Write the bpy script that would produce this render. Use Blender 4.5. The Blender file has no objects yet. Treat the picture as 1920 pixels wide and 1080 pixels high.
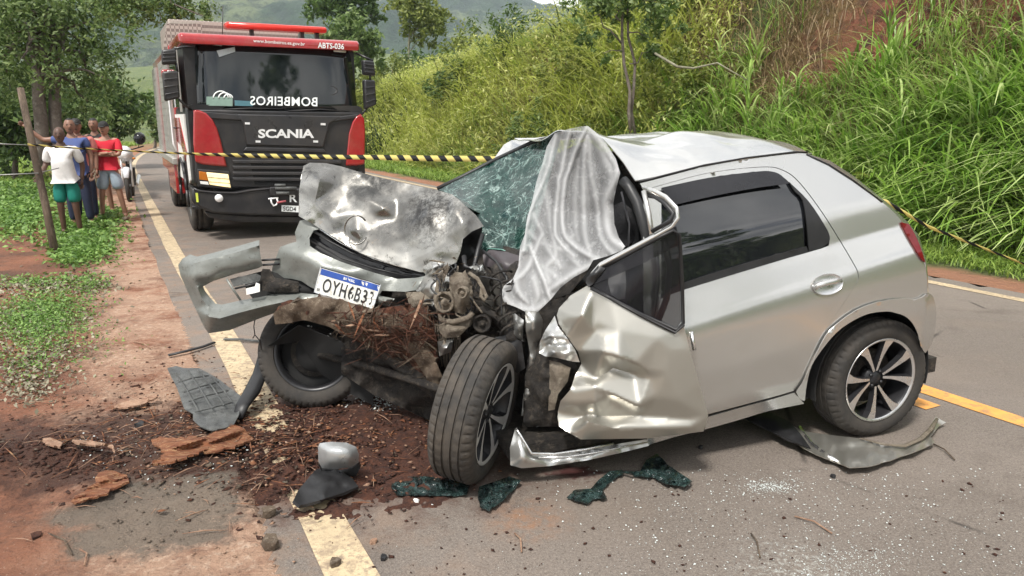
import bpy, bmesh, math, random
import numpy as np
from mathutils import Vector, Matrix, noise
from mathutils.geometry import delaunay_2d_cdt
R = math.radians
random.seed(7); RNG = np.random.default_rng(7)
SC = bpy.context.scene
COL = SC.collection
# ------------------------------------------------------------------ camera
CAMH = 1.57; FPX = 1400.0; PITCH = math.atan((540-222)/FPX)
cam = bpy.data.cameras.new('camera'); cam.sensor_width = 36; cam.lens = FPX/1920*36
cam.clip_start = .05; cam.clip_end = 6000
camo = bpy.data.objects.new('camera', cam); COL.objects.link(camo)
camo.location = (0, 0, CAMH); camo.rotation_euler = (math.pi/2-PITCH, 0, 0)
SC.camera = camo
# ------------------------------------------------------------------ sky and sun
SUN_EL = R(58); SUN_AZ = R(205)      # azimuth measured clockwise from +Y
w = bpy.data.worlds.new('World'); SC.world = w; w.use_nodes = True
nt = w.node_tree; nt.nodes.clear()
def N(t, **k):
    n = nt.nodes.new(t)
    for a, b in k.items(): setattr(n, a, b)
    return n
out = N('ShaderNodeOutputWorld'); bg = N('ShaderNodeBackground'); bg.inputs['Strength'].default_value = .118
sky = N('ShaderNodeTexSky', sky_type='NISHITA', sun_disc=False); sky.sun_elevation = SUN_EL; sky.sun_rotation = SUN_AZ
sky.air_density = 1.0; sky.dust_density = 2.5
tc = N('ShaderNodeTexCoord'); mp = N('ShaderNodeMapping'); mp.inputs['Scale'].default_value = (1.0, 1.0, 2.6)
nz = N('ShaderNodeTexNoise'); nz.inputs['Scale'].default_value = 2.3; nz.inputs['Detail'].default_value = 7; nz.inputs['Roughness'].default_value = .55
nz2 = N('ShaderNodeTexNoise'); nz2.inputs['Scale'].default_value = 4.6; nz2.inputs['Detail'].default_value = 5
cr = N('ShaderNodeValToRGB'); cr.color_ramp.elements[0].position = .30; cr.color_ramp.elements[1].position = .48
cr2 = N('ShaderNodeValToRGB'); cr2.color_ramp.elements[0].position = .34; cr2.color_ramp.elements[1].position = .66
cr2.color_ramp.elements[0].color = (4.9, 5.1, 5.4, 1); cr2.color_ramp.elements[1].color = (11.9, 11.8, 11.6, 1)
mx = N('ShaderNodeMixRGB')
L = nt.links.new
L(tc.outputs['Generated'], mp.inputs['Vector']); L(mp.outputs[0], nz.inputs['Vector']); L(mp.outputs[0], nz2.inputs['Vector'])
L(nz.outputs['Fac'], cr.inputs['Fac']); L(nz2.outputs['Fac'], cr2.inputs['Fac'])
L(cr.outputs['Color'], mx.inputs['Fac']); L(sky.outputs[0], mx.inputs['Color1']); L(cr2.outputs['Color'], mx.inputs['Color2'])
L(mx.outputs[0], bg.inputs['Color']); L(bg.outputs[0], out.inputs['Surface'])
sl = bpy.data.lights.new('sun', 'SUN'); sl.energy = 3.6; sl.angle = R(9); sl.color = (1, .96, .90)
so = bpy.data.objects.new('sun', sl); COL.objects.link(so)
sd = Vector((math.sin(SUN_AZ)*math.cos(SUN_EL), math.cos(SUN_AZ)*math.cos(SUN_EL), math.sin(SUN_EL)))
so.rotation_euler = sd.to_track_quat('Z', 'Y').to_euler()
SC.view_settings.view_transform = 'Standard'; SC.view_settings.look = 'None'
SC.view_settings.exposure = 0.42; SC.view_settings.gamma = 1; SC.view_settings.use_curve_mapping = False
SC.cycles.volume_bounces = 0; SC.cycles.max_bounces = 8; SC.cycles.transparent_max_bounces = 16
# ------------------------------------------------------------------ reading the photograph's pixels as rays into the place
CT, ST = math.cos(PITCH), math.sin(PITCH)
CO = Vector((0, 0, CAMH))
def ray(u, v):
    x = (u-960)/FPX; y = (540-v)/FPX
    return Vector((x, CT+y*ST, -ST+y*CT))
def PY(u, v, Y):                     # where the ray reaches distance Y
    d = ray(u, v); return CO+d*(Y/d.y)
def PG(u, v, z=0.0):                 # where it reaches height z
    d = ray(u, v); return CO+d*((z-CAMH)/d.z)
def PP(u, v, p0, n):                 # where it reaches a plane
    d = ray(u, v); return CO+d*((p0-CO).dot(n)/d.dot(n))
# ------------------------------------------------------------------ object helpers
def tag(o, label=None, cat=None, group=None, kind=None):
    if label: o['label'] = label
    if cat: o['category'] = cat
    if group: o['group'] = group
    if kind: o['kind'] = kind
    return o
def empty(name, loc=(0, 0, 0), label=None, cat=None, group=None, rz=0):
    o = bpy.data.objects.new(name, None); COL.objects.link(o); o.location = loc; o.rotation_euler = (0, 0, rz)
    o.empty_display_size = .2
    return tag(o, label, cat, group)
def link(name, me, mat=None, parent=None, keep=True):
    o = bpy.data.objects.new(name, me); COL.objects.link(o)
    if mat is not None:
        for m in (mat if isinstance(mat, (list, tuple)) else [mat]): me.materials.append(m)
    if parent is not None:
        o.parent = parent
        if keep:
            o.matrix_parent_inverse = wm(parent).inverted()
    return o
def wm(o):
    m = Matrix.LocRotScale(o.location, o.rotation_euler, o.scale)
    if o.parent: m = wm(o.parent) @ o.matrix_parent_inverse @ m
    return m
def mesh(verts, faces, smooth=False):
    me = bpy.data.meshes.new('m'); me.from_pydata([tuple(v) for v in verts], [], faces); me.update()
    if smooth: me.polygons.foreach_set('use_smooth', [True]*len(me.polygons))
    return me
class MB:
    """collects shapes in one mesh"""
    def __init__(s): s.v = []; s.f = []; s.sm = []
    def add(s, vs, fs, smooth=False, M=None):
        b = len(s.v)
        s.v += [tuple(M @ Vector(v)) if M else tuple(v) for v in vs]
        s.f += [tuple(i+b for i in f) for f in fs]; s.sm += [smooth]*len(fs); return s
    def box(s, c, d, M=None, bev=0):
        x, y, z = c; a, b, e = d[0]/2, d[1]/2, d[2]/2
        vs = [(x+i*a, y+j*b, z+k*e) for k in (-1, 1) for j in (-1, 1) for i in (-1, 1)]
        return s.add(vs, [(0, 2, 3, 1), (4, 5, 7, 6), (0, 1, 5, 4), (2, 6, 7, 3), (0, 4, 6, 2), (1, 3, 7, 5)], False, M)
    def tube(s, pts, rad, n=8, cap=True, M=None, flat=1.0):
        pts = [Vector(p) for p in pts]; rs = rad if isinstance(rad, (list, tuple)) else [rad]*len(pts)
        vs = []; fs = []; up = None
        for i, p in enumerate(pts):
            t = (pts[min(i+1, len(pts)-1)]-pts[max(i-1, 0)]).normalized()
            if up is None:
                up = Vector((0, 0, 1)) if abs(t.z) < .9 else Vector((1, 0, 0))
            a = t.cross(up).normalized(); b = a.cross(t).normalized(); up = b
            for k in range(n):
                an = 2*math.pi*k/n; vs.append(p+a*math.cos(an)*rs[i]+b*math.sin(an)*rs[i]*flat)
        for i in range(len(pts)-1):
            for k in range(n):
                fs.append((i*n+k, i*n+(k+1) % n, (i+1)*n+(k+1) % n, (i+1)*n+k))
        if cap: fs += [tuple(range(n))[::-1], tuple(range((len(pts)-1)*n, len(pts)*n))]
        return s.add(vs, fs, True, M)
    def lathe(s, prof, n=48, M=None, closed=False, smooth=True):
        """profile of (r, x): turned about the local X axis"""
        m = len(prof); vs = [(x, r*math.cos(2*math.pi*k/n), r*math.sin(2*math.pi*k/n)) for k in range(n) for r, x in prof]
        fs = []
        for k in range(n):
            for j in range(m-1+(1 if closed else 0)):
                fs.append((k*m+j, k*m+(j+1) % m, ((k+1) % n)*m+(j+1) % m, ((k+1) % n)*m+j))
        return s.add(vs, fs, smooth, M)
    def prism(s, poly, ext, M=None):
        """polygon of 3D points pushed along ext"""
        n = len(poly); e = Vector(ext); vs = [Vector(p) for p in poly]+[Vector(p)+e for p in poly]
        fs = [tuple(range(n))[::-1], tuple(range(n, 2*n))]+[(i, (i+1) % n, n+(i+1) % n, n+i) for i in range(n)]
        return s.add(vs, fs, False, M)
    def ball(s, c, r, n=12, m=8, M=None):
        c = Vector(c); r = Vector(r if isinstance(r, (tuple, list, Vector)) else (r, r, r)); vs = []; fs = []
        for j in range(m+1):
            th = math.pi*j/m
            for k in range(n):
                ph = 2*math.pi*k/n; vs.append((c.x+r.x*math.sin(th)*math.cos(ph), c.y+r.y*math.sin(th)*math.sin(ph), c.z+r.z*math.cos(th)))
        for j in range(m):
            for k in range(n): fs.append((j*n+k, (j+1)*n+k, (j+1)*n+(k+1) % n, j*n+(k+1) % n))
        return s.add(vs, fs, True, M)
    def build(s, name, mat, parent=None, fix=True, bevel=0, seg=2):
        me = bpy.data.meshes.new(name); me.from_pydata(s.v, [], s.f); me.update()
        me.polygons.foreach_set('use_smooth', s.sm)
        if fix:
            bm = bmesh.new(); bm.from_mesh(me); bmesh.ops.recalc_face_normals(bm, faces=bm.faces); bm.to_mesh(me); bm.free()
        o = link(name, me, mat, parent)
        if bevel:
            b = o.modifiers.new('b', 'BEVEL'); b.width = bevel; b.segments = seg; b.limit_method = 'ANGLE'; b.angle_limit = R(35)
            b.harden_normals = False
            me.polygons.foreach_set('use_smooth', [True]*len(me.polygons)); autosmooth(o)
        return o
def autosmooth(o, ang=35):
    me = o.data; bm = bmesh.new(); bm.from_mesh(me)
    for e in bm.edges:
        e.smooth = not (len(e.link_faces) == 2 and e.calc_face_angle(0) > R(ang))
    for f in bm.faces: f.smooth = True
    bm.to_mesh(me); bm.free()
def npmesh(name, V, F, mat, attr=None, parent=None, smooth=False, keep=True):
    """fast mesh from numpy arrays (F: n x 3 or n x 4)"""
    me = bpy.data.meshes.new(name); k = F.shape[1]
    me.vertices.add(len(V)); me.vertices.foreach_set('co', np.ascontiguousarray(V, dtype=np.float32).ravel())
    me.loops.add(F.size); me.loops.foreach_set('vertex_index', np.ascontiguousarray(F, dtype=np.int32).ravel())
    me.polygons.add(len(F)); me.polygons.foreach_set('loop_start', np.arange(0, F.size, k, dtype=np.int32))
    me.polygons.foreach_set('loop_total', np.full(len(F), k, dtype=np.int32))
    if smooth: me.polygons.foreach_set('use_smooth', np.ones(len(F), dtype=bool))
    me.update(calc_edges=True)
    if attr:
        for an, av in attr.items():
            a = me.attributes.new(an, 'FLOAT', 'POINT'); a.data.foreach_set('value', np.ascontiguousarray(av, dtype=np.float32))
    return link(name, me, mat, parent, keep)
# ------------------------------------------------------------------ material helper
class MT:
    def __init__(s, name, base=(.5, .5, .5), rough=.6, metal=0., **kw):
        s.m = bpy.data.materials.new(name); s.m.use_nodes = True; s.nt = s.m.node_tree
        s.b = s.nt.nodes['Principled BSDF']; s.o = s.nt.nodes['Material Output']
        s.b.inputs['Base Color'].default_value = (*base[:3], 1); s.b.inputs['Roughness'].default_value = rough; s.b.inputs['Metallic'].default_value = metal
        for k, v in kw.items():
            s.b.inputs[k.replace('_', ' ')].default_value = v
        s.cur = None; s.base = base; s._c = None; s.last_n = None
    def n(s, t, **k):
        x = s.nt.nodes.new(t)
        for a, b in k.items(): setattr(x, a, b)
        return x
    def l(s, a, b): s.nt.links.new(a, b)
    def co(s, kind='Object'):
        if s._c is None: s._c = s.n('ShaderNodeTexCoord')
        return s._c.outputs[kind]
    def noise(s, scale, detail=4, rough=.55, lo=.4, hi=.6, dist=0, stretch=None, vec=None, kind='Object'):
        x = s.n('ShaderNodeTexNoise'); x.inputs['Scale'].default_value = scale; x.inputs['Detail'].default_value = detail
        x.inputs['Roughness'].default_value = rough; x.inputs['Distortion'].default_value = dist
        v = vec if vec is not None else s.co(kind)
        if stretch:
            m = s.n('ShaderNodeMapping'); m.inputs['Scale'].default_value = stretch; s.l(v, m.inputs['Vector']); v = m.outputs[0]
        s.l(v, x.inputs['Vector']); return s.ramp(x.outputs['Fac'], lo, hi)
    def voro(s, scale, lo=.0, hi=.5, feature='F1', out='Distance', stretch=None, kind='Object', rnd=1):
        x = s.n('ShaderNodeTexVoronoi', feature=feature); x.inputs['Scale'].default_value = scale; x.inputs['Randomness'].default_value = rnd
        v = s.co(kind)
        if stretch:
            m = s.n('ShaderNodeMapping'); m.inputs['Scale'].default_value = stretch; s.l(v, m.inputs['Vector']); v = m.outputs[0]
        s.l(v, x.inputs['Vector'])
        if out == 'Color': return x.outputs['Color']
        return s.ramp(x.outputs[out], lo, hi)
    def ramp(s, fac, lo, hi, a=0., b=1.):
        r = s.n('ShaderNodeMapRange'); r.inputs['From Min'].default_value = lo; r.inputs['From Max'].default_value = hi
        r.inputs['To Min'].default_value = a; r.inputs['To Max'].default_value = b; s.l(fac, r.inputs['Value']); return r.outputs[0]
    def attr(s, name):
        a = s.n('ShaderNodeAttribute', attribute_name=name); return a.outputs['Fac']
    def mul(s, a, b, op='MULTIPLY'):
        x = s.n('ShaderNodeMath', operation=op, use_clamp=True)
        for i, q in enumerate((a, b)):
            if isinstance(q, (int, float)): x.inputs[i].default_value = q
            else: s.l(q, x.inputs[i])
        return x.outputs[0]
    def col(s, fac, c, mode='MIX', amt=1.0):
        """lay colour c over the current colour where fac is 1"""
        x = s.n('ShaderNodeMixRGB', blend_type=mode)
        if isinstance(fac, (int, float)): x.inputs['Fac'].default_value = fac*amt
        else: s.l(fac if amt == 1 else s.mul(fac, amt), x.inputs['Fac'])
        if s.cur is None: x.inputs['Color1'].default_value = (*s.base[:3], 1)
        else: s.l(s.cur, x.inputs['Color1'])
        if isinstance(c, tuple): x.inputs['Color2'].default_value = (*c[:3], 1)
        else: s.l(c, x.inputs['Color2'])
        s.cur = x.outputs[0]; s.l(s.cur, s.b.inputs['Base Color']); return s
    def ramp4(s, fac, stops):
        r = s.n('ShaderNodeValToRGB'); e = r.color_ramp.elements
        while len(e) < len(stops): e.new(.5)
        for i, (p, c) in enumerate(stops): e[i].position = p; e[i].color = (*c, 1)
        s.l(fac, r.inputs['Fac']); s.cur = r.outputs[0]; s.l(s.cur, s.b.inputs['Base Color']); return s
    def inp(s, name, fac, lo, hi):
        s.l(s.ramp(fac, 0, 1, lo, hi), s.b.inputs[name]); return s
    def bump(s, h, strength=.3, dist=.01):
        b = s.n('ShaderNodeBump'); b.inputs['Strength'].default_value = strength; b.inputs['Distance'].default_value = dist
        s.l(h, b.inputs['Height'])
        if s.last_n is not None: s.l(s.last_n, b.inputs['Normal'])
        s.last_n = b.outputs[0]; s.l(s.last_n, s.b.inputs['Normal']); return s
def simple(name, base, rough=.5, metal=0., var=.25, scale=12, bump=0, **kw):
    """one colour with a little wear in tone and gloss"""
    m = MT(name, base, rough, metal, **kw)
    f = m.noise(scale, 5, .6, .3, .7)
    m.col(f, tuple(min(1, c*(1+var)+.004) for c in base[:3])); m.inp('Roughness', f, max(.02, rough*.85), min(1, rough*1.15+.02))
    if bump: m.bump(m.noise(scale*6, 3, .6, .2, .8), bump, .01)
    return m.m
# ------------------------------------------------------------------ the lie of the land: p runs away along the road, q across it
UR = np.array([-.468, .884]); NR = np.array([.884, .468])
def sstep(x, a, b):
    t = np.clip((np.asarray(x, dtype=float)-a)/(b-a), 0, 1); return t*t*(3-2*t)
def bend(p):                          # the road swings right in the distance
    return .0035*np.maximum(0, p-26)**2
def PQ(p, q):                         # road coordinates -> world x, y
    p = np.asarray(p, dtype=float); q = np.asarray(q, dtype=float)+bend(p); return UR[0]*p+NR[0]*q, UR[1]*p+NR[1]*q
def toPQ(x, y):
    p = UR[0]*x+UR[1]*y; q = NR[0]*x+NR[1]*y-bend(UR[0]*x+UR[1]*y); return p, q
def vnoise(x, y, s, seed=0):
    x = np.asarray(x, dtype=float)/s+seed*17.3; y = np.asarray(y, dtype=float)/s-seed*9.1
    xi = np.floor(x).astype(int); yi = np.floor(y).astype(int); xf = x-xi; yf = y-yi
    def h(a, b):
        n = (a*374761393+b*668265263+seed*1442695) & 0x7fffffff; n = ((n ^ (n >> 13))*1274126177) & 0x7fffffff
        return ((n ^ (n >> 16)) & 0xffff)/65535.
    u = xf*xf*(3-2*xf); v = yf*yf*(3-2*yf)
    return (h(xi, yi)*(1-u)+h(xi+1, yi)*u)*(1-v)+(h(xi, yi+1)*(1-u)+h(xi+1, yi+1)*u)*v
def fbm(x, y, s, seed=0, o=4):
    t = 0; a = 1.; n = 0
    for i in range(o): t = t+a*vnoise(x, y, s/2**i, seed+i); n += a; a *= .5
    return t/n
def base_drop(p): return -.12*sstep(p, 5.5, 11)
def bank(p, q):                       # height of the cutting on the right
    crest = np.interp(p, [-10, 4, 9, 13, 16, 22, 28, 38, 55, 80], [8, 8, 7.6, 6.2, 5.0, 3.4, 2.8, 2.0, 1.2, .6])
    foot = np.interp(p, [0, 8, 14, 40], [9.0, 9.3, 9.4, 9.4])
    t = np.clip((q-foot)/np.maximum(crest*.72, 1.5), 0, 1)
    h = crest*(t*.65+.35*t*t*(3-2*t))
    return h+np.maximum(0, q-foot-crest*.72)*.12+.5*(fbm(p, q, 3.5, 3)-.5)*sstep(q, 8.8, 10.5)
def height(x, y):
    p, q = toPQ(x, y)
    z = base_drop(p)+bank(p, q)
    off = sstep(-q, -.2, 1.2)
    z = z+off*(.06*(fbm(x, y, 1.6, 5)-.5)-.03)
    z = z+sstep(-q, 6, 30)*(-1.5)                       # falls away on the left
    # the earth rutted where the car ran in
    d = np.exp(-(((x+1.75)/.85)**2+((y-3.05)/.45)**2)); z = z+.075*d*fbm(x, y, .28, 9)*1.4
    mound = np.exp(-(((x+2.55)/.42)**2+((y-3.12)/.24)**2)); z = z+.12*mound*(.5+fbm(x, y, .16, 11))
    return z
def grid(name, x0, x1, y0, y1, nx, ny, hf, mat, kind='structure', smooth=True, keepmask=None):
    X, Y = np.meshgrid(np.linspace(x0, x1, nx), np.linspace(y0, y1, ny))
    Z = hf(X, Y); V = np.stack([X, Y, Z], -1).reshape(-1, 3); i = np.arange(nx*ny).reshape(ny, nx)
    F = np.stack([i[:-1, :-1], i[:-1, 1:], i[1:, 1:], i[1:, :-1]], -1).reshape(-1, 4)
    if keepmask is not None:
        c = V[F].mean(1); F = F[keepmask(c[:, 0], c[:, 1])]
    o = npmesh(name, V, F, mat, smooth=smooth); tag(o, kind=kind); return o
# ---- earth
def earth_mat():
    m = MT('red_earth', (.30, .125, .068), .95); v = m.co('Object')
    m.col(m.noise(1.1, 6, .6, .38, .62), (.17, .072, .042))
    # pale trodden dust beside the asphalt, by distance across the road
    sep = m.n('ShaderNodeVectorMath', operation='DOT_PRODUCT'); m.l(v, sep.inputs[0]); sep.inputs[1].default_value = (.884, .468, 0)
    q = sep.outputs['Value']
    sep2 = m.n('ShaderNodeVectorMath', operation='DOT_PRODUCT'); m.l(v, sep2.inputs[0]); sep2.inputs[1].default_value = (-.468, .884, 0)
    p = sep2.outputs['Value']
    wob = m.noise(1.7, 5, .6, .2, .8)
    qq = m.n('ShaderNodeMath', operation='ADD'); m.l(q, qq.inputs[0]); m.l(m.ramp(wob, 0, 1, -.3, .3), qq.inputs[1])
    strip = m.mul(m.ramp(qq.outputs[0], -.50, -.12), m.noise(2.6, 6, .7, .36, .56))
    m.col(strip, (.50, .325, .225), amt=.85)
    m.col(m.mul(m.noise(24, 4, .7, .52, .66), strip), (.66, .49, .37), amt=.7)
    m.col(m.ramp(qq.outputs[0], -2.3, -3.4), (.10, .085, .04), amt=.8)
    # dark, freshly churned soil in front of the wreck
    d1 = m.n('ShaderNodeVectorMath', operation='DISTANCE'); mp = m.n('ShaderNodeMapping'); mp.inputs['Scale'].default_value = (.52, 1.3, 0)
    m.l(v, mp.inputs['Vector']); m.l(mp.outputs[0], d1.inputs[0]); d1.inputs[1].default_value = (-1.72*.52, 3.35*1.3, 0)
    dd = m.n('ShaderNodeMath', operation='ADD'); m.l(d1.outputs['Value'], dd.inputs[0]); m.l(m.ramp(m.noise(5, 6, .7, .2, .8), 0, 1, -.45, .45), dd.inputs[1])
    m.col(m.ramp(dd.outputs[0], .86, .52), (.062, .024, .014), amt=.93)
    m.col(m.mul(m.noise(1.9, 6, .75, .50, .62), m.ramp(q, .1, -.4)), (.10, .055, .035), amt=.75)
    # old tar patch in the dust
    d2 = m.n('ShaderNodeVectorMath', operation='DISTANCE'); mp2 = m.n('ShaderNodeMapping'); mp2.inputs['Scale'].default_value = (1, 1.25, 0)
    m.l(v, mp2.inputs['Vector']); m.l(mp2.outputs[0], d2.inputs[0]); d2.inputs[1].default_value = (-1.43, 2.73*1.25, 0)
    d3 = m.n('ShaderNodeMath', operation='ADD'); m.l(d2.outputs['Value'], d3.inputs[0]); m.l(m.ramp(m.noise(6, 6, .7, .2, .8), 0, 1, -.22, .22), d3.inputs[1])
    m.col(m.ramp(d3.outputs[0], .42, .30), (.17, .145, .115), amt=.85)
    # pebbles and crumbs
    m.col(m.mul(m.voro(60, .22, .12), m.noise(7, 3, .6, .5, .6)), (.42, .30, .22), amt=.8)
    m.col(m.mul(m.voro(34, .2, .1), m.noise(5, 3, .6, .55, .65)), (.07, .03, .02), amt=.8)
    m.col(m.noise(90, 3, .7, .35, .7), (.55, .5, .45), 'MULTIPLY', .35)
    m.bump(m.noise(38, 7, .75, .2, .8), .9, .02); m.bump(m.noise(9, 5, .6, .2, .8), .6, .05)
    return m.m
M_earth = earth_mat()
def near_h(x, y):
    p, q = toPQ(x, y); inside = sstep(q, .32, .5)*(1-sstep(q, 7.1, 7.3))
    z = height(x, y)
    return z-.012*inside-.03*inside*(z > .03)
def nh2(x, y):
    p, q = toPQ(x, y); z = height(x, y)
    inside = ((q > .38) & (q < 7.2)); return np.where(inside, np.minimum(z, base_drop(p))-.012, z)
EX = np.concatenate([np.linspace(-18, -9.1, 40), np.linspace(-9, -.2, 330)]); EY = np.concatenate([np.linspace(.6, 8.6, 290), np.linspace(8.7, 26, 120)])
EX, EY = np.meshgrid(EX, EY); EZ = nh2(EX, EY); ei = np.arange(EX.size).reshape(EX.shape)
EF = np.stack([ei[:-1, :-1], ei[:-1, 1:], ei[1:, 1:], ei[1:, :-1]], -1).reshape(-1, 4); EV = np.stack([EX, EY, EZ], -1).reshape(-1, 3); ec = EV[EF].mean(1); ep, eq = toPQ(ec[:, 0], ec[:, 1])
EF = EF[(eq < .7)]
tag(npmesh('earth', EV, EF, M_earth, smooth=True), kind='structure')
def far_mask(x, y): return ~((x > -17.9) & (x < -.2) & (y > .7) & (y < 25.9) & (toPQ(x, y)[1] < .55))
X0 = np.concatenate([np.linspace(-400, -40, 30), np.linspace(-38, -9, 50), np.linspace(-8.8, -.4, 24), np.linspace(-.2, 30, 150), np.linspace(31, 400, 40)])
Y0 = np.concatenate([np.linspace(-60, 0, 20), np.linspace(.6, 8.6, 40), np.linspace(8.8, 50, 160), np.linspace(51, 120, 60), np.linspace(125, 700, 40)])
def meadow(x, y): return 14*sstep(y, 110, 210)*(.7+.6*fbm(x, y, 90, 41))+30*sstep(y, 200, 420)*fbm(x, y, 150, 42)
def land_h(x, y): return nh2(x, y)+meadow(x, y)
def land_mat():
    m = MT('grassed_land', (.10, .14, .035), .95)
    m.col(m.noise(.35, 6, .6, .42, .6), (.16, .19, .05)); m.col(m.noise(2.2, 5, .7, .42, .62), (.06, .085, .025))
    g = m.n('ShaderNodeNewGeometry'); v = m.co('Object')
    sep = m.n('ShaderNodeVectorMath', operation='DOT_PRODUCT'); m.l(v, sep.inputs[0]); sep.inputs[1].default_value = (.884, .468, 0)
    q = sep.outputs['Value']; sx = m.n('ShaderNodeSeparateXYZ'); m.l(v, sx.inputs[0])
    near = m.ramp(sx.outputs['Y'], 60, 40)
    # red soil next to the asphalt and on the cut bank
    qn = m.n('ShaderNodeMath', operation='ADD'); m.l(q, qn.inputs[0]); m.l(m.ramp(m.noise(.9, 5, .65, .2, .8), 0, 1, -.35, .35), qn.inputs[1])
    strip = m.mul(m.ramp(qn.outputs[0], 7.9, 7.55), near)
    m.col(m.mul(strip, m.ramp(q, -1.6, -.9)), (.40, .19, .11))
    bankm = m.mul(m.mul(m.ramp(sx.outputs['Z'], 1.2, 1.9), m.ramp(sx.outputs['Y'], 15.5, 13)), m.ramp(sx.outputs['Y'], 4, 6))
    m.col(bankm, (.25, .072, .042)); m.col(m.mul(bankm, m.noise(1.8, 6, .75, .44, .56)), (.06, .03, .018))
    m.col(m.mul(bankm, m.noise(1.1, 6, .7, .5, .62)), (.34, .12, .07))
    m.bump(m.noise(6, 6, .7, .2, .8), 1., .15)
    return m.m
XX, YY = np.meshgrid(X0, Y0); ZZ = land_h(XX, YY)
ii = np.arange(XX.size).reshape(XX.shape)
FF = np.stack([ii[:-1, :-1], ii[:-1, 1:], ii[1:, 1:], ii[1:, :-1]], -1).reshape(-1, 4)
VV = np.stack([XX, YY, ZZ], -1).reshape(-1, 3); cc = VV[FF].mean(1); FF = FF[far_mask(cc[:, 0], cc[:, 1])]
tag(npmesh('ground', VV, FF, land_mat(), smooth=True), kind='structure')
# ---- road
def road_mat():
    m = MT('worn_asphalt', (.122, .101, .086), .85)
    m.col(m.noise(.7, 5, .6, .4, .62), (.168, .140, .120)); m.col(m.noise(75, 4, .8, .46, .60), (.24, .20, .165), amt=.5); m.col(m.noise(130, 3, .8, .54, .62), (.36, .32, .27), amt=.45); m.col(m.noise(95, 3, .8, .55, .62, dist=.5), (.05, .038, .03), amt=.6)
    m.col(m.voro(210, .28, .12), (.34, .31, .28), amt=.7); m.col(m.voro(130, .2, .1), (.05, .04, .035), amt=.6)
    v = m.co('Object')
    m.col(m.mul(m.voro(.55, .010, .002, 'DISTANCE_TO_EDGE'), m.noise(.9, 4, .6, .52, .58)), (.03, .024, .02), amt=.8)
    m.col(m.noise(1.6, 5, .65, .55, .72, dist=.8), (.07, .052, .042), amt=.45); m.col(m.noise(.5, 4, .6, .52, .7), (.20, .155, .12), amt=.5)
    # dust blown over near the shoulder
    sep = m.n('ShaderNodeVectorMath', operation='DOT_PRODUCT'); m.l(v, sep.inputs[0]); sep.inputs[1].default_value = (.884, .468, 0)
    m.col(m.mul(m.ramp(sep.outputs['Value'], 1.3, .5), m.noise(3, 6, .7, .45, .62)), (.26, .17, .115), amt=.6)
    # soil flung out of the verge under the front of the car
    d1 = m.n('ShaderNodeVectorMath', operation='DISTANCE'); mp = m.n('ShaderNodeMapping'); mp.inputs['Scale'].default_value = (.7, 1.0, 0)
    m.l(v, mp.inputs['Vector']); m.l(mp.outputs[0], d1.inputs[0]); d1.inputs[1].default_value = (-.85*.7, 3.55, 0)
    dd = m.n('ShaderNodeMath', operation='ADD'); m.l(d1.outputs['Value'], dd.inputs[0]); m.l(m.ramp(m.noise(7, 7, .75, .2, .8), 0, 1, -.4, .4), dd.inputs[1])
    m.col(m.ramp(dd.outputs[0], .95, .5), (.07, .026, .015), amt=.92)
    d4 = m.n('ShaderNodeVectorMath', operation='DISTANCE'); m.l(v, d4.inputs[0]); d4.inputs[1].default_value = (.06, 2.72, 0)
    m.col(m.mul(m.ramp(d4.outputs['Value'], .22, .05), m.noise(14, 5, .7, .4, .6)), (.30, .13, .05), amt=.5)
    # dark fluid spilled below the door
    d5 = m.n('ShaderNodeVectorMath', operation='DISTANCE'); mp5 = m.n('ShaderNodeMapping'); mp5.inputs['Scale'].default_value = (1, 1.6, 0); m.l(v, mp5.inputs['Vector'])
    m.l(mp5.outputs[0], d5.inputs[0]); d5.inputs[1].default_value = (.285, 3.13*1.6, 0)
    m.col(m.ramp(m.mul(d5.outputs['Value'], m.noise(22, 4, .7, .1, .6)), .10, .05), (.05, .008, .008), amt=.9)
    # crushed glass dust
    d6 = m.n('ShaderNodeVectorMath', operation='DISTANCE'); m.l(v, d6.inputs[0]); d6.inputs[1].default_value = (1.02, 2.35, 0)
    m.col(m.mul(m.ramp(d6.outputs['Value'], .30, .0), m.noise(45, 4, .8, .5, .7)), (.62, .66, .62), amt=.75)
    m.bump(m.noise(220, 3, .7, .2, .8), .55, .004); m.bump(m.voro(150, .0, .4), .3, .003)
    m.inp('Roughness', m.noise(9, 4, .6, .3, .7), .6, .9)
    return m.m
M_road = road_mat()
def strip(name, qa, qb, p0, p1, dz, mat, kind='structure', step=.25, wob=0, seed=1, nq=None):
    ps = [p0]
    while ps[-1] < p1: ps.append(min(p1, ps[-1]+step*(1+max(0, ps[-1]-12)*.12)))
    ps = np.array(ps); nq = nq or (max(2, int((qb-qa)/.5)+1)); V = []
    for j, t in enumerate(np.linspace(0, 1, nq)):
        q = qa+(qb-qa)*t+(0 if 0 < j < nq-1 else wob*(fbm(ps, ps*0+j*5, .5, seed)-.5)*2)
        x, y = PQ(ps, q); V.append(np.stack([x, y, base_drop(ps)+dz], -1))
    V = np.stack(V, 1); n, m, _ = V.shape; i = np.arange(n*m).reshape(n, m)
    F = np.stack([i[:-1, :-1], i[:-1, 1:], i[1:, 1:], i[1:, :-1]], -1).reshape(-1, 4)
    return tag(npmesh(name, V.reshape(-1, 3), F, mat, smooth=True), kind=kind)
strip('road', .34, 7.28, -14, 95, .0, M_road, wob=.035)
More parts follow.
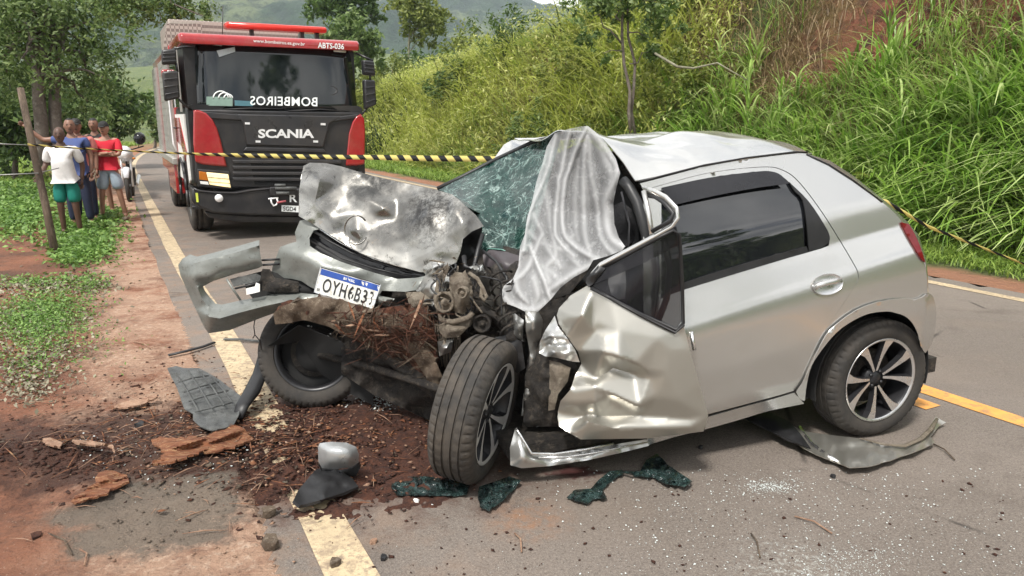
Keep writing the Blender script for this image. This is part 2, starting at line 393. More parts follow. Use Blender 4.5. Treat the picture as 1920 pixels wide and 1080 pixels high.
def paint(name, c, worn=.5):
    m = MT(name, c, .7); m.col(m.noise(30, 6, .75, worn, worn+.12), (.17, .13, .105), amt=.85)
    m.col(m.noise(5, 5, .6, .35, .7), tuple(x*.75 for x in c), amt=.8); m.col(m.noise(11, 7, .8, .50, .60), (.20, .145, .105), amt=.6); m.col(m.noise(2.2, 5, .7, .52, .66), (.24, .17, .12), amt=.5); m.col(m.voro(120, .2, .1), (.16, .12, .1), amt=.6)
    m.bump(m.noise(200, 3, .7, .2, .8), .4, .003); return m.m
M_wp = paint('cream_edge_paint', (.58, .46, .29), .49); M_yp = paint('yellow_paint', (.78, .36, .085), .62)
strip('road_marking', .51, .685, -3, 95, .004, M_wp, wob=.008, nq=2)
strip('road_marking', 6.93, 7.05, -10, 95, .004, M_wp, wob=.008, nq=2)
strip('road_marking', 4.05, 4.19, -10, 90, .004, M_yp, wob=.006, nq=2)
for k in range(-1, 8): strip('road_marking', 3.83, 3.96, 2.35+k*8, 5.35+k*8, .004, M_yp, wob=.006, nq=2)
# ---- far hills
def hill_mat(a, b, c):
    m = MT('forested_hill', a, 1.0); m.col(m.noise(.009, 6, .65, .50, .56, kind='Object'), b); m.col(m.noise(.05, 6, .75, .45, .6), c, amt=.8)
    m.bump(m.noise(.12, 5, .8, .2, .8), 1.0, 6); return m.m
M_hill = hill_mat((.045, .085, .045), (.17, .21, .10), (.016, .036, .024))
def prof(us, vs, Y):
    """ridge drawn through sight lines, given the distance at which it stands"""
    P = [PY(u, v, Y) for u, v in zip(us, vs)]; return [p.x for p in P], [p.z for p in P]
def ridge(name, us, vs, Y, back, front, amp, seed):
    xs, zs = prof(us, vs, Y); x = np.linspace(xs[0], xs[-1], 420); t = np.linspace(0, 1, 70)
    X, T = np.meshgrid(x, t); Z0 = np.interp(X, xs, zs)
    prof_t = np.where(T < .75, np.sin(T/.75*math.pi/2)**1.15, np.cos((T-.75)/.25*math.pi/2*.6))
    Yc = Y-front*(1-T/.75)*(T < .75)+back*(T-.75)/.25*(T >= .75)
    Z = Z0*prof_t+amp*(fbm(X, Yc, Y*.05, seed, 6)-.5)*np.minimum(1, prof_t*2)+amp*.25*(fbm(X, Yc, Y*.007, seed+3, 3)-.5)+-3
    V = np.stack([X, Yc, Z], -1).reshape(-1, 3); i = np.arange(X.size).reshape(X.shape)
    F = np.stack([i[:-1, :-1], i[:-1, 1:], i[1:, 1:], i[1:, :-1]], -1).reshape(-1, 4)
    return tag(npmesh(name, V, F, M_hill, smooth=True), kind='structure')
ridge('hill', [-900, -200, 180, 330, 480, 560, 640, 720, 800, 1000, 1300], [-45, -45, -42, -40, -30, -6, 3, 12, 30, 90, 130], 700, 200, 330, 26, 21)
ridge('hill', [500, 660, 735, 780, 840, 900, 960, 1010, 1060, 1200, 1500, 2400], [60, 30, 6, -6, -24, -22, -3, 14, 28, 60, 70, 60], 950, 250, 400, 26, 33)
# ---- air
M_haze = bpy.data.materials.new('haze'); M_haze.use_nodes = True; hn = M_haze.node_tree
hn.nodes.remove(hn.nodes['Principled BSDF']); pv = hn.nodes.new('ShaderNodeVolumePrincipled'); pv.inputs['Density'].default_value = .00032
pv.inputs['Color'].default_value = (.80, .90, 1, 1); hn.links.new(pv.outputs[0], hn.nodes['Material Output'].inputs['Volume'])
hz = MB().box((0, 500, 80), (3400, 1250, 190)).build('haze', M_haze); tag(hz, kind='stuff')
# ------------------------------------------------------------------ materials of the wreck
def paint_mat(name, base=(.625, .62, .60), dirt=.10, rough=.21):
    m = MT(name, base, rough, .82, Coat_Weight=.5, Coat_Roughness=.05)
    m.col(m.noise(3, 6, .65, .45, .75), tuple(c*.82 for c in base), amt=dirt)
    m.col(m.noise(7, 4, .6, .56, .75), (.36, .32, .26), amt=dirt*.8)
    m.inp('Roughness', m.noise(1.5, 3, .5, .35, .75), rough, rough+.08)
    m.bump(m.noise(2.2, 2, .5, .2, .8), .10, .02); return m.m
M_paint = paint_mat('silver_car_paint')
M_door = paint_mat('dusty_ground_toned_door_paint', (.45, .435, .39), .22, .34)  # silver darkened in colour for the ground it reflects, plus noise dirt
M_scuff = paint_mat('scuffed_silver_paint', (.58, .58, .56), .9, .26)
def hood_mat():
    m = MT('scraped_hood_reflection_paint', (.44, .43, .40), .20, .85, Coat_Weight=.25)
    m.col(m.noise(1.9, 3, .6, .40, .56, dist=1.2), (.15, .145, .135), amt=.85); m.col(m.noise(5, 5, .7, .54, .66, dist=1.5, stretch=(1, 1, .5)), (.62, .60, .55), amt=.2)  # dark patches stand in for surroundings the panel would reflect
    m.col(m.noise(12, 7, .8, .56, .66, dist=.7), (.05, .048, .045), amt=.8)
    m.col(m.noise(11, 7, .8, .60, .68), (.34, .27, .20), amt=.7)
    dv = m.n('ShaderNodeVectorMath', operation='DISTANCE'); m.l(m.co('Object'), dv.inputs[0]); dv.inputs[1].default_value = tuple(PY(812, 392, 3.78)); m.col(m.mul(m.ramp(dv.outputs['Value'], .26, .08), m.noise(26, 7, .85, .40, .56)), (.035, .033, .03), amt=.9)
    dw = m.n('ShaderNodeVectorMath', operation='DISTANCE'); m.l(m.co('Object'), dw.inputs[0]); dw.inputs[1].default_value = tuple(PY(700, 345, 4.03)); m.col(m.mul(m.ramp(dw.outputs['Value'], .22, .06), m.noise(9, 6, .8, .42, .54)), (.04, .04, .038), amt=.8)  # dark upper band: part grime, part reflection put into the colour
    m.inp('Roughness', m.noise(5, 6, .7, .4, .65), .16, .5)
    m.bump(m.noise(14, 5, .7, .2, .8), .10, .01); return m.m
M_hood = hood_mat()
def bumper_mat():
    m = MT('scratched_bumper_plastic', (.20, .21, .195), .38, .35)
    m.col(m.noise(6, 6, .7, .45, .65), (.28, .29, .27), amt=.7); m.col(m.noise(40, 6, .8, .58, .66), (.07, .06, .05), amt=.8)
    m.inp('Roughness', m.noise(9, 6, .7, .4, .65), .3, .55); m.bump(m.noise(60, 5, .7, .2, .8), .15, .004); return m.m
M_bumper = bumper_mat()
def glass_mat():
    m = MT('dark_tinted_glass', (.008, .009, .011), .03, 0., IOR=1.9)
    m.col(m.noise(8, 5, .7, .5, .75), (.03, .03, .032), amt=.5); m.inp('Roughness', m.noise(6, 5, .6, .4, .8), .02, .06); return m.m
M_glass = glass_mat()
def doorglass_mat():
    m = MT('smoked_door_glass', (.012, .011, .014), .05, 0., Alpha=.55); return m.m
M_doorglass = doorglass_mat()
def cracked_mat():
    m = MT('shattered_green_windscreen', (.007, .026, .022), .10, 0.)
    m.col(m.noise(7, 6, .7, .42, .66, dist=1.2), (.016, .055, .045), amt=.8)
    m.col(m.noise(4, 5, .7, .5, .7), (.008, .02, .018), amt=.9)
    ed = m.mul(m.voro(17, .055, .0, 'DISTANCE_TO_EDGE', stretch=(1, 1, 1)), m.noise(5, 5, .6, .48, .62))
    m.col(ed, (.26, .40, .36), amt=.55)
    ed2 = m.mul(m.voro(48, .07, .0, 'DISTANCE_TO_EDGE'), m.noise(6, 5, .7, .48, .62)); m.col(ed2, (.24, .38, .34), amt=.5)
    st = m.noise(9, 7, .85, .54, .66, dist=3.5, stretch=(1, 1, .35)); m.col(st, (.42, .55, .51), amt=.8)
    m.inp('Roughness', ed, .12, .5); m.bump(m.voro(30, 0, .3), .35, .006); m.b.inputs['Alpha'].default_value = .93; return m.m
M_cracked = cracked_mat()
M_black = simple('black_trim_plastic', (.012, .012, .013), .45)
M_blackgloss = simple('gloss_black_trim', (.012, .012, .015), .10)
M_soft = simple('dark_seat_cloth', (.016, .016, .018), .9, bump=.4, scale=20)
M_void = simple('dark_lining_and_void', (.010, .010, .010), .95)  # near-black for linings and for hollows darkened by colour
M_chrome = simple('bright_bare_metal', (.75, .75, .74), .16, .95, bump=.15)
M_alloy = simple('machined_alloy', (.62, .62, .62), .28, .9, scale=20)
M_alloy2 = simple('dusty_machined_alloy', (.50, .49, .47), .4, .35, scale=20)
M_alloydk = simple('black_alloy', (.02, .02, .022), .35, .3)
def rubber_mat(name='tyre_rubber', dust=.5):
    m = MT(name, (.028, .026, .024), .82); m.col(m.noise(7, 6, .7, .4, .7), (.085, .070, .055), amt=dust)
    m.col(m.noise(60, 5, .7, .5, .7), (.05, .045, .04), amt=.6); m.bump(m.noise(120, 4, .7, .2, .8), .3, .002); return m.m
M_rubber = rubber_mat(); M_rubber2 = rubber_mat('dusty_tyre_rubber', 1.0)
def wreck_mat(name, a, b, c, metal=.3, rough=.6, s=9, stretch=None):
    m = MT(name, a, rough, metal); m.col(m.noise(s, 6, .75, .42, .6, stretch=stretch), b); m.col(m.noise(s*3, 6, .8, .52, .64, stretch=stretch), c, amt=.85)
    m.bump(m.noise(s*4, 6, .8, .2, .8, stretch=stretch), .8, .015); return m.m
M_greasy = wreck_mat('greasy_engine_metal', (.018, .016, .015), (.05, .043, .036), (.11, .09, .07), .3, .6)
M_castal = wreck_mat('dusty_cast_aluminium', (.26, .22, .17), (.16, .13, .10), (.34, .30, .24), .45, .5)
M_rustwood = wreck_mat('torn_red_bark', (.035, .015, .009), (.10, .03, .013), (.17, .08, .04), 0, .9, 14)
M_bark = wreck_mat('dry_brown_bark', (.13, .095, .065), (.075, .05, .032), (.26, .21, .155), 0, .92, 10)
M_orange = wreck_mat('fresh_orange_wood', (.30, .115, .05), (.15, .045, .02), (.60, .38, .20), 0, .9, 22, (.2, 1.6, 1))
M_palewood = wreck_mat('pale_inner_bark', (.44, .27, .18), (.30, .16, .10), (.55, .40, .28), 0, .85, 14, (.3, 1.6, 1))
M_soil = wreck_mat('clodded_dark_soil', (.050, .018, .011), (.105, .038, .020), (.022, .009, .006), 0, 1.0, 22)
def cloth_mat():
    m = MT('sheer_white_gauze', (.68, .685, .69), .95, 0.); m.b.inputs['Specular IOR Level'].default_value = .05
    tr = m.n('ShaderNodeBsdfTranslucent'); tr.inputs['Color'].default_value = (.5, .505, .515, 1); mx_ = m.n('ShaderNodeMixShader'); mx_.inputs[0].default_value = .35
    m.l(m.b.outputs[0], mx_.inputs[1]); m.l(tr.outputs[0], mx_.inputs[2])
    fine = m.noise(170, 3, .7, .3, .7, stretch=(1, 1, .25))
    al2 = m.n('ShaderNodeMath', operation='MULTIPLY_ADD', use_clamp=True); m.l(fine, al2.inputs[0]); al2.inputs[1].default_value = .10; m.l(m.ramp(m.attr('layer'), 0, 1, .14, .98), al2.inputs[2])
    tp = m.n('ShaderNodeBsdfTransparent'); mf = m.n('ShaderNodeMixShader'); m.l(al2.outputs[0], mf.inputs[0]); m.l(tp.outputs[0], mf.inputs[1]); m.l(mx_.outputs[0], mf.inputs[2])
    m.l(mf.outputs[0], m.o.inputs['Surface']); m.bump(m.noise(60, 4, .7, .2, .8, stretch=(1, 1, .2)), .25, .004); return m.m
M_cloth = cloth_mat()
M_taillight = simple('dark_red_lens', (.12, .005, .006), .12)
M_liner = wreck_mat('scuffed_grey_plastic', (.085, .09, .09), (.14, .145, .14), (.05, .05, .048), 0, .45, 7)
M_seat2 = simple('seat_belt_grey', (.05, .05, .055), .7)
M_white = simple('white_plastic', (.75, .75, .72), .4)
M_glass_chip = simple('white_chip', (.6, .6, .58), .5)
# ------------------------------------------------------------------ the wrecked hatchback
CA = R(19); FV = Vector((-math.cos(CA), -math.sin(CA), 0)); RV = Vector((-math.sin(CA), math.cos(CA), 0)); ZV = Vector((0, 0, 1))
OC = PG(1640, 820)-RV*.02
def W(s, t, z): return OC+FV*s+RV*t+ZV*z
def stz(P): d = P-OC; return d.dot(FV), d.dot(RV), P.z
_h = np.array([-1.2, -.35, 0., .18, .5, .85, .985, 1.0, 1.35, 1.6, 2.0, 2.4])      # sill 0, crease 1, belt 1.4, rail 2
_t = np.array([.16, .13, .035, .0, -.022, -.022, -.012, -.002, .045, .085, .215, .33])
def tprof(s, z):
    zs, zc, zb, zr = .34-.135*s, .935-.2*s, 1.057-.183*s, 1.46-.12*s
    h = float(np.interp(z, [zs-1, zs, zc, zb, zr, zr+1], [-1.2, 0, 1, 1.4, 2, 3]))
    r = 0.
    for d in (-.05, -.03, -.015, 0, .015, .03, .05): r += float(np.interp(h+d, _h, _t))
    t = r/7; x = min(.5, max(0, (-s-.22)/1.0)); x2 = min(.42, max(0, -s-.17))
    return t+1.55*x2**2.0
def SP(u, v, off=0.):
    d = ray(u, v); t = .05
    for i in range(40):
        k = ((OC-CO).dot(RV)+t+off)/d.dot(RV); P = CO+d*k; s, _, z = stz(P); nt_ = tprof(s, z)
        if abs(nt_-t) < 2e-6: break
        t = t*.45+nt_*.55
    return P
car = empty('wrecked_car', OC+FV*1.2+RV*.8, 'silver four-door hatchback with its front crushed, standing across the left lane', 'car')
# ---- sheet builders: an outline and control depths, meshed finely
def smo(loop, k=3):
    """round an outline through its points, leaving sharp corners sharp"""
    P = [np.array([float(c) for c in p]) for p in loop]; n = len(P); r = []
    def corner(i):
        a, b, c = P[i-1][:2], P[i][:2], P[(i+1) % n][:2]; d = np.dot(b-a, c-b)/(np.linalg.norm(b-a)*np.linalg.norm(c-b)+1e-9); return d < .72
    cn = [corner(i) for i in range(n)]
    for i in range(n):
        p1, p2 = P[i], P[(i+1) % n]; p0 = P[i-1] if not cn[i] else p1-(p2-p1); p3 = P[(i+2) % n] if not cn[(i+1) % n] else p2+(p2-p1)
        for j in range(k):
            t = j/k; r.append(tuple(.5*((2*p1)+(-p0+p2)*t+(2*p0-5*p1+4*p2-p3)*t*t+(-p0+3*p1-3*p2+p3)*t**3)))
    return r
def smo_open(P, k=4):
    P = [np.array(q, dtype=float) for q in P]; r = []
    for i in range(len(P)-1):
        p0 = P[max(0, i-1)]; p1 = P[i]; p2 = P[i+1]; p3 = P[min(len(P)-1, i+2)]
        for j in range(k): t = j/k; r.append(.5*((2*p1)+(-p0+p2)*t+(2*p0-5*p1+4*p2-p3)*t*t+(-p0+3*p1-3*p2+p3)*t**3))
    return r+[P[-1]]
def dense_cdt(outline, holes, step, lines=()):
    out = [Vector((float(a[0]), float(a[1]))) for a in outline]
    def subdiv(loop):
        r = []
        for i in range(len(loop)):
            a, b = loop[i], loop[(i+1) % len(loop)]; n = max(1, int((b-a).length/step+.5))
            r += [a.lerp(b, k/n) for k in range(n)]
        return r
    loops = [subdiv(out)]+[subdiv([Vector((float(a[0]), float(a[1]))) for a in h]) for h in holes]
    def inside(x, y, lp):
        c = False; j = len(lp)-1
        for i in range(len(lp)):
            xi, yi = lp[i]; xj, yj = lp[j]
            if (yi > y) != (yj > y) and x < (xj-xi)*(y-yi)/(yj-yi)+xi: c = not c
            j = i
        return c
    pts = []; edges = []; faces = []
    for lp in loops:
        b = len(pts); pts += lp; n = len(lp); edges += [(b+i, b+(i+1) % n) for i in range(n)]
    nb0 = len(pts)
    for a, b in lines:
        a = Vector(a[:2]); b = Vector(b[:2]); n = max(1, int((b-a).length/step+.5)); k0 = len(pts); pts += [a.lerp(b, k/n) for k in range(n+1)]; edges += [(k0+k, k0+k+1) for k in range(n)]
    nb = len(pts); arr = np.array([tuple(p) for p in pts])
    xs = arr[:nb0, 0]; ys = arr[:nb0, 1]; y = ys.min()+step*.6; row = 0
    while y < ys.max():
        x = xs.min()+step*(.3+.5*(row % 2))
        while x < xs.max():
            if inside(x, y, loops[0]) and not any(inside(x, y, h) for h in loops[1:]):
                if ((arr[:, 0]-x)**2+(arr[:, 1]-y)**2).min() > (step*.55)**2: pts.append(Vector((x, y)))
            x += step
        y += step*.87; row += 1
    vs, _, fs, ov, _, _ = delaunay_2d_cdt(pts, edges, [], 0, 1e-4)
    ff = []
    for f in fs:
        c = sum((vs[i] for i in f), Vector((0, 0)))/len(f)
        if inside(c.x, c.y, loops[0]) and not any(inside(c.x, c.y, h) for h in loops[1:]): ff.append(tuple(f))
    isb = [False]*len(vs)
    for i, o in enumerate(ov):
        if any(k < nb for k in o): isb[i] = True
    return vs, ff, isb
def finish(name, V, F, mat, parent, thick=.003, smooth=True, flip_to_cam=True, sharp=0):
    me = bpy.data.meshes.new(name); me.from_pydata([tuple(v) for v in V], [], F); me.update()
    bm = bmesh.new(); bm.from_mesh(me); bmesh.ops.recalc_face_normals(bm, faces=bm.faces)
    n = sum((f.normal.dot(CO-f.calc_center_median())*f.calc_area() for f in bm.faces), 0.)
    if flip_to_cam and n < 0: bmesh.ops.reverse_faces(bm, faces=bm.faces)
    lone = [v for v in bm.verts if not v.link_faces]; bmesh.ops.delete(bm, geom=lone, context='VERTS')
    bm.to_mesh(me); bm.free()
    if smooth: me.polygons.foreach_set('use_smooth', [True]*len(me.polygons))
    o = link(name, me, mat, parent)
    if sharp: autosmooth(o, sharp)
    if thick:
        s = o.modifiers.new('thickness', 'SOLIDIFY'); s.thickness = thick; s.offset = -1
        e = o.modifiers.new('edges', 'EDGE_SPLIT'); e.split_angle = R(62)
    return o
def panel(name, outline, fn, mat, parent, holes=(), step=13, thick=.004):
    vs, fs, _ = dense_cdt(smo(outline), [smo(h) for h in holes], step)
    return finish(name, [fn(v.x, v.y) for v in vs], fs, mat, parent, thick)
def crumple(name, outline, inner, mat, parent, step=8, it=2, amp=0., ns=60, seed=1, holes=(), creases=(), thick=.003, smooth=True, ridge=0., sharp=0):
    """sheet through (u, v, distance) points: flat facets between them, softly rounded, then fine buckles"""
    ctrl = list(outline)+list(inner)+[p for h in holes for p in h]
    cp = [Vector((float(a), float(b))) for a, b, _ in ctrl]; n = len(outline)
    ed = [(i, (i+1) % n) for i in range(n)]+[tuple(e) for e in creases]
    cv, _, cf, ov, _, _ = delaunay_2d_cdt(cp, ed, [], 0, 1e-4)
    dep = np.zeros(len(cv))
    for i, o in enumerate(ov):
        if o: dep[i] = ctrl[o[0]][2]
        else: j = min(range(len(ctrl)), key=lambda k: (cp[k]-cv[i]).length); dep[i] = ctrl[j][2]
    C = np.array([tuple(v) for v in cv]); T = np.array([t for f in cf for t in ([f] if len(f) == 3 else [(f[0], f[k], f[k+1]) for k in range(1, len(f)-1)])])
    vs, fs, isb = dense_cdt([(a, b) for a, b, _ in outline], [[(a, b) for a, b, _ in h] for h in holes], step, [(ctrl[a][:2], ctrl[b][:2]) for a, b in creases])
    Pt = np.array([tuple(v) for v in vs]); A = C[T[:, 0]]; B = C[T[:, 1]]-A; D = C[T[:, 2]]-A
    den = B[:, 0]*D[:, 1]-B[:, 1]*D[:, 0]; den[abs(den) < 1e-9] = 1e-9
    q = Pt[:, None, :]-A[None]; b1 = (q[..., 0]*D[None, :, 1]-q[..., 1]*D[None, :, 0])/den; b2 = (B[None, :, 0]*q[..., 1]-B[None, :, 1]*q[..., 0])/den
    m = np.minimum(np.minimum(b1, b2), 1-b1-b2); k = m.argmax(1); r = np.arange(len(Pt)); b1 = b1[r, k]; b2 = b2[r, k]
    d = dep[T[k, 0]]*(1-b1-b2)+dep[T[k, 1]]*b1+dep[T[k, 2]]*b2
    if amp:
        d = d+amp*(fbm(Pt[:, 0], Pt[:, 1], ns, seed, 3)-.5)*2
        rr = 1-abs(fbm(Pt[:, 0]*.8, Pt[:, 1], ns*1.3, seed+7, 3)-.5)*2; d = d-ridge*rr**4
    nb = [set() for _ in vs]
    for f in fs:
        for i in range(len(f)): nb[f[i]].add(f[i-1]); nb[f[i-1]].add(f[i])
    for _ in range(it):
        d2 = d.copy()
        for i in range(len(vs)):
            if nb[i]:
                l = list(nb[i]); a = d[l].mean(); d2[i] = d[i]+(a-d[i])*(.6 if not isb[i] else .15)
        d = d2
    return finish(name, [PY(vs[i].x, vs[i].y, float(d[i])) for i in range(len(vs))], fs, mat, parent, thick, smooth, sharp=sharp)
def ptube(name, pts, r, mat, parent, n=8, flat=1.): return MB().tube([PY(*p) for p in pts], r, n, flat=flat).build(name, mat, parent)
# ---- intact side
door_edge = [(1207, 357), (1240, 347), (1330, 324), (1430, 313), (1469, 320), (1498, 342), (1538, 394), (1573, 449), (1598, 491), (1608, 512), (1606, 530), (1583, 566), (1545, 623), (1518, 680), (1501, 717), (1488, 732)]
arch_in = [(1727, 652), (1722, 628), (1711, 606), (1697, 593), (1680, 587), (1663, 584), (1630, 588), (1600, 601), (1569, 623), (1542, 655), (1522, 686), (1513, 720), (1509, 751)]
flare = [(1712, 562), (1695, 560), (1663, 563), (1630, 571), (1600, 585), (1570, 607), (1548, 630), (1524, 678), (1506, 716), (1493, 735)]
DE = smo(door_edge, 3); DE = DE[:len(door_edge)*3-2]
quarter = [(1200, 344), (1250, 331), (1320, 313), (1400, 299), (1491, 288), (1513, 289), (1555, 309), (1600, 338), (1654, 379), (1687, 410), (1697, 437), (1715, 465), (1731, 490), (1738, 520), (1739, 548), (1728, 556), (1713, 561)] + \
    [(u, v-1.0) for u, v in flare[1:]] + [(u+1.1, v-.5) for u, v in DE[::-1]][1:]
quarter = [(u, v) for u, v in quarter]
panel('quarter_panel', quarter, SP, M_paint, car, step=6)
fl = flare+[(1509, 752)]+arch_in[::-1][1:]+[(1722, 620), (1711, 590)]
def SPf(u, v):                         # flared arch lip stands a little proud
    return SP(u, v, -.012)
panel('wheel_arch', flare+[(1500, 748), (1509, 752)]+arch_in[::-1][1:], SPf, M_paint, car, step=6)
win = [(1240, 352), (1330, 333), (1420, 322), (1447, 322), (1464, 329), (1480, 342), (1515, 376), (1545, 420), (1556, 443), (1555, 456), (1540, 466), (1400, 505), (1283, 541), (1240, 553)]
rdoor = [(u, v+.6) for u, v in DE]+[(1450, 744), (1390, 760), (1330, 776), (1215, 806), (1207, 600)]
rd = panel('rear_door', rdoor, SP, M_paint, car, holes=[win], step=7); rd['label'] = 'undamaged silver rear door'
def SPi(o): return lambda u, v: SP(u, v, o)
panel('window_glass', [(1238, 350), (1420, 320), (1448, 321), (1482, 342), (1506, 368), (1508, 474), (1283, 543), (1238, 557)], SPi(.014), M_glass, rd, step=10, thick=.004)
panel('window_trim', [(1480, 341), (1484, 345), (1516, 377), (1545, 420), (1555, 443), (1554, 455), (1540, 465), (1517, 471), (1513, 420), (1505, 375), (1490, 358)], SPi(-.002), M_black, rd, step=8, thick=.006)
panel('window_visor', [(1242, 352), (1330, 333), (1420, 321.5), (1447, 321.5), (1464, 328), (1480, 344), (1420, 352), (1340, 367), (1256, 386)], SPi(-.024), M_blackgloss, rd, step=10, thick=.003)
panel('belt_strip', [(1240, 552), (1283, 530), (1400, 493), (1512, 462), (1516, 472), (1400, 507), (1283, 543), (1240, 560)], SPi(-.004), M_black, rd, step=10, thick=.008)
# recessed oval door pull
hc = SP(1551, 533); hn_ = (SP(1551, 534, 0)-hc); hmb = MB(); vs = []; fs = []
for j in range(5):
    rr = [1.0, .93, .8, .4, .0][j]; dp = [-.003, .0, .004, .006, .006][j]
    for k in range(28):
        a = 2*math.pi*k/28; vs.append(SP(1552+math.cos(a)*29*rr, 533+math.sin(a)*20*rr-math.cos(a)*3*rr, -.006+dp))
for j in range(4):
    for k in range(28): fs.append((j*28+k, j*28+(k+1) % 28, (j+1)*28+(k+1) % 28, (j+1)*28+k))
hmb.add(vs, fs, True); dh = hmb.build('door_handle', M_alloy, rd)
MB().tube([SP(1527, 540, -.004), SP(1536, 535, -.02), SP(1552, 530, -.026), SP(1568, 527, -.02), SP(1577, 527, -.004)], .0085, 10, flat=1.5).build('handle_bar', M_paint, rd)
# sill below the doors and its torn front end
panel('sill', [(1490, 736), (1450, 748), (1390, 764), (1330, 781), (1215, 810), (1215, 834), (1270, 818), (1330, 803), (1390, 786), (1440, 771), (1508, 757), (1500, 748)], SPi(.008), M_paint, car, step=8, thick=.006)
crumple('torn_sill', [(966, 803, 3.02), (978, 818, 3.0), (994, 851, 3.0), (1040, 853, 3.04), (1095, 846, 3.06), (1160, 832, 3.1), (1222, 822, 3.13), (1216, 836, 3.12), (1160, 850, 3.07), (1101, 863, 3.03), (1030, 874, 3.0), (978, 878, 2.98), (957, 872, 2.98), (956, 840, 3.0)],
        [(985, 858, 2.95), (1050, 862, 3.0), (1150, 842, 3.04)], M_scuff, car, step=5, amp=.01, ns=14, seed=4)
ptube('sill_rim', [(967, 803, 3.0), (975, 815, 2.985), (996, 850, 2.97), (1040, 851, 3.0), (1095, 843, 3.02), (1150, 832, 3.06)], .006, M_chrome, car)
ptube('sill_rim', [(1010, 858, 2.97), (1060, 857, 3.0), (1110, 850, 3.02), (1215, 829, 3.09)], .004, M_chrome, car)
# bumper corner, tail lamp, tailgate
bump_out = [(1740, 549), (1750, 557), (1755, 580), (1754, 612), (1747, 645), (1735, 662), (1729, 653), (1722, 626), (1711, 604), (1699, 592), (1706, 575), (1714, 563), (1728, 558)]
def SPb(u, v):
    P = SP(min(u, 1738), v, -.01); s, t, z = stz(P)
    if u > 1738: P = CO+(PY(u, v, P.y+.02+.004*(u-1738))-CO)
    return P
panel('rear_bumper', bump_out, SPb, M_paint, car, step=6, thick=.004)
panel('tail_light', [(1690, 417), (1704, 420), (1716, 440), (1727, 466), (1735, 492), (1728, 486), (1714, 463), (1699, 437)], SPb, M_taillight, car, step=6, thick=.012)
rear_edge = [(1513, 289), (1555, 309), (1600, 338), (1654, 379), (1690, 414), (1716, 440), (1735, 490), (1738, 520), (1739, 549)]
V = []; F = []; ns_ = 14
outer = [(1513, 288), (1556, 301), (1602, 331), (1661, 378), (1701, 415), (1722, 440), (1737, 488), (1740, 520), (1741, 549)]
for (a, b), (c, e) in zip(rear_edge, outer):
    P = SP(a, b); s, t, z = stz(P); Q = PY(c, e, P.y+.05); s2, t2, z2 = stz(Q); s2 = min(s2, s-.01)
    for k in range(ns_+1):
        f = k/ns_
        if k == 0: V.append(P+FV*0)
        else:
            tt = t2+(1.64-2*t2)*((k-1)/(ns_-1)); bow = math.sin(math.pi*(k-1)/(ns_-1))
            V.append(W(s2-.10*bow, tt, z2+.02*bow))
for i in range(len(rear_edge)-1):
    for k in range(ns_): F.append((i*(ns_+1)+k, i*(ns_+1)+k+1, (i+1)*(ns_+1)+k+1, (i+1)*(ns_+1)+k))
finish('tailgate', V, F, M_paint, car, .004, True, False)
MB().add([W(-.30, .45, .66), W(-.30, 1.2, .66), W(-.32, 1.2, .36), W(-.32, .45, .36), W(-.44, .45, .66), W(-.44, 1.2, .66), W(-.44, 1.2, .36), W(-.44, .45, .36)],
         [(0, 1, 2, 3), (4, 5, 6, 7), (0, 1, 5, 4), (2, 3, 7, 6), (1, 2, 6, 5), (0, 3, 7, 4)]).build('bumper_beam', M_paint, car)
ptube('seam_seal', [(u, v, SP(u, v).y-.004) for u, v in [(1513, 289), (1555, 309), (1600, 338), (1655, 379)]], .0032, M_black, car)
# far side of the shell
far = [(-.38, .55), (-.36, 1.0), (-.02, 1.20), (.35, 1.42), (1.3, 1.33), (1.55, .95), (2.2, .88), (2.5, .5), (2.2, .25), (.35, .28), (.3, .55), (.05, .68), (-.2, .55)]
MB().prism([W(s, 1.62-(.17 if z > 1.1 else 0), z) for s, z in far], RV*-.03).build('far_side_panel', M_paint, car)
# ---- roof, buckled upward at the front
rail = [(1150, 288), (1174, 318), (1198, 342), (1250, 329), (1320, 311), (1400, 297), (1491, 286), (1514, 287)]
RS = [stz(SP(u, v)) for u, v in rail[2:]]
def roofz(s, tt):
    z = float(np.interp(-s, [-r[0] for r in RS], [r[2] for r in RS]))
    zf = 1.425+.035*min(1, max(0, s)); b = z*(1-tt)**1+zf*tt
    crown = .075*math.sin(math.pi*min(1, tt*1.05))**.8
    lift = .075*math.exp(-((tt-.36)/.25)**2)*float(sstep(s, .95, 1.36))
    rearfall = -.05*float(sstep(-s, -.50, -.30))*tt**.3
    dent = float(sstep(s, .40, .8))*(.085*(float(fbm(s, tt*1.25, .30, 5, 2))-.55)+.012*(float(fbm(s*1.3, tt, .11, 8, 2))-.5))*math.sin(math.pi*tt)**.5
    return b+crown+lift+dent+rearfall
V = []; F = []; NS, NT_ = 64, 44
for i in range(NS+1):
    for j in range(NT_+1):
        tt = j/NT_; e = i/NS; s_end = 1.30-.03*math.sin(math.pi*min(1, tt*1.2))+.14*tt**2-.1*math.exp(-((tt-.2)/.1)**2)*0
        s_start = .37-.16*math.sin(math.pi*tt)
        s = s_start+(s_end-s_start)*e; t0 = stz(SP(1400, 297))[1]; t = t0+(1.64-2*t0)*tt
        V.append(W(s, t, roofz(s, tt)))
for i in range(NS):
    for j in range(NT_): F.append((i*(NT_+1)+j, i*(NT_+1)+j+1, (i+1)*(NT_+1)+j+1, (i+1)*(NT_+1)+j))
finish('roof', V, F, M_paint, car, .005, True)
MB().tube([SP(u, v)+ZV*.003 for u, v in rail[2:]], .0045, 6).build('roof_gutter', M_black, car)
ptube('far_roof_pillar', [(1045, 256, 4.2), (1000, 266, 4.33), (930, 299, 4.45), (870, 330, 4.42), (820, 354, 4.38)], .013, M_black, car)
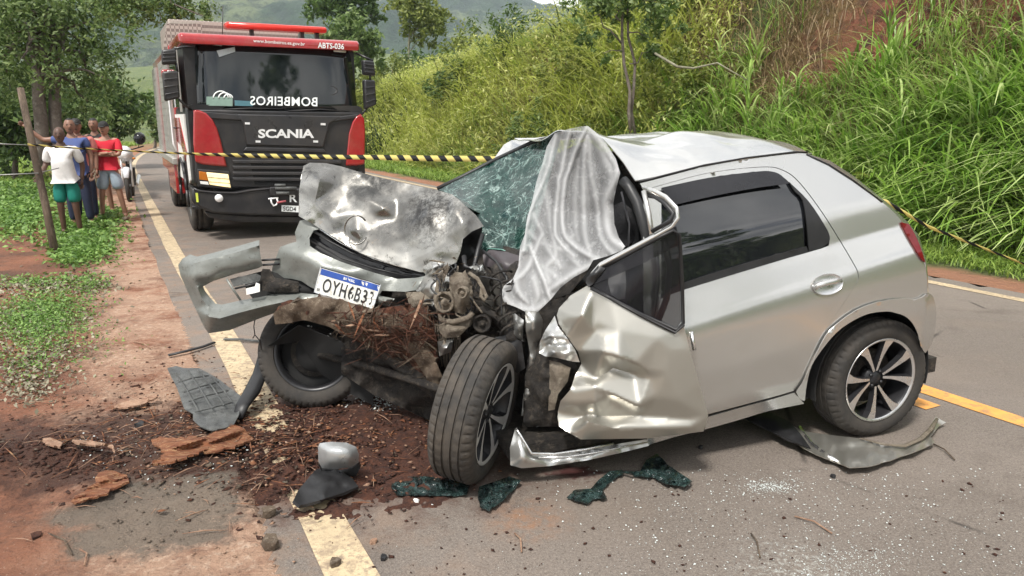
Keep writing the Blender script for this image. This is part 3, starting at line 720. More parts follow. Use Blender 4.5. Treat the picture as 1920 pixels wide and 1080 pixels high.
crumple('far_roof_corner', [(925, 299, 4.47), (945, 271, 4.5), (959, 263, 4.5), (1000, 259, 4.45), (1040, 254, 4.3), (1000, 265, 4.36), (950, 288, 4.45)], [], M_paint, car, step=8, thick=.01)
# ---- cabin: lining, seats, belt pillar
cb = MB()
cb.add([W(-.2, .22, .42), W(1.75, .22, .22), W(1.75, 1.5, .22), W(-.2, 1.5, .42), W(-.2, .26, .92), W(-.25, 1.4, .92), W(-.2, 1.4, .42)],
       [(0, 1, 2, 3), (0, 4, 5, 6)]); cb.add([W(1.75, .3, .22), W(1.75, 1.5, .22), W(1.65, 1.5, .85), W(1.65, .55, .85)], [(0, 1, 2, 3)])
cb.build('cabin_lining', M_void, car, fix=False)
for tt in (.46, 1.05):
    sb = MB(); sb.tube([W(.98, tt, .42), W(.92, tt, .62), W(.84, tt, .84), W(.80, tt, .98)], [.19, .21, .19, .14], 16, flat=.35)
    st = sb.build('seat', M_soft, car); MB().tube([W(.79, tt, 1.0), W(.77, tt, 1.07), W(.75, tt, 1.14), W(.75, tt, 1.2)], [.07, .12, .12, .06], 14, flat=.5).build('headrest', M_soft, st)
MB().tube([W(-.02, .82, .55), W(-.1, .82, .75), W(-.16, .82, 1.0)], [.5, .5, .45], 16, flat=.2).build('rear_seat', M_soft, car)
ptube('belt_pillar', [(1168, 338, 3.33), (1180, 352, 3.3), (1195, 380, 3.25), (1212, 440, 3.2), (1222, 560, 3.17)], .024, M_black, car)
ptube('seat_belt', [(1165, 360, 3.42), (1180, 420, 3.38), (1176, 500, 3.35)], .02, M_seat2, car, flat=.15)
ptube('seat_belt', [(1233, 470, 3.15), (1236, 530, 3.12), (1226, 600, 3.08)], .016, M_seat2, car, flat=.2)
ptube('belt_pillar', [(1243, 440, 3.12), (1256, 500, 3.1), (1250, 560, 3.08), (1230, 612, 3.06)], .014, M_black, car)
# crushed headrest/seat face in the gap of the door
crumple('seat_back', [(1150, 386, 3.52), (1166, 378, 3.5), (1184, 392, 3.48), (1193, 420, 3.47), (1190, 450, 3.46), (1172, 464, 3.46), (1154, 446, 3.5)], [(1170, 415, 3.43)], M_soft, car, step=6, thick=.05)
# ---- crushed front door, swung out
dout = [(1100, 536, 3.08), (1112, 542, 3.06), (1145, 560, 3.03), (1200, 590, 3.00), (1266, 622, 2.98), (1281, 608, 2.98), (1293, 654, 2.97), (1310, 715, 2.97), (1328, 780, 2.98), (1319, 809, 3.0), (1215, 822, 2.99), (1089, 824, 2.98),
        (1068, 812, 2.99), (1048, 799, 3.02), (1046, 772, 3.05), (1051, 752, 3.02), (1070, 730, 3.0), (1078, 705, 3.06), (1090, 682, 3.08), (1084, 660, 3.05), (1064, 632, 3.05), (1048, 608, 3.09), (1044, 591, 3.12), (1048, 578, 3.12), (1070, 554, 3.12)]
din = [(1092, 591, 3.00), (1114, 623, 3.04), (1131, 634, 2.985), (1131, 661, 2.95), (1161, 669, 2.915), (1193, 680, 2.90), (1215, 695, 2.92), (1218, 708, 2.95),   # 25..32
       (1117, 711, 3.03), (1199, 761, 2.90), (1114, 724, 2.955), (1117, 755, 2.95), (1095, 780, 3.05), (1101, 790, 2.94), (1150, 690, 3.045), (1190, 702, 3.03),  # 33..40
       (1160, 620, 2.975), (1234, 634, 2.935), (1250, 700, 2.915), (1255, 655, 2.93), (1272, 750, 2.92), (1120, 780, 3.03), (1200, 779, 3.01), (1290, 786, 2.985),  # 41..48
       (1150, 803, 2.93), (1230, 802, 2.93), (1296, 801, 2.95), (1150, 740, 2.985), (1230, 745, 2.925), (1078, 757, 2.99), (1110, 600, 3.05), (1070, 590, 3.06)]
din = [(a, b, 2.985+(c-2.985)*(.45 if a > 1190 else .8)) for a, b, c in din]
cre = [(25, 26), (26, 27), (27, 28), (28, 29), (29, 30), (30, 31), (31, 32), (32, 34), (35, 34), (35, 36), (36, 37), (38, 49), (49, 50), (50, 51), (46, 47), (47, 48), (33, 39), (39, 40)]
fd = crumple('front_door', dout, din, M_door, car, step=4.5, it=3, amp=.0, ns=40, seed=2, creases=cre, thick=.004)
fd['label'] = 'buckled silver front door hanging open with its window frame bent'
crumple('door_glass', [(1126, 499, 3.09), (1226, 448, 3.03), (1268, 424, 2.99), (1276, 500, 2.99), (1280, 600, 2.985), (1266, 619, 2.985), (1200, 587, 3.01), (1145, 557, 3.04), (1108, 537, 3.08)], [], M_doorglass, fd, step=20, thick=.003)
crumple('window_visor', [(1108, 525, 3.07), (1126, 503, 3.07), (1226, 452, 3.01), (1266, 430, 2.97), (1272, 460, 2.97), (1210, 492, 3.01), (1112, 534, 3.06)], [], M_doorglass, fd, step=20, thick=.003)
ptube('door_frame', [(1103, 530, 3.07), (1112, 512, 3.07), (1126, 496, 3.07), (1170, 473, 3.04), (1226, 443, 3.0), (1260, 424, 2.97), (1271, 408, 2.96), (1268, 392, 2.97), (1248, 371, 3.02), (1225, 359, 3.08), (1208, 356, 3.12)], .015, M_paint, fd, 10, .6)
ptube('window_seal', [(1126, 503, 3.065), (1170, 480, 3.035), (1226, 450, 2.995), (1262, 431, 2.965), (1274, 440, 2.96), (1279, 520, 2.97), (1281, 606, 2.975), (1267, 619, 2.975), (1200, 588, 2.995), (1145, 559, 3.025), (1108, 540, 3.06)], .008, M_black, fd)
ptube('window_seal', [(1210, 366, 3.11), (1228, 369, 3.07), (1246, 381, 3.01), (1262, 400, 2.965), (1258, 414, 2.965), (1222, 434, 3.0)], .009, M_black, fd)
ptube('frame_post', [(1207, 358, 3.10), (1216, 398, 3.06), (1222, 440, 3.01)], .011, M_paint, fd, 8)
crumple('mirror_foot', [(1098, 530, 3.06), (1104, 517, 3.06), (1122, 497, 3.06), (1140, 489, 3.07), (1134, 505, 3.05), (1112, 533, 3.05), (1103, 538, 3.05)], [(1115, 512, 3.02)], M_black, fd, step=5, thick=.01)
ptube('window_seal', [(1110, 541, 3.045), (1200, 591, 2.99), (1266, 624, 2.968), (1283, 609, 2.965)], .006, M_black, fd)
MB().tube([PY(1296, 622, 3.05), PY(1299, 640, 3.03), PY(1302, 656, 3.03)], .009, 8).build('door_latch', M_chrome, fd)
# ---- wheels
def wheel(center, axis, name='wheel', dusty=False, hub=True, roll=0., dark=False, scale=1.):
    e = empty(name, center); e.parent = car; e.matrix_parent_inverse = wm(car).inverted()
    ax = Vector(axis).normalized(); up = (ZV-ax*ZV.dot(ax)).normalized(); yv = up.cross(ax)
    M = Matrix((ax, yv, up)).transposed().to_4x4(); M.translation = center
    M = M @ Matrix.Rotation(roll, 4, 'X') @ Matrix.Scale(scale, 4)
    R0 = .305; hw = .093
    prof = [(.212, .075), (.216, .085), (.230, .093), (.25, .097), (.27, .096), (.285, .088), (.296, .076)]
    tre = []
    gs = [-.052, -.018, .018, .052]
    x = .074; edges = []
    tre.append((R0-.003, .068))
    for g in gs[::-1]:
        tre += [(R0-.0005, g+.0055), (R0-.008, g+.0035), (R0-.008, g-.0035), (R0-.0005, g-.0055)]
    tre.append((R0-.003, -.068)); full = prof+tre+[(a, -b) for a, b in prof[::-1]]
    n = 200; vs = []; fs = []; m = len(full)
    for k in range(n):
        a = 2*math.pi*k/n; ph = k % 4
        for j, (r, xx) in enumerate(full):
            rr = r
            if abs(xx) > .058 and r > .28: rr = r-(.0065 if ph == 0 else 0)
            elif r > .303 and abs(abs(xx)-.035) < .013: rr = r-(.004 if (k+int(xx*400)) % 5 == 0 else 0)
            vs.append((xx, rr*math.cos(a), rr*math.sin(a)))
    for k in range(n):
        for j in range(m-1): fs.append((k*m+j, k*m+j+1, ((k+1) % n)*m+j+1, ((k+1) % n)*m+j))
    t = MB().add(vs, fs, True, M).build('tyre', M_rubber2 if dusty and not dark else M_rubber, e); autosmooth(t, 28)
    rm = M_alloydk if dark else (M_alloy2 if dusty else M_alloy)
    r = MB(); r.lathe([(.213, .082), (.216, .088), (.209, .087), (.201, .07), (.192, .03), (.186, -.05), (.2, -.08), (.212, -.08)], 64, M)
    rim = r.build('rim', M_alloydk, e)
    MB().lathe([(.212, .086), (.2175, .0895), (.2115, .0895), (.203, .083)], 72, M).build('rim_lip', rm, e)
    MB().lathe([(0, .0), (.14, .0), (.14, -.02), (0, -.02)], 40, M @ Matrix.Translation((.03 if dark else 0, 0, 0))).build('brake_disc', M_greasy, e)
    MB().lathe([(0, .060), (.026, .060), (.032, .052), (.055, .048), (.062, .03), (.06, .0), (0, 0)], 32, M).build('hub', M_alloydk, e)
    if dark:
        MB().lathe([(.20, .03), (.17, .02), (.12, .04), (.11, .0), (.06, -.01), (0, -.01)], 48, M).build('wheel_disc', M_void, e)  # black disc puts the darkness of the wheel's hollow into colour
        for q in range(9): c_ = Vector((.005, (.10+.008*(q*5 % 9))*math.cos(q*q*.9+.2), (.10+.008*(q*7 % 9))*math.sin(q*q*.9+.2))); MB().ball(c_, (.003, .005+.004*(q % 3), .005), 5, 3, M).build('paint_chip', M_glass_chip, e)
    for k in range(0 if dark else 4):
        for sgn in (-1, 1):
            a0 = 2*math.pi*k/4+sgn*R(13); a1 = 2*math.pi*k/4+sgn*R(25)
            def pt(rad, an, side, xx): 
                c, s_ = math.cos(an), math.sin(an); return (xx, rad*c-side*s_, rad*s_+side*c)
            b0 = 2*math.pi*k/4; st = [(.042, b0+sgn*R(11), .006, .058), (.09, b0+sgn*R(15.5), .0078, .066), (.13, b0+sgn*R(18), .0110, .072), (.168, b0+sgn*R(20), .0165, .079), (.205, b0+sgn*R(23), .026, .084)]
            vs = []; 
            for rad, an, hwid, xx in st:
                vs += [pt(rad, an, -hwid, xx), pt(rad, an, hwid, xx), pt(rad, an, hwid*1.3, xx-.03), pt(rad, an, -hwid*1.3, xx-.03)]
            top = [(i*4, i*4+1, i*4+5, i*4+4) for i in range(4)]
            sides = [f for i in range(4) for f in ((i*4+1, i*4+2, i*4+6, i*4+5), (i*4+2, i*4+3, i*4+7, i*4+6), (i*4+3, i*4, i*4+4, i*4+7))]
            mb = MB().add(vs, top+sides, False, M); me = bpy.data.meshes.new('spoke'); me.from_pydata(mb.v, [], mb.f); me.update()
            o = link('spoke', me, [rm, M_alloydk], e)
            for i in range(len(top), len(top)+len(sides)): me.polygons[i].material_index = 1
    for k in range(4):
        a = 2*math.pi*(k+.5)/4; MB().tube([(.045, .04*math.cos(a), .04*math.sin(a)), (.062, .04*math.cos(a), .04*math.sin(a))], .008, 6, M=M).build('wheel_nut', M_alloydk, e)
    return e
wheel(W(0, .11, .302), -RV, roll=R(14)); 
wheel(PY(893, 766, 3.08), (.935, -.31, -.16), dusty=True, roll=R(38), scale=1.05)
wheel(PY(592, 660, 4.02), (-.10, .93, -.25), dusty=True, dark=True, roll=R(10))
wheel(W(.05, 1.52, .302), RV, roll=R(33))
# dark wheel house
V = []; F = []
n = 22
for i in range(n+1):
    a = math.pi*(i/n)*1.12-.2
    for t in (.05, .42): V.append(W(.02+math.cos(a)*.355, t, .30+math.sin(a)*.36))
for i in range(n): F.append((2*i, 2*i+1, 2*i+3, 2*i+2))
V += [W(.45, .42, .15), W(.45, .42, .7), W(-.45, .42, .7), W(-.45, .42, .15)]; b = len(V)-4; F.append((b, b+1, b+2, b+3))
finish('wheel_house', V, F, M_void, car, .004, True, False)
MB().tube([W(0, .15, .3), W(0, 1.5, .3)], .03, 10).build('rear_axle', M_greasy, car)
# underbody
MB().add([W(-.5, .15, .33), W(1.9, .15, .17), W(1.9, 1.5, .17), W(-.5, 1.5, .33), W(-.5, .15, .25), W(1.9, .15, .11), W(1.9, 1.5, .11), W(-.5, 1.5, .25)],
         [(0, 1, 2, 3), (4, 5, 6, 7), (0, 1, 5, 4), (1, 2, 6, 5), (2, 3, 7, 6), (3, 0, 4, 7)]).build('floor_pan', M_greasy, car)
# ---- bonnet
ho = [(560, 405, 3.95), (585, 419, 3.93), (612, 436, 3.9), (675, 474, 3.82), (737, 496, 3.75), (787, 510, 3.68), (812, 512, 3.63), (831, 503, 3.62), (856, 492, 3.62), (864, 470, 3.62), (868, 448, 3.62), (885, 434, 3.64), (907, 424, 3.68),
      (893, 404, 3.70), (870, 383, 3.73), (847, 364, 3.82), (810, 354, 3.9), (769, 346, 3.96), (720, 335, 4.03), (672, 322, 4.1), (640, 312, 4.14), (612, 306, 4.15), (581, 305, 4.12), (569, 311, 4.08), (561, 355, 4.0)]
hi = [(600, 335, 3.97), (590, 380, 3.93), (640, 345, 4.05), (650, 372, 3.99), (700, 352, 4.03), (690, 375, 3.93), (745, 372, 3.94), (790, 372, 3.86), (745, 410, 3.88), (700, 405, 3.895), (800, 410, 3.74), (840, 400, 3.73), (835, 440, 3.66),
      (648, 432, 3.90), (668, 398, 3.915), (692, 430, 3.86), (668, 432, 3.84), (680, 455, 3.84), (750, 440, 3.80), (790, 450, 3.72), (730, 468, 3.79), (770, 478, 3.74), (620, 405, 3.92), (805, 480, 3.65), (850, 395, 3.70), (866, 420, 3.63),
      (720, 390, 3.87), (660, 352, 4.03), (810, 385, 3.79)]
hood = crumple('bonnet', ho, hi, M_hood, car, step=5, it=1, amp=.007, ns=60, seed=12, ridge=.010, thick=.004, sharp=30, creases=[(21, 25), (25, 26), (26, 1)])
hood['label'] = 'scraped and folded silver bonnet'
crumple('bonnet_underside', [(868, 446, 3.66), (885, 433, 3.68), (905, 425, 3.71), (902, 448, 3.76), (890, 478, 3.78), (878, 494, 3.76), (862, 492, 3.7), (860, 470, 3.68)], [(880, 460, 3.8)], M_black, car, step=6)
tb = []
for (u, v, y) in ho[14:24]: tb.append(PY(u, v+2, y))
V = [p for p in tb]+[p+RV*.35-ZV*.12-FV*.25 for p in tb]+[p+RV*.45-ZV*.45-FV*.45 for p in tb]; n = len(tb)
F = [(i+k*n, i+1+k*n, i+1+(k+1)*n, i+(k+1)*n) for k in range(2) for i in range(n-1)]
finish('bonnet_back', V, F, M_hood, car, .004, True, False)
ring = []
for k in range(25):
    a = 2*math.pi*k/24*.8+R(40); ring.append((668+22*math.cos(a), 431-27*math.sin(a), 3.815+.02*math.cos(a*2)))
ptube('dent_highlight_ring', ring, .0045, M_hood, hood, 6)  # tube giving shape to the crescent highlight of a round dent
# ---- bumper face with plate and slots
bo = [(562, 414, 3.97), (574, 411, 3.96), (590, 421, 3.95), (601, 429, 3.93), (588, 432, 3.93), (580, 446, 3.92), (581, 461, 3.90), (600, 474, 3.88), (640, 491, 3.84), (700, 511, 3.78), (745, 523, 3.73), (778, 521, 3.69), (800, 517, 3.66), (822, 512, 3.64), (835, 516, 3.63), (818, 530, 3.62), (800, 541, 3.62), (760, 547, 3.66),
      (716, 545, 3.72), (700, 572, 3.73), (650, 560, 3.8), (600, 546, 3.85), (582, 538, 3.88), (565, 527, 3.9), (548, 523, 3.92), (530, 521, 3.94), (512, 522, 3.95), (509, 514, 3.95), (511, 500, 3.95), (518, 482, 3.95), (525, 463, 3.96), (545, 456, 3.96), (556, 453, 3.96), (553, 436, 3.97)]
bi = [(560, 480, 3.88), (600, 500, 3.82), (545, 470, 3.91), (565, 440, 3.95), (650, 510, 3.79), (720, 525, 3.72), (780, 530, 3.64), (540, 505, 3.92)]
fb = crumple('front_bumper', bo, bi, M_bumper, car, step=5, it=2, amp=.006, ns=25, seed=3, ridge=.006)
fb['label'] = 'bent silver bumper centre with the number plate'
g1 = crumple('grille', [(578, 440, 3.99), (612, 458, 3.96), (650, 476, 3.92), (700, 495, 3.86), (760, 513, 3.79), (800, 517, 3.74), (760, 528, 3.78), (700, 515, 3.84), (640, 496, 3.9), (598, 478, 3.94), (579, 464, 3.96)], [], M_black, car, step=8, amp=.01, ns=12)
g2 = crumple('grille', [(575, 412, 4.0), (600, 422, 3.97), (640, 446, 3.94), (700, 474, 3.88), (760, 498, 3.8), (815, 508, 3.7), (800, 518, 3.73), (740, 512, 3.8), (660, 484, 3.9), (612, 462, 3.95), (584, 444, 3.98)], [], M_blackgloss, car, step=8, amp=.01, ns=12)
ptube('grille_bar', [(586, 432, 3.95), (620, 453, 3.92), (660, 474, 3.87), (710, 492, 3.81), (762, 508, 3.75), (800, 514, 3.70)], .010, M_black, car, 8, .6)
ptube('grille_bar', [(596, 428, 3.935), (640, 456, 3.89), (700, 485, 3.82), (760, 503, 3.74)], .004, M_chrome, car, 6)
ptube('grille_bar', [(583, 452, 3.94), (640, 484, 3.87), (700, 503, 3.81), (770, 519, 3.72)], .004, M_black, car, 6)
# plate: four corners, lettering laid on it
def plate_mat():
    m = MT('dirty_number_plate', (.66, .66, .62), .4); m.col(m.noise(16, 6, .8, .52, .68), (.33, .27, .19), amt=.8); m.bump(m.noise(30, 4, .7, .2, .8), .3, .004); return m.m
M_plate = plate_mat(); M_blue = simple('plate_blue', (.012, .05, .24), .35); M_ink = simple('plate_ink', (.015, .015, .015), .6)
TL, TR, BL = PY(603, 502, 3.80), PY(716, 535, 3.66), PY(591, 542, 3.78)
px = (TR-TL); PW = px.length; px.normalize(); pz = (TL-BL); PH = .13; pz = (pz-px*pz.dot(px)).normalized(); pn = px.cross(pz).normalized()
if pn.dot(CO-TL) < 0: pn = -pn
def plate_pt(a, b, o=0.):            # a, b in 0..1 from top left; the right-hand end is curled and crumpled
    c = .022*max(0, (a-.5)/.5)**2*math.sin(a*14)+.006*math.sin(a*23+b*5)*float(a > .45)
    return TL+px*PW*a-pz*PH*(b-.10*max(0, a-.55)*b)+pn*(o+c)
PW = max(.37, min(.41, PW))
def plate_sheet(name, a0, a1, b0, b1, o, mat, par, n=18):
    V = [plate_pt(a0+(a1-a0)*i/n, b0+(b1-b0)*j/4, o) for j in range(5) for i in range(n+1)]
    F = [(j*(n+1)+i, j*(n+1)+i+1, (j+1)*(n+1)+i+1, (j+1)*(n+1)+i) for j in range(4) for i in range(n)]
    return finish(name, V, F, mat, par, .0012)
npl = plate_sheet('number_plate', 0, 1, 0, 1, .004, M_plate, car)
plate_sheet('blue_band', .012, .985, .03, .27, .0055, M_blue, npl)
def text_mesh(txt, size, extrude=.0, offset=0., spacing=1., align='CENTER'):
    c = bpy.data.curves.new('t', 'FONT'); c.body = txt; c.size = size; c.extrude = extrude; c.offset = offset; c.space_character = spacing
    c.align_x = align; c.align_y = 'CENTER'; c.resolution_u = 3
    o = bpy.data.objects.new('t', c); COL.objects.link(o); dg = bpy.context.evaluated_depsgraph_get(); dg.update()
    me = bpy.data.meshes.new_from_object(o.evaluated_get(dg)); bpy.data.objects.remove(o); bpy.data.curves.remove(c); return me
def place_text(name, txt, fn, mat, parent, offset=.0, spacing=1.0, w=1., h=1., extrude=0.):
    """fn maps (x 0..1, y 0..1 upward, out) to a point; the text fills the unit box"""
    me = text_mesh(txt, 1., extrude, offset, spacing); xs = [v.co.x for v in me.vertices]; ys = [v.co.y for v in me.vertices]
    x0, x1, y0, y1 = min(xs), max(xs), min(ys), max(ys)
    for v in me.vertices: v.co = fn((v.co.x-x0)/(x1-x0), (v.co.y-y0)/(y1-y0), v.co.z)
    return link(name, me, mat, parent)
place_text('plate_lettering', 'OYH6B33', lambda x, y, o: plate_pt(.10+.82*x, .90-.56*y, .0065), M_ink, npl, offset=.012, spacing=1.12)
place_text('plate_lettering', 'BRASIL', lambda x, y, o: plate_pt(.40+.20*x, .20-.10*y, .0075), M_white, npl, offset=.01, spacing=1.1)
place_text('plate_lettering', 'BR', lambda x, y, o: plate_pt(.025+.05*x, .93-.12*y, .0065), M_ink, npl)
for a0, a1, b0, b1 in ((-.01, 1.01, -.03, .0), (-.01, 1.01, 1., 1.03), (-.012, .0, -.03, 1.03), (1., 1.012, -.03, 1.03)):
    plate_sheet('plate_rim', a0, a1, b0, b1, .006, M_black if b1 < .1 else M_alloy, npl, 18)
# torn-off end of the bumper sticking out over the shoulder
eo = [(334, 497, 4.02), (342, 485, 4.0), (356, 477, 4.0), (370, 481, 3.98), (400, 474, 3.96), (440, 463, 3.96), (486, 450, 3.97), (487, 470, 3.90), (492, 499, 3.90), (484, 503, 3.92), (440, 514, 3.92), (400, 527, 3.93), (381, 537, 3.94), (384, 545, 3.95), (394, 558, 3.95), (404, 569, 3.94),
      (416, 571, 3.93), (452, 563, 3.92), (482, 558, 3.92), (514, 551, 3.92), (561, 549, 3.90), (600, 553, 3.86), (598, 561, 3.84), (561, 571, 3.85), (512, 588, 3.86), (487, 597, 3.87), (431, 619, 3.88), (391, 625, 3.90), (382, 612, 3.90), (366, 578, 3.93), (350, 543, 3.96), (338, 516, 4.0)]
ei = [(362, 494, 3.90), (400, 484, 3.88), (440, 474, 3.88), (486, 460, 3.885), (360, 520, 3.88), (420, 506, 3.87), (485, 490, 3.88), (400, 519, 3.875), (440, 507, 3.875), (371, 540, 3.885), (378, 560, 3.885), (392, 577, 3.875), (408, 583, 3.86), (450, 573, 3.845), (500, 562, 3.845), (560, 555, 3.845),
      (392, 594, 3.80), (412, 597, 3.785), (450, 586, 3.78), (500, 573, 3.785), (556, 561, 3.80), (385, 540, 3.94)]
be = crumple('bumper_end', eo, ei, M_bumper, car, step=5, it=3, amp=.001, ns=50, seed=6, thick=.006, sharp=32, creases=[(32, 33), (33, 34), (34, 35), (41, 42), (42, 43), (44, 45), (45, 46), (46, 47), (48, 49), (49, 50), (50, 51), (51, 52)]); be['label'] = 'torn grey-silver bumper end jutting out sideways'
ptube('bumper_rib', [(425, 523, 3.86), (438, 544, 3.85), (451, 563, 3.85)], .006, M_bumper, be)
crumple('bumper_mesh', [(455, 518, 3.95), (500, 506, 3.95), (560, 524, 3.94), (600, 540, 3.92), (600, 553, 3.9), (514, 552, 3.92), (474, 560, 3.92), (462, 545, 3.94)], [(520, 532, 3.9), (560, 545, 3.86)], M_void, be, step=6, amp=.02, ns=14)
crumple('bumper_mesh', [(431, 523, 3.92), (480, 513, 3.9), (488, 517, 3.9), (492, 526, 3.9), (470, 531, 3.9), (438, 538, 3.91)], [], M_liner, be, step=8)
crumple('bumper_mesh', [(492, 504, 3.9), (506, 505, 3.9), (514, 520, 3.89), (560, 528, 3.88), (560, 548, 3.87), (520, 549, 3.88), (492, 545, 3.89), (487, 530, 3.89)], [(520, 538, 3.84)], M_greasy, be, step=5, amp=.02, ns=12)
crumple('broken_clip', [(461, 541, 3.84), (478, 537, 3.84), (480, 530, 3.84), (487, 533, 3.83), (487, 547, 3.83), (462, 553, 3.84)], [], M_white, be, step=5)
ptube('broken_clip', [(441, 541, 3.86), (462, 536, 3.85), (485, 530, 3.86)], .006, M_black, be)
for v in (488, 497): ptube('broken_clip', [(491, v, 3.93), (505, v-1, 3.93), (524, v-2, 3.93)], .006, M_black, be)
ptube('hanging_wire', [(478, 600, 3.85), (476, 612, 3.84), (478, 628, 3.84), (474, 634, 3.85)], .003, M_black, be, 5)
ptube('hanging_wire', [(478, 628, 3.84), (488, 640, 3.86), (490, 655, 3.9)], .003, M_black, be, 5)
# ---- torn metal between wheel and door
crumple('fender_strip', [(985, 582, 3.2), (1010, 584, 3.22), (1018, 600, 3.24), (1012, 650, 3.26), (1004, 700, 3.26), (1000, 750, 3.22), (990, 776, 3.2), (978, 780, 3.18), (982, 740, 3.2), (990, 700, 3.22), (994, 660, 3.2), (986, 620, 3.2)],
        [(1000, 610, 3.14), (1003, 680, 3.17), (990, 740, 3.14)], M_scuff, car, step=5, amp=.02, ns=12, seed=8)
crumple('headlamp_reflector', [(1011, 662, 3.08), (1013, 640, 3.08), (1022, 620, 3.10), (1040, 592, 3.11), (1046, 612, 3.08), (1062, 632, 3.05), (1078, 655, 3.04), (1087, 679, 3.03), (1074, 678, 3.03), (1040, 670, 3.04), (1022, 668, 3.05)],
        [(1035, 630, 3.02), (1050, 650, 3.07), (1040, 660, 3.0), (1066, 662, 3.0), (1025, 645, 3.1)], M_scuff, car, step=4, amp=.02, ns=13, seed=9)
crumple('door_pillar_wreck', [(1000, 590, 3.35), (1040, 560, 3.35), (1100, 540, 3.3), (1110, 700, 3.25), (1075, 740, 3.2), (1050, 800, 3.15), (980, 800, 3.15), (985, 700, 3.25)], [(1040, 700, 3.12), (1025, 740, 3.08), (1060, 690, 3.1), (1020, 690, 3.12)], M_greasy, car, step=6, amp=.06, ns=18, seed=10, ridge=.03)
crumple('bent_bracket', [(1030, 676, 3.08), (1050, 680, 3.06), (1070, 690, 3.05), (1064, 716, 3.05), (1046, 740, 3.04), (1040, 768, 3.05), (1028, 770, 3.06), (1030, 720, 3.08)], [(1045, 705, 3.02)], M_castal, car, step=5, amp=.02, ns=10, seed=13)
# ---- engine bay
crumple('engine_bay', [(800, 505, 3.85), (850, 470, 3.85), (905, 450, 3.9), (980, 470, 3.75), (1050, 490, 3.6), (1110, 500, 3.45), (1060, 560, 3.4), (1010, 640, 3.4), (990, 760, 3.4), (960, 800, 3.45), (830, 800, 3.65), (700, 740, 3.85), (640, 700, 3.9), (640, 560, 3.95), (720, 545, 3.85)],
        [(860, 560, 3.6), (930, 560, 3.5), (900, 640, 3.55), (780, 640, 3.7), (960, 520, 3.55)], M_greasy, car, step=8, amp=.10, ns=26, seed=14, ridge=.07)
crumple('engine_block', [(842, 520, 3.40), (855, 510, 3.38), (874, 512, 3.36), (884, 528, 3.36), (887, 552, 3.36), (884, 576, 3.36), (868, 590, 3.38), (852, 584, 3.4), (845, 560, 3.4)], [(864, 530, 3.30), (868, 560, 3.28), (856, 548, 3.34)], M_castal, car, step=4, amp=.03, ns=11, seed=15, thick=.03)
crumple('gearbox_casing', [(826, 600, 3.42), (850, 604, 3.36), (875, 598, 3.34), (886, 588, 3.33), (880, 612, 3.32), (860, 632, 3.33), (832, 634, 3.37), (822, 618, 3.4)], [(850, 618, 3.29)], M_castal, car, step=4, amp=.02, ns=11, seed=16, thick=.02)
crumple('inner_wing', [(895, 515, 3.5), (940, 530, 3.4), (965, 560, 3.34), (978, 600, 3.3), (985, 640, 3.28), (960, 640, 3.3), (930, 610, 3.38), (905, 570, 3.46)], [(940, 570, 3.36), (955, 610, 3.26)], simple('undercoat_grey', (.045, .042, .036), .55, .2), car, step=5, amp=.02, ns=20, seed=17)
crumple('cowl', [(905, 478, 3.72), (918, 468, 3.74), (950, 472, 3.7), (975, 480, 3.62), (978, 500, 3.56), (960, 520, 3.56), (930, 505, 3.62), (908, 498, 3.68)], [(940, 488, 3.58)], simple('dark_plum_plastic', (.05, .042, .046), .5), car, step=5, amp=.02, ns=14, seed=18)
ptube('hose', [(880, 512, 3.36), (895, 522, 3.33), (905, 540, 3.32), (912, 556, 3.31), (908, 564, 3.31), (902, 556, 3.31), (904, 538, 3.33)], .009, M_castal, car)
ptube('hose', [(870, 480, 3.6), (872, 500, 3.56), (888, 506, 3.54), (896, 470, 3.6), (905, 440, 3.66)], .012, M_black, car)
ptube('hose', [(840, 500, 3.5), (825, 520, 3.46), (818, 560, 3.42), (828, 600, 3.4), (850, 604, 3.34), (878, 596, 3.3), (886, 586, 3.3)], .014, M_castal, car)
ptube('hose', [(880, 590, 3.4), (905, 580, 3.36), (930, 592, 3.33), (950, 612, 3.3)], .016, M_greasy, car)
ptube('strut', [(930, 500, 3.5), (950, 540, 3.42), (962, 600, 3.3), (960, 640, 3.22)], .03, M_greasy, car)
ptube('brake_hose', [(905, 470, 3.6), (930, 490, 3.5), (950, 520, 3.4), (955, 560, 3.34)], .007, M_black, car)
def debris_mb(n, uv, Y, size, seed, dY=.1, elong=2.5, thin=1.):
    rg = random.Random(seed); mb = MB()
    for _ in range(n):
        u, v = uv(rg); c = PY(u, v, Y(u, v)-rg.random()*dY); s = size*(.4+rg.random()); q = Matrix.Translation(c) @ Matrix.Rotation(rg.random()*6.3, 4, Vector((rg.random()-.5, rg.random()-.5, rg.random()-.5)).normalized())
        a = s*elong*(.5+rg.random()); b_ = s*(.3+.5*rg.random())*thin; th = s*.16*thin
        vs = [(-a, -b_*rg.random(), -th), (a*rg.random(), -b_, 0), (a, b_*.4, th), (-a*.3, b_, th*1.3), (-a*.8, -b_*.4, th*2), (a*.7, -b_*.3, th*1.6)]
        mb.add(vs, [(0, 1, 2, 3), (4, 5, 2, 3), (0, 4, 3), (0, 1, 5, 4), (1, 2, 5)], False, q)
    return mb
tag(debris_mb(150, lambda r: (r.uniform(800, 965), r.uniform(510, 700)), lambda u, v: float(np.interp(u, [790, 900, 1000], [3.66, 3.48, 3.36])), .014, 3, .10).build('crushed_fragments', M_greasy, car, fix=False), kind='stuff')
tag(debris_mb(70, lambda r: (r.gauss(850, 30), r.gauss(560, 38)), lambda u, v: 3.45, .010, 4, .10).build('crushed_fragments', M_castal, car, fix=False), kind='stuff')
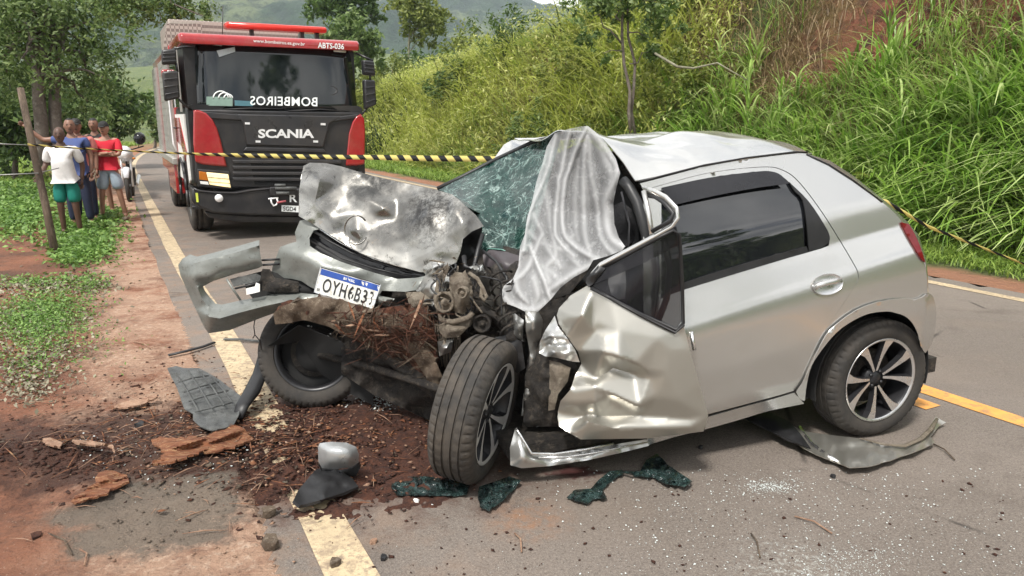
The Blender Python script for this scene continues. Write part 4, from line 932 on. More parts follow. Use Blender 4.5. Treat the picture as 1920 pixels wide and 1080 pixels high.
crumple('radiator_support', [(800, 512, 3.62), (830, 505, 3.6), (850, 520, 3.55), (835, 545, 3.52), (810, 575, 3.52), (796, 560, 3.56), (780, 545, 3.6)], [(815, 535, 3.5)], M_hood, car, step=4, amp=.03, ns=12, seed=21)
# engine pieces one can tell apart
def disc(name, u, v, Y, rad, ax, mat, th=.02): 
    a = Vector(ax).normalized(); q = a.to_track_quat('X', 'Z').to_matrix().to_4x4(); q.translation = PY(u, v, Y)
    return MB().lathe([(0, th), (rad*.3, th), (rad*.35, th*.3), (rad*.75, th*.3), (rad*.8, th), (rad, th), (rad, th*.5), (rad*.93, 0), (rad, -th*.5), (rad, -th), (0, -th)], 28, q).build(name, mat, car)
disc('pulley', 905, 606, 3.33, .042, (-.2, -1, .1), M_greasy); disc('pulley', 868, 548, 3.27, .026, (-.3, -1, .1), M_castal); disc('alternator', 838, 566, 3.42, .05, (-.3, -1, .2), M_castal, .04)
hx = []; A0, B0 = PY(938, 515, 3.44), PY(964, 632, 3.24); dv_ = (B0-A0).normalized(); e1 = dv_.cross(Vector((0, 1, 0))).normalized(); e2 = dv_.cross(e1)
for k in range(90): a = k*.42; hx.append(A0+(B0-A0)*(k/89)+e1*.055*math.cos(a)+e2*.055*math.sin(a))
MB().tube(hx, .0065, 6).build('coil_spring', M_greasy, car)
rw = random.Random(17)
for k in range(16):
    u0, v0 = rw.uniform(815, 905), rw.uniform(490, 560); y0 = float(np.interp(u0, [800, 900, 1000], [3.5, 3.36, 3.26])); pts = [(u0, v0, y0)]
    for q in range(4): u0 += rw.uniform(-24, 22); v0 += rw.uniform(2, 34); pts.append((u0, v0, float(np.interp(u0, [800, 900, 1000], [3.48, 3.34, 3.24]))-rw.random()*.04))
    ptube('wire', [tuple(x) for x in smo_open(pts)], rw.choice([.0025, .004, .005]), [M_black, M_black, M_castal, M_seat2][k % 4], car, 5)
V = []; F = []; TLr, TRr, BLr = PY(816, 610, 3.5), PY(862, 618, 3.42), PY(822, 690, 3.5)
rd_ = MB()
for k in range(12):
    f = k/11; a_ = TLr.lerp(TRr, f); b_ = a_+(BLr-TLr)*.95+Vector((.01*math.sin(k), 0, 0)); rd_.tube([a_, a_.lerp(b_, .5)+Vector((0, -.012*math.sin(k*1.7), 0)), b_], .0035, 5)
rd_.build('radiator_fins', M_castal, car)
crumple('broken_shell', [(905, 640, 3.3), (945, 628, 3.24), (978, 640, 3.2), (985, 690, 3.2), (970, 700, 3.22), (930, 672, 3.28)], [(950, 660, 3.2)], M_black, car, step=5, amp=.01, ns=12, seed=71)
for k, (pts, mt_) in enumerate([([(760, 548, 3.62), (800, 546, 3.57), (812, 560, 3.55), (800, 590, 3.55), (770, 580, 3.58)], M_castal), ([(880, 500, 3.45), (905, 496, 3.42), (912, 516, 3.4), (893, 520, 3.42)], M_scuff), ([(962, 585, 3.26), (982, 600, 3.22), (980, 640, 3.2), (964, 630, 3.22)], M_scuff), ([(820, 640, 3.44), (850, 636, 3.38), (846, 660, 3.38), (824, 668, 3.42)], M_scuff), ([(790, 500, 3.64), (816, 486, 3.6), (834, 496, 3.56), (822, 512, 3.57), (798, 516, 3.6)], M_scuff), ([(700, 552, 3.68), (740, 560, 3.62), (730, 574, 3.62), (704, 570, 3.66)], M_bumper)]):
    crumple('torn_bracket', pts, [(sum(q[0] for q in pts)/len(pts), sum(q[1] for q in pts)/len(pts), min(q[2] for q in pts)-.05)], mt_, car, step=4, it=0, amp=.02, ns=7, seed=80+k)
# ---- windscreen
wo = [(1040, 256, 4.14), (1000, 269, 4.28), (930, 301, 4.42), (880, 326, 4.42), (822, 356, 4.36), (846, 364, 4.2), (870, 384, 4.0), (905, 424, 3.86), (895, 458, 3.82), (888, 488, 3.80), (891, 496, 3.79), (899, 494, 3.79), (915, 466, 3.80), (940, 468, 3.77), (967, 477, 3.74), (992, 470, 3.70), (1012, 400, 3.75), (1030, 330, 3.95), (1050, 262, 4.1)]
crumple('windscreen', wo, [(900, 360, 4.18), (950, 340, 4.2), (1000, 320, 4.14), (930, 410, 3.95), (980, 400, 3.86), (1000, 360, 3.9), (960, 440, 3.82)], M_cracked, car, step=9, it=3, amp=.05, ns=60, seed=22, thick=.005)
ptube('screen_edge', [(905, 424, 3.85), (895, 458, 3.81), (888, 488, 3.79), (893, 497, 3.785), (900, 493, 3.785), (915, 466, 3.79), (940, 468, 3.76), (967, 477, 3.73)], .0035, simple('green_glass_edge', (.12, .26, .22), .2), car, 6)
crumple('dashboard_dark_sheet', [(1020, 300, 4.3), (1100, 262, 4.2), (1150, 300, 4.1), (1190, 360, 3.9), (1200, 470, 3.7), (1120, 520, 3.5), (1030, 560, 3.5), (960, 520, 3.6), (985, 440, 3.8)], [(1080, 400, 3.95), (1060, 480, 3.7)], M_void, car, step=9, amp=.04, ns=30, seed=23)  # black crumpled sheet standing for the cabin's darkness behind the gauze
# ---- white sheer cloth thrown over the windscreen
co_ = [(1102, 236, 3.56), (1090, 237, 3.58), (1065, 242, 3.66), (1040, 250, 3.8), (1025, 275, 3.82), (1016, 310, 3.80), (1006, 340, 3.8), (997, 380, 3.72), (988, 410, 3.66), (984, 440, 3.6), (975, 462, 3.56), (972, 500, 3.48), (962, 522, 3.42), (945, 536, 3.38), (938, 552, 3.36), (946, 568, 3.34), (968, 576, 3.3), (984, 584, 3.27), (1008, 585, 3.26), (1022, 572, 3.26), (1034, 560, 3.24), (1050, 540, 3.2),
       (1076, 520, 3.16), (1102, 506, 3.13), (1112, 488, 3.13), (1140, 480, 3.14), (1166, 470, 3.12), (1172, 462, 3.16), (1160, 445, 3.24), (1152, 420, 3.32), (1150, 380, 3.34), (1156, 350, 3.32), (1163, 325, 3.32), (1155, 298, 3.38), (1138, 270, 3.44), (1120, 250, 3.50)]
ci = [(1080, 300, 3.60), (1060, 400, 3.56), (1110, 400, 3.46), (1020, 480, 3.42), (990, 550, 3.27), (1060, 480, 3.36), (1130, 400, 3.40), (1000, 520, 3.36)]
cl = crumple('gauze_sheet', co_, ci, None, None, step=3, it=20, amp=.012, ns=26, seed=30, ridge=.012, thick=0)
me = cl.data; lay = []
FOLD = [([(1044, 242), (1022, 331), (993, 398), (980, 470)], 1, 3.5), ([(1067, 244), (1048, 342), (1041, 427), (1052, 457), (1075, 480)], 1, 3.2), ([(1100, 240), (1074, 294), (1056, 361), (1056, 427), (1070, 457), (1105, 480)], 1.1, 3.4), ([(1102, 250), (1096, 294), (1094, 368), (1096, 442), (1109, 487)], .8, 4),
    ([(1105, 250), (1107, 313), (1118, 376), (1126, 442), (1150, 476)], .75, 4), ([(1107, 244), (1146, 294), (1157, 324), (1136, 376), (1144, 442), (1170, 461)], 1, 6), ([(1034, 260), (1012, 330), (1003, 380)], .6, 5), ([(1016, 440), (985, 505), (941, 542)], .9, 4), ([(993, 462), (1020, 525), (1032, 562)], 1.1, 3.5),
    ([(1037, 440), (1040, 479), (1024, 501), (1030, 530)], .7, 4), ([(1030, 545), (1081, 509), (1128, 490)], .9, 5), ([(941, 550), (960, 573), (1000, 583), (1030, 566)], 1, 6), ([(974, 470), (967, 535), (990, 570)], .8, 4), ([(1060, 440), (1085, 466), (1120, 488)], .8, 5), ([(1075, 440), (1062, 470), (1088, 500)], .7, 4),
    ([(1000, 400), (1030, 470), (1050, 500)], .6, 4), ([(988, 430), (1010, 452), (1060, 470)], .6, 4), ([(1085, 300), (1078, 400), (1084, 450)], .45, 4), ([(1122, 262), (1148, 330), (1140, 372)], .8, 7), ([(1016, 300), (1030, 400), (1034, 440)], .45, 4), ([(1000, 520), (1010, 560), (990, 580)], .7, 5), ([(1020, 500), (1050, 528), (1036, 556)], .6, 5)]
def seg_d(u, v, P):
    b = 1e9
    for (x0, y0), (x1, y1) in zip(P, P[1:]):
        t = max(0, min(1, ((u-x0)*(x1-x0)+(v-y0)*(y1-y0))/((x1-x0)**2+(y1-y0)**2))); b = min(b, math.hypot(u-x0-t*(x1-x0), v-y0-t*(y1-y0)))
    return b
FOLD = [([tuple(q) for q in smo_open(P)], w_, sg) for P, w_, sg in FOLD]
me = cl.data; lay = []
for v in me.vertices:
    d = v.co-CO; D_ = d.y*CT-d.z*ST; u = 960+FPX*(d.x/D_); vv = 540-FPX*((d.y*ST+d.z*CT)/D_); wu = u+5*(float(fbm(u, vv, 30, 4))-.5); L_ = 0; bump_ = 0
    for P, w_, sg in FOLD:
        q = seg_d(wu, vv, P)
        if q < 40: L_ = max(L_, w_*(.62*math.exp(-(q/sg)**2)+.26*math.exp(-(q/(sg*3.2))**2))); bump_ = max(bump_, w_*math.exp(-(q/(sg*2.4))**2))
    v.co -= (v.co-CO).normalized()*.045*bump_
    lay.append(min(1, .10+L_*.62+(.16 if abs(float(fbm(u, vv*.6, 18, 27))-.5) < .018 else 0)+.30*max(0, float(fbm(u*.9, vv*.5, 26, 19))-.42)+.12*float(sstep(vv, 440, 500))))
a = me.attributes.new('layer', 'FLOAT', 'POINT'); a.data.foreach_set('value', lay); me.materials.clear(); me.materials.append(M_cloth)
tag(cl, 'sheer white gauze sheet draped over the smashed windscreen of the silver car', 'cloth')
wk = crumple('gauze_end', [(1143, 500, 3.2), (1160, 492, 3.2), (1172, 500, 3.18), (1174, 530, 3.17), (1172, 560, 3.16), (1160, 562, 3.16), (1146, 552, 3.17), (1140, 530, 3.19)], [(1158, 530, 3.14)], M_cloth, cl, step=5, amp=.02, ns=9, seed=31, thick=0)
wk['label'] = 'end of the gauze seen through the broken door window'
a = wk.data.attributes.new('layer', 'FLOAT', 'POINT'); a.data.foreach_set('value', [.8]*len(wk.data.vertices))
# ---- torn wood rammed under the bumper
wood = crumple('tree_wood', [(513, 588, 3.80), (530, 574, 3.78), (561, 562, 3.76), (600, 556, 3.76), (650, 566, 3.72), (700, 580, 3.66), (760, 572, 3.62), (797, 560, 3.6), (806, 590, 3.56), (820, 640, 3.5), (815, 690, 3.5), (800, 708, 3.56), (765, 690, 3.66), (730, 668, 3.72), (690, 650, 3.75), (652, 632, 3.78), (620, 612, 3.78), (570, 600, 3.8), (530, 606, 3.8)],
        [(600, 580, 3.69), (560, 582, 3.72), (660, 600, 3.62), (720, 620, 3.56), (770, 620, 3.52), (750, 660, 3.62), (790, 680, 3.5), (690, 630, 3.66)], M_rustwood, None, step=6, amp=.05, ns=16, seed=40, ridge=.09, thick=.02)
tag(wood, 'mass of torn reddish tree wood rammed under the front bumper and plate', 'wood')
crumple('bark_slab', [(512, 588, 3.74), (530, 574, 3.71), (561, 562, 3.69), (600, 556, 3.69), (640, 562, 3.67), (700, 580, 3.62), (735, 622, 3.58), (712, 636, 3.6), (680, 640, 3.63), (650, 630, 3.64), (615, 612, 3.67), (570, 600, 3.7), (540, 606, 3.72), (516, 608, 3.74)], [(600, 580, 3.62), (550, 586, 3.66), (660, 600, 3.57), (700, 610, 3.54)], M_bark, wood, step=5, amp=.018, ns=10, seed=41, thick=.02, ridge=.02)
crumple('bark_slab', [(672, 590, 3.60), (705, 584, 3.58), (745, 592, 3.54), (785, 622, 3.48), (812, 665, 3.43), (832, 712, 3.40), (838, 748, 3.40), (818, 748, 3.44), (798, 706, 3.48), (770, 664, 3.53), (735, 636, 3.58), (690, 618, 3.62)], [(740, 612, 3.48), (790, 655, 3.42), (815, 705, 3.38)], M_bark, wood, step=5, amp=.03, ns=9, seed=42, thick=.03, ridge=.04)
for k in range(44):
    rg = random.Random(k+50); u = rg.uniform(620, 815); v = rg.uniform(580, 600+.5*(u-600)); L_ = rg.uniform(.05, .16); c = PY(u, v, float(np.interp(u, [500, 650, 800], [3.76, 3.60, 3.44]))-rg.random()*.08)
    d = Vector((rg.uniform(-.8, .8), rg.uniform(-.6, .2), rg.uniform(-1, .35))).normalized(); q = d.cross(Vector((rg.random(), rg.random(), .3))).normalized()*rg.uniform(.002, .0065); q2 = d.cross(q).normalized()*.004
    vs = [c-d*L_*.5-q, c-d*L_*.5+q, c+q*1.2+q2, c-q*.8+q2, c+d*L_*.5, c-q2*2]
    MB().add(vs, [(0, 1, 2, 3), (3, 2, 4), (0, 3, 5), (1, 2, 5), (3, 4, 5), (2, 4, 5), (0, 1, 5)]).build('splinter', M_palewood if k % 7 == 0 else (M_orange if k % 5 == 0 else M_rustwood if k % 2 else M_bark), wood)
tag(debris_mb(170, lambda r: (lambda u: (u, r.uniform(585, 600+.55*(u-600))))(r.uniform(630, 822)), lambda u, v: float(np.interp(u, [500, 650, 800], [3.76, 3.62, 3.48])), .008, 8, .07, 6, .35).build('splinter_tangle', M_bark, wood, fix=False), kind='stuff')
tag(debris_mb(260, lambda r: (r.gauss(740, 42), r.gauss(620, 24)), lambda u, v: float(np.interp(u, [500, 650, 800], [3.76, 3.60, 3.44])), .010, 9, .1, 6, .35).build('splinter_tangle', M_rustwood, wood, fix=False), kind='stuff')
ptube('lower_beam', [(640, 590, 3.85), (720, 660, 3.75), (800, 720, 3.5), (830, 740, 3.4)], .04, M_greasy, car)
ptube('axle_shaft', [(600, 665, 3.98), (700, 690, 3.75), (860, 740, 3.2)], .02, M_greasy, car)
crumple('front_valance', [(500, 650, 3.9), (560, 610, 3.9), (640, 640, 3.9), (700, 720, 3.85), (700, 760, 3.85), (660, 740, 3.9), (600, 700, 4.0), (560, 640, 3.98)], [], M_void, car, step=10, amp=.03, ns=20)
# ------------------------------------------------------------------ fire engine standing behind
M_red = simple('fire_engine_red', (.30, .008, .012), .22, .0, Coat_Weight=.6, Coat_Roughness=.06)
M_tblack = simple('black_cab_plastic', (.016, .016, .018), .38, scale=5)
M_tblack2 = simple('satin_black_grille', (.028, .028, .031), .30, scale=4)
M_silvert = simple('roller_shutter_grey', (.42, .41, .38), .4, .4)
M_letter = simple('silver_lettering', (.78, .78, .78), .35, .25)
M_wletter = simple('white_lettering', (.72, .75, .74), .5)
M_tglass = simple('cab_glass', (.006, .009, .010), .03, 0., var=.1, IOR=1.6)
M_amber = simple('amber_lens', (.42, .13, .01), .2)
M_lightbar = simple('red_beacon_lens', (.55, .03, .02), .18, Emission_Color=(1, .12, .06, 1), Emission_Strength=.03)
M_lamp = MT('lit_headlamp', (.8, .75, .5), .2); _f = M_lamp.noise(9, 3, .5, .3, .7)
M_lamp.b.inputs['Emission Color'].default_value = (1, .74, .30, 1); M_lamp.l(M_lamp.ramp(_f, 0, 1, .3, 1.2), M_lamp.b.inputs['Emission Strength']); M_lamp = M_lamp.m
M_mesh = MT('cab_top_mesh', (.42, .37, .32), .6); _b = M_mesh.n('ShaderNodeTexChecker'); _b.inputs['Scale'].default_value = 22
_b.inputs['Color1'].default_value = (.46, .40, .35, 1); _b.inputs['Color2'].default_value = (.20, .16, .14, 1)
_mp = M_mesh.n('ShaderNodeMapping'); _mp.inputs['Rotation'].default_value = (0, 0, R(45)); M_mesh.l(M_mesh.co('Object'), _mp.inputs[0]); M_mesh.l(_mp.outputs[0], _b.inputs['Vector']); M_mesh.l(_b.outputs[0], M_mesh.b.inputs['Base Color']); M_mesh = M_mesh.m
for mm_, c_, a_ in ((M_tblack, (.085, .072, .058), .35), (M_tblack2, (.10, .085, .07), .35), (M_red, (.30, .14, .10), .3)):
    nt_m = mm_.node_tree; b_m = nt_m.nodes['Principled BSDF']; src = b_m.inputs['Base Color'].links[0].from_socket
    nz_m = nt_m.nodes.new('ShaderNodeTexNoise'); nz_m.inputs['Scale'].default_value = 2.6; nz_m.inputs['Detail'].default_value = 7; nz_m.inputs['Roughness'].default_value = .72
    rg_m = nt_m.nodes.new('ShaderNodeMapRange'); rg_m.inputs['From Min'].default_value = .42; rg_m.inputs['From Max'].default_value = .68; rg_m.inputs['To Max'].default_value = a_
    tc_m = nt_m.nodes.new('ShaderNodeTexCoord'); mx_m = nt_m.nodes.new('ShaderNodeMixRGB'); mx_m.inputs['Color2'].default_value = (*c_, 1)
    nt_m.links.new(tc_m.outputs['Object'], nz_m.inputs['Vector']); nt_m.links.new(nz_m.outputs['Fac'], rg_m.inputs['Value']); nt_m.links.new(rg_m.outputs[0], mx_m.inputs['Fac']); nt_m.links.new(src, mx_m.inputs['Color1']); nt_m.links.new(mx_m.outputs[0], b_m.inputs['Base Color'])
tx, ty = PQ(11.2, .95); TO = Vector((float(tx), float(ty), -.12)); TRZ = math.atan2(.468, .884)
TM = Matrix.LocRotScale(TO, Matrix.Rotation(TRZ, 3, 'Z').to_quaternion(), None); TMI = TM.inverted()
NRV = Vector((.884, .468, 0)).normalized(); URV = Vector((-NRV.y, NRV.x, 0))
truck = empty('fire_engine', TO, 'red and black fire engine with its headlamp on, parked nose-on behind the tape', 'fire engine', rz=TRZ)
def TL(u, v, y=0.):                    # pixel -> truck coordinates at depth y behind the grille
    P = PP(u, v, TO+URV*y, URV); return TMI @ P
def tb(name, mb, mat, par=None, bevel=0, seg=2):
    par = par or truck; me = bpy.data.meshes.new(name); me.from_pydata(mb.v, [], mb.f); me.update(); me.polygons.foreach_set('use_smooth', mb.sm)
    bm = bmesh.new(); bm.from_mesh(me); bmesh.ops.recalc_face_normals(bm, faces=bm.faces); bm.to_mesh(me); bm.free()
    o = link(name, me, mat, par, keep=False)
    if bevel:
        b = o.modifiers.new('b', 'BEVEL'); b.width = bevel; b.segments = seg; b.limit_method = 'ANGLE'; b.angle_limit = R(35)
        autosmooth(o)
    return o
def tpoly(name, uv, y0, y1, mat, bevel=0, par=None):
    """outline seen on the front, given depth from y0 back to y1"""
    P = [TL(u, v, y0) for u, v in uv]; return tb(name, MB().prism(P, (0, y1-y0, 0)), mat, par, bevel)
# cab shell: side walls, back, roof
c0 = TL(361, 208); zc = c0.z; WT = TL(684, 230).x+.02
zr0 = TL(362, 66).z; zr1 = TL(362, 80).z; Wd = TL(686, 220).x
WT = Wd; YC = 1.75
def loftbox(secs):
    """sections of (y, x0, x1, z0, z1, r): rounded boxes joined along y"""
    vs = []; fs = []; n = 0
    for y, x0, x1, z0, z1, r in secs:
        pts = []
        for cx, cz, a0 in ((x1-r, z1-r, 0), (x0+r, z1-r, 90), (x0+r, z0+r, 180), (x1-r, z0+r, 270)):
            for k in range(5):
                a = R(a0+k*22.5); pts.append((cx+r*math.cos(a), y, cz+r*math.sin(a)))
        n = len(pts); vs += pts
    for i in range(len(secs)-1):
        for k in range(n): fs.append((i*n+k, i*n+(k+1) % n, (i+1)*n+(k+1) % n, (i+1)*n+k))
    fs += [tuple(range(n)), tuple(range((len(secs)-1)*n, len(secs)*n))[::-1]]
    return MB().add(vs, fs, True)
ZW = TL(371, 203).z; ZT = TL(367, 80).z; ZTOP = TL(500, 60).z
o = tb('cab', loftbox([(.06, .03, WT-.03, .80, ZW+.05, .08), (.14, .01, WT-.01, .75, ZW+.05, .08), (YC, .01, WT-.01, .75, ZW+.05, .08)]), M_tblack); autosmooth(o, 40)
o = tb('cab_upper', loftbox([(.28, .06, WT-.06, ZW, ZTOP-.16, .06), (YC, .03, WT-.03, ZW, ZTOP-.12, .06)]), M_tblack); autosmooth(o, 40)
ZB = TL(367, 81, .1).z; ZR = TL(367, 62, .15).z
ro = tb('cab_roof', loftbox([(.085, .05, WT-.05, ZB-.005, ZR-.055, .02), (.10, .03, WT-.03, ZB-.01, ZR-.03, .03), (.16, .01, WT-.01, ZB-.01, ZR, .045), (.4, .0, WT, ZB-.01, ZR+.02, .07), (YC, .0, WT, ZB-.05, ZR+.03, .09)]), M_red); autosmooth(ro, 50)
# windscreen: gently curved
V = []; F = []; nx, nz_ = 16, 8
wl = [(367, 79), (371, 204)]; wr = [(663, 95), (672, 210)]
for j in range(nz_+1):
    for i in range(nx+1):
        f = i/nx; g = j/nz_
        a = TL(wl[0][0]+(wl[1][0]-wl[0][0])*g, wl[0][1]+(wl[1][1]-wl[0][1])*g, .10); b = TL(wr[0][0]+(wr[1][0]-wr[0][0])*g, wr[0][1]+(wr[1][1]-wr[0][1])*g, .10)
        p = a.lerp(b, f); p.y = .03+.10*(2*f-1)**4+.16*(1-g); V.append(p)
for j in range(nz_):
    for i in range(nx): F.append((j*(nx+1)+i, j*(nx+1)+i+1, (j+1)*(nx+1)+i+1, (j+1)*(nx+1)+i))
wsn = MB().add(V, F, True); wsn = tb('windscreen', wsn, M_tglass)
so_ = wsn.modifiers.new('t', 'SOLIDIFY'); so_.thickness = .012
def wpt(u, v, o):                      # a point lying on the windscreen
    P = TL(u, v, .05); f = min(1, max(0, P.x/WT)); g = (ZT-P.z)/(ZT-ZW); P = TL(u, v, .03+.10*(2*f-1)**4+.16*(1-g)-o); return P
def wtext(name, txt, x0, x1, y0, y1, mat, par, fn, mirror=False, slope=0., offset=.01, spacing=1.):
    return place_text(name, txt, lambda x, y, o: fn(x0+(x1-x0)*((1-x) if mirror else x), y0+(y1-y0)*y+slope*((1-x) if mirror else x)*(x1-x0), 0), mat, par, offset=offset, spacing=spacing)
def tfix(o): o.matrix_parent_inverse = Matrix.Identity(4); return o
tfix(wtext('mirrored_lettering', 'BOMBEIROS', 469, 595, 197, 180, M_wletter, wsn, lambda u, v, o: wpt(u, v, .012), mirror=True, slope=.02, offset=.012, spacing=1.06))
# things showing behind the glass: board, helmet, wheel
def tquad(name, uv, fn, mat, par):
    P = [fn(u, v) for u, v in uv]; return tb(name, MB().prism(P, (0, -.006, 0)), mat, par)
tquad('dashboard_board', [(387, 181), (436, 182), (436, 199), (387, 198)], lambda u, v: wpt(u, v, .006), simple('pale_green_board', (.16, .24, .20), .6), wsn)
tquad('dashboard_folder', [(440, 188), (474, 190), (474, 199), (440, 198)], lambda u, v: wpt(u, v, .006), simple('teal_folder', (.05, .14, .17), .6), wsn)
for k in range(3): tb('helmet_shell', MB().tube([wpt(414+k*7+math.cos(a)*(14-3*k), 184-math.sin(a)*(13-3*k), .008) for a in np.linspace(0, math.pi, 12)], .010, 6), M_wletter, wsn)
tquad('sun_visor_card', [(406, 95), (440, 88), (441, 97), (411, 107)], lambda u, v: wpt(u, v, .004), simple('pale_card', (.42, .45, .46), .6), wsn)
for a, b in (((390, 82), (416, 84)), ((626, 95), (648, 97))): tb('marker_lamp', MB().tube([wpt(a[0], a[1], .02), wpt(b[0], b[1], .02)], .016, 8), M_white, ro)
tb('wiper', MB().tube([wpt(400, 206, .02), wpt(470, 203, .03), wpt(530, 204, .02)], .008, 5), M_tblack, wsn); tb('wiper', MB().tube([wpt(540, 208, .02), wpt(600, 205, .03), wpt(655, 209, .02)], .008, 5), M_tblack, wsn)
tb('steering_wheel', MB().tube([wpt(615+17*math.cos(a), 170-9*math.sin(a), -.02) for a in np.linspace(0, 6.28, 20)], .012, 6, cap=False), M_tblack, wsn)
# roof band lettering
rfn = lambda u, v, o: TL(u, v, .085)
tfix(wtext('roof_lettering', 'www.bombeiros.es.gov.br', 475, 572, 81, 73, M_wletter, ro, lambda u, v, o: TL(u, v, .078), slope=.068, offset=.006))
tfix(wtext('roof_lettering', 'ABTS-036', 596, 645, 90, 79, M_wletter, ro, lambda u, v, o: TL(u, v, .078), slope=.06, offset=.02))
# dark lower face
tpoly('grille', [(366, 205), (676, 211), (683, 240), (682, 306), (655, 330), (640, 352), (372, 352), (366, 320)], .0, .12, M_tblack, .02)
tpoly('grille_panel', [(446, 214), (640, 218), (618, 232), (606, 276), (462, 272), (456, 232)], -.035, .02, M_tblack2, .015)
tpoly('grille_rib', [(378, 209), (452, 215), (462, 226), (388, 222)], -.03, .02, M_tblack2, .012)
tpoly('grille_rib', [(632, 219), (672, 214), (676, 221), (622, 228)], -.03, .02, M_tblack2, .012)
tpoly('grille_rib', [(462, 276), (607, 279), (612, 286), (456, 283)], -.03, .02, M_tblack2, .01)
for v in (300, 311, 322, 333): tpoly('grille_slat', [(436, v), (640, v+1), (640, v+7), (438, v+6)], -.03, .01, M_tblack2, .008)
tpoly('grille_slot', [(470, 306), (640, 308), (640, 347), (478, 346)], -.008, .01, M_void)
for u, v in ((464, 231.5), (606, 233), (484, 265.5), (592, 265.5)): tpoly('silver_slot', [(u-4.5, v-2.3), (u+4.5, v-2), (u+4.5, v+2), (u-4.5, v+1.7)], -.045, -.03, M_letter)
gl = [o for o in truck.children if o.name.startswith('grille_panel')][0]
tfix(wtext('maker_lettering', 'SCANIA', 484, 589, 259, 242, M_letter, gl, lambda u, v, o: TL(u, v, -.042), offset=.035, spacing=.98))
lc = [(362, 206), (372, 206), (386, 211), (398, 223), (407, 240), (414, 262), (421, 292), (426, 313), (400, 311), (380, 309), (366, 304), (362, 270)]
def corner_panel(name, lc, left, mat):
    vs = []; n = len(lc)
    for k, (off, sh) in enumerate(((.0, .0), (-.05, .012))):
        cu = sum(a for a, b in lc)/n; cv_ = sum(b for a, b in lc)/n
        for u, v in lc: vs.append(TL(u+(cu-u)*sh*3, v+(cv_-v)*sh*2, off))
    mb = MB().add(vs, [tuple(range(n, 2*n))]+[(i, (i+1) % n, n+(i+1) % n, n+i) for i in range(n)])
    return tb(name, mb, mat, None, .018, 3)
corner_panel('corner_panel', lc, True, M_red)
corner_panel('corner_panel', [(676, 213), (683, 222), (685, 245), (684, 308), (668, 311), (648, 311), (650, 290), (654, 250), (661, 228), (668, 218)], False, M_red)
# headlamps
for xs in ((371, 433), (620, 682)):
    P0 = TL(xs[0], 318, -.01); P1 = TL(xs[1], 355, -.01)
    if xs[0] == 371:
        hl = tpoly('headlamp', [(370, 317), (430, 321), (436, 356), (373, 350)], -.03, .02, M_tblack, .01)
        tpoly('headlamp_lens', [(387, 323), (428, 327), (433, 352), (393, 346)], -.045, -.03, M_lamp, .006, hl)
        for q in (1, 2): tpoly('lens_rib', [(388+q*1.6, 323+q*8.6), (428+q*1.6, 327+q*8.2), (428.2+q*1.6, 328+q*8.2), (388.2+q*1.6, 324+q*8.6)], -.050, -.045, M_liner, 0, hl)
        tpoly('indicator_lens', [(373, 321), (386, 323), (391, 339), (374, 337)], -.045, -.03, M_amber, .006, hl); tpoly('day_lamp', [(375, 340), (390, 341), (392, 347), (376, 345)], -.045, -.03, M_white, .004, hl)
    else:
        hl = tpoly('headlamp', [(622, 325), (680, 321), (680, 352), (620, 358)], -.03, .02, M_tblack, .01); tpoly('headlamp_lens', [(626, 329), (664, 326), (663, 350), (624, 354)], -.045, -.03, M_lamp, .006, hl)
# bumper
bz = [(360, 352), (372, 357), (400, 360), (440, 361), (470, 356), (500, 353), (560, 353), (640, 360), (684, 352), (684, 385), (670, 398), (560, 405), (470, 404), (400, 400), (376, 390), (364, 383), (360, 376)]
bp = tpoly('bumper', bz, -.14, .15, M_tblack, .03); bp['label'] = 'heavy black bumper with winch'
tpoly('lower_skirt', [(385, 398), (470, 404), (560, 405), (660, 400), (650, 414), (560, 418), (440, 416), (392, 408)], -.05, .15, M_tblack, .02)
tb('fog_lamp', MB().lathe([(0, 0), (.05, .004), (.055, .02), (.055, .05), (0, .05)], 20, Matrix.Translation(TL(411, 372, -.175)) @ Matrix.Rotation(R(90), 4, 'Z')), M_letter)
tb('bumper_highlight', MB().tube([TL(u, v, -.15) for u, v in ((362, 353), (375, 358), (405, 361), (442, 362), (470, 357), (500, 354), (530, 353))], .012, 6), M_tblack2)
tpoly('reflector', [(366.5, 362), (371, 362), (372.5, 379), (368.5, 379)], -.152, -.14, simple('yellow_reflector', (.55, .62, .08), .4))
for a, b in (((515, 346), (535, 349)), ((516, 351), (556, 355)), ((518, 359), (542, 365))):
    tb('winch', MB().tube([TL(a[0], (a[1]+b[1])/2, -.22), TL(b[0], (a[1]+b[1])/2, -.22)], .022, 8), M_liner)
tb('winch', MB().box(TL(530, 358, -.17), (.36, .08, .12)), M_tblack, None, .01)
tb('shackle', MB().tube([TL(508, 374, -.2), TL(509, 380, -.2), TL(513, 386, -.2), TL(518, 384, -.2), TL(521, 378, -.2), TL(519, 372, -.2)], .012, 8), M_letter)
tb('shackle', MB().tube([TL(503, 373, -.2), TL(522, 371, -.2)], .012, 8), M_letter); tb('tow_strap', MB().tube([TL(519, 380, -.2), TL(536, 377, -.2)], .016, 6), simple('faded_red_strap', (.35, .08, .09), .7))
wtx = tfix(wtext('bumper_lettering', 'R', 543, 557, 379, 364, M_wletter, bp, lambda u, v, o: TL(u, v, -.185), offset=.02))
tp = tpoly('number_plate', [(528, 384.5), (575, 387), (575, 399), (528, 396.5)], -.17, -.16, M_wletter)
tfix(wtext('plate_lettering', 'SGD4', 531, 555, 395, 387, M_ink, tp, lambda u, v, o: TL(u, v, -.174), slope=.05, offset=.01))
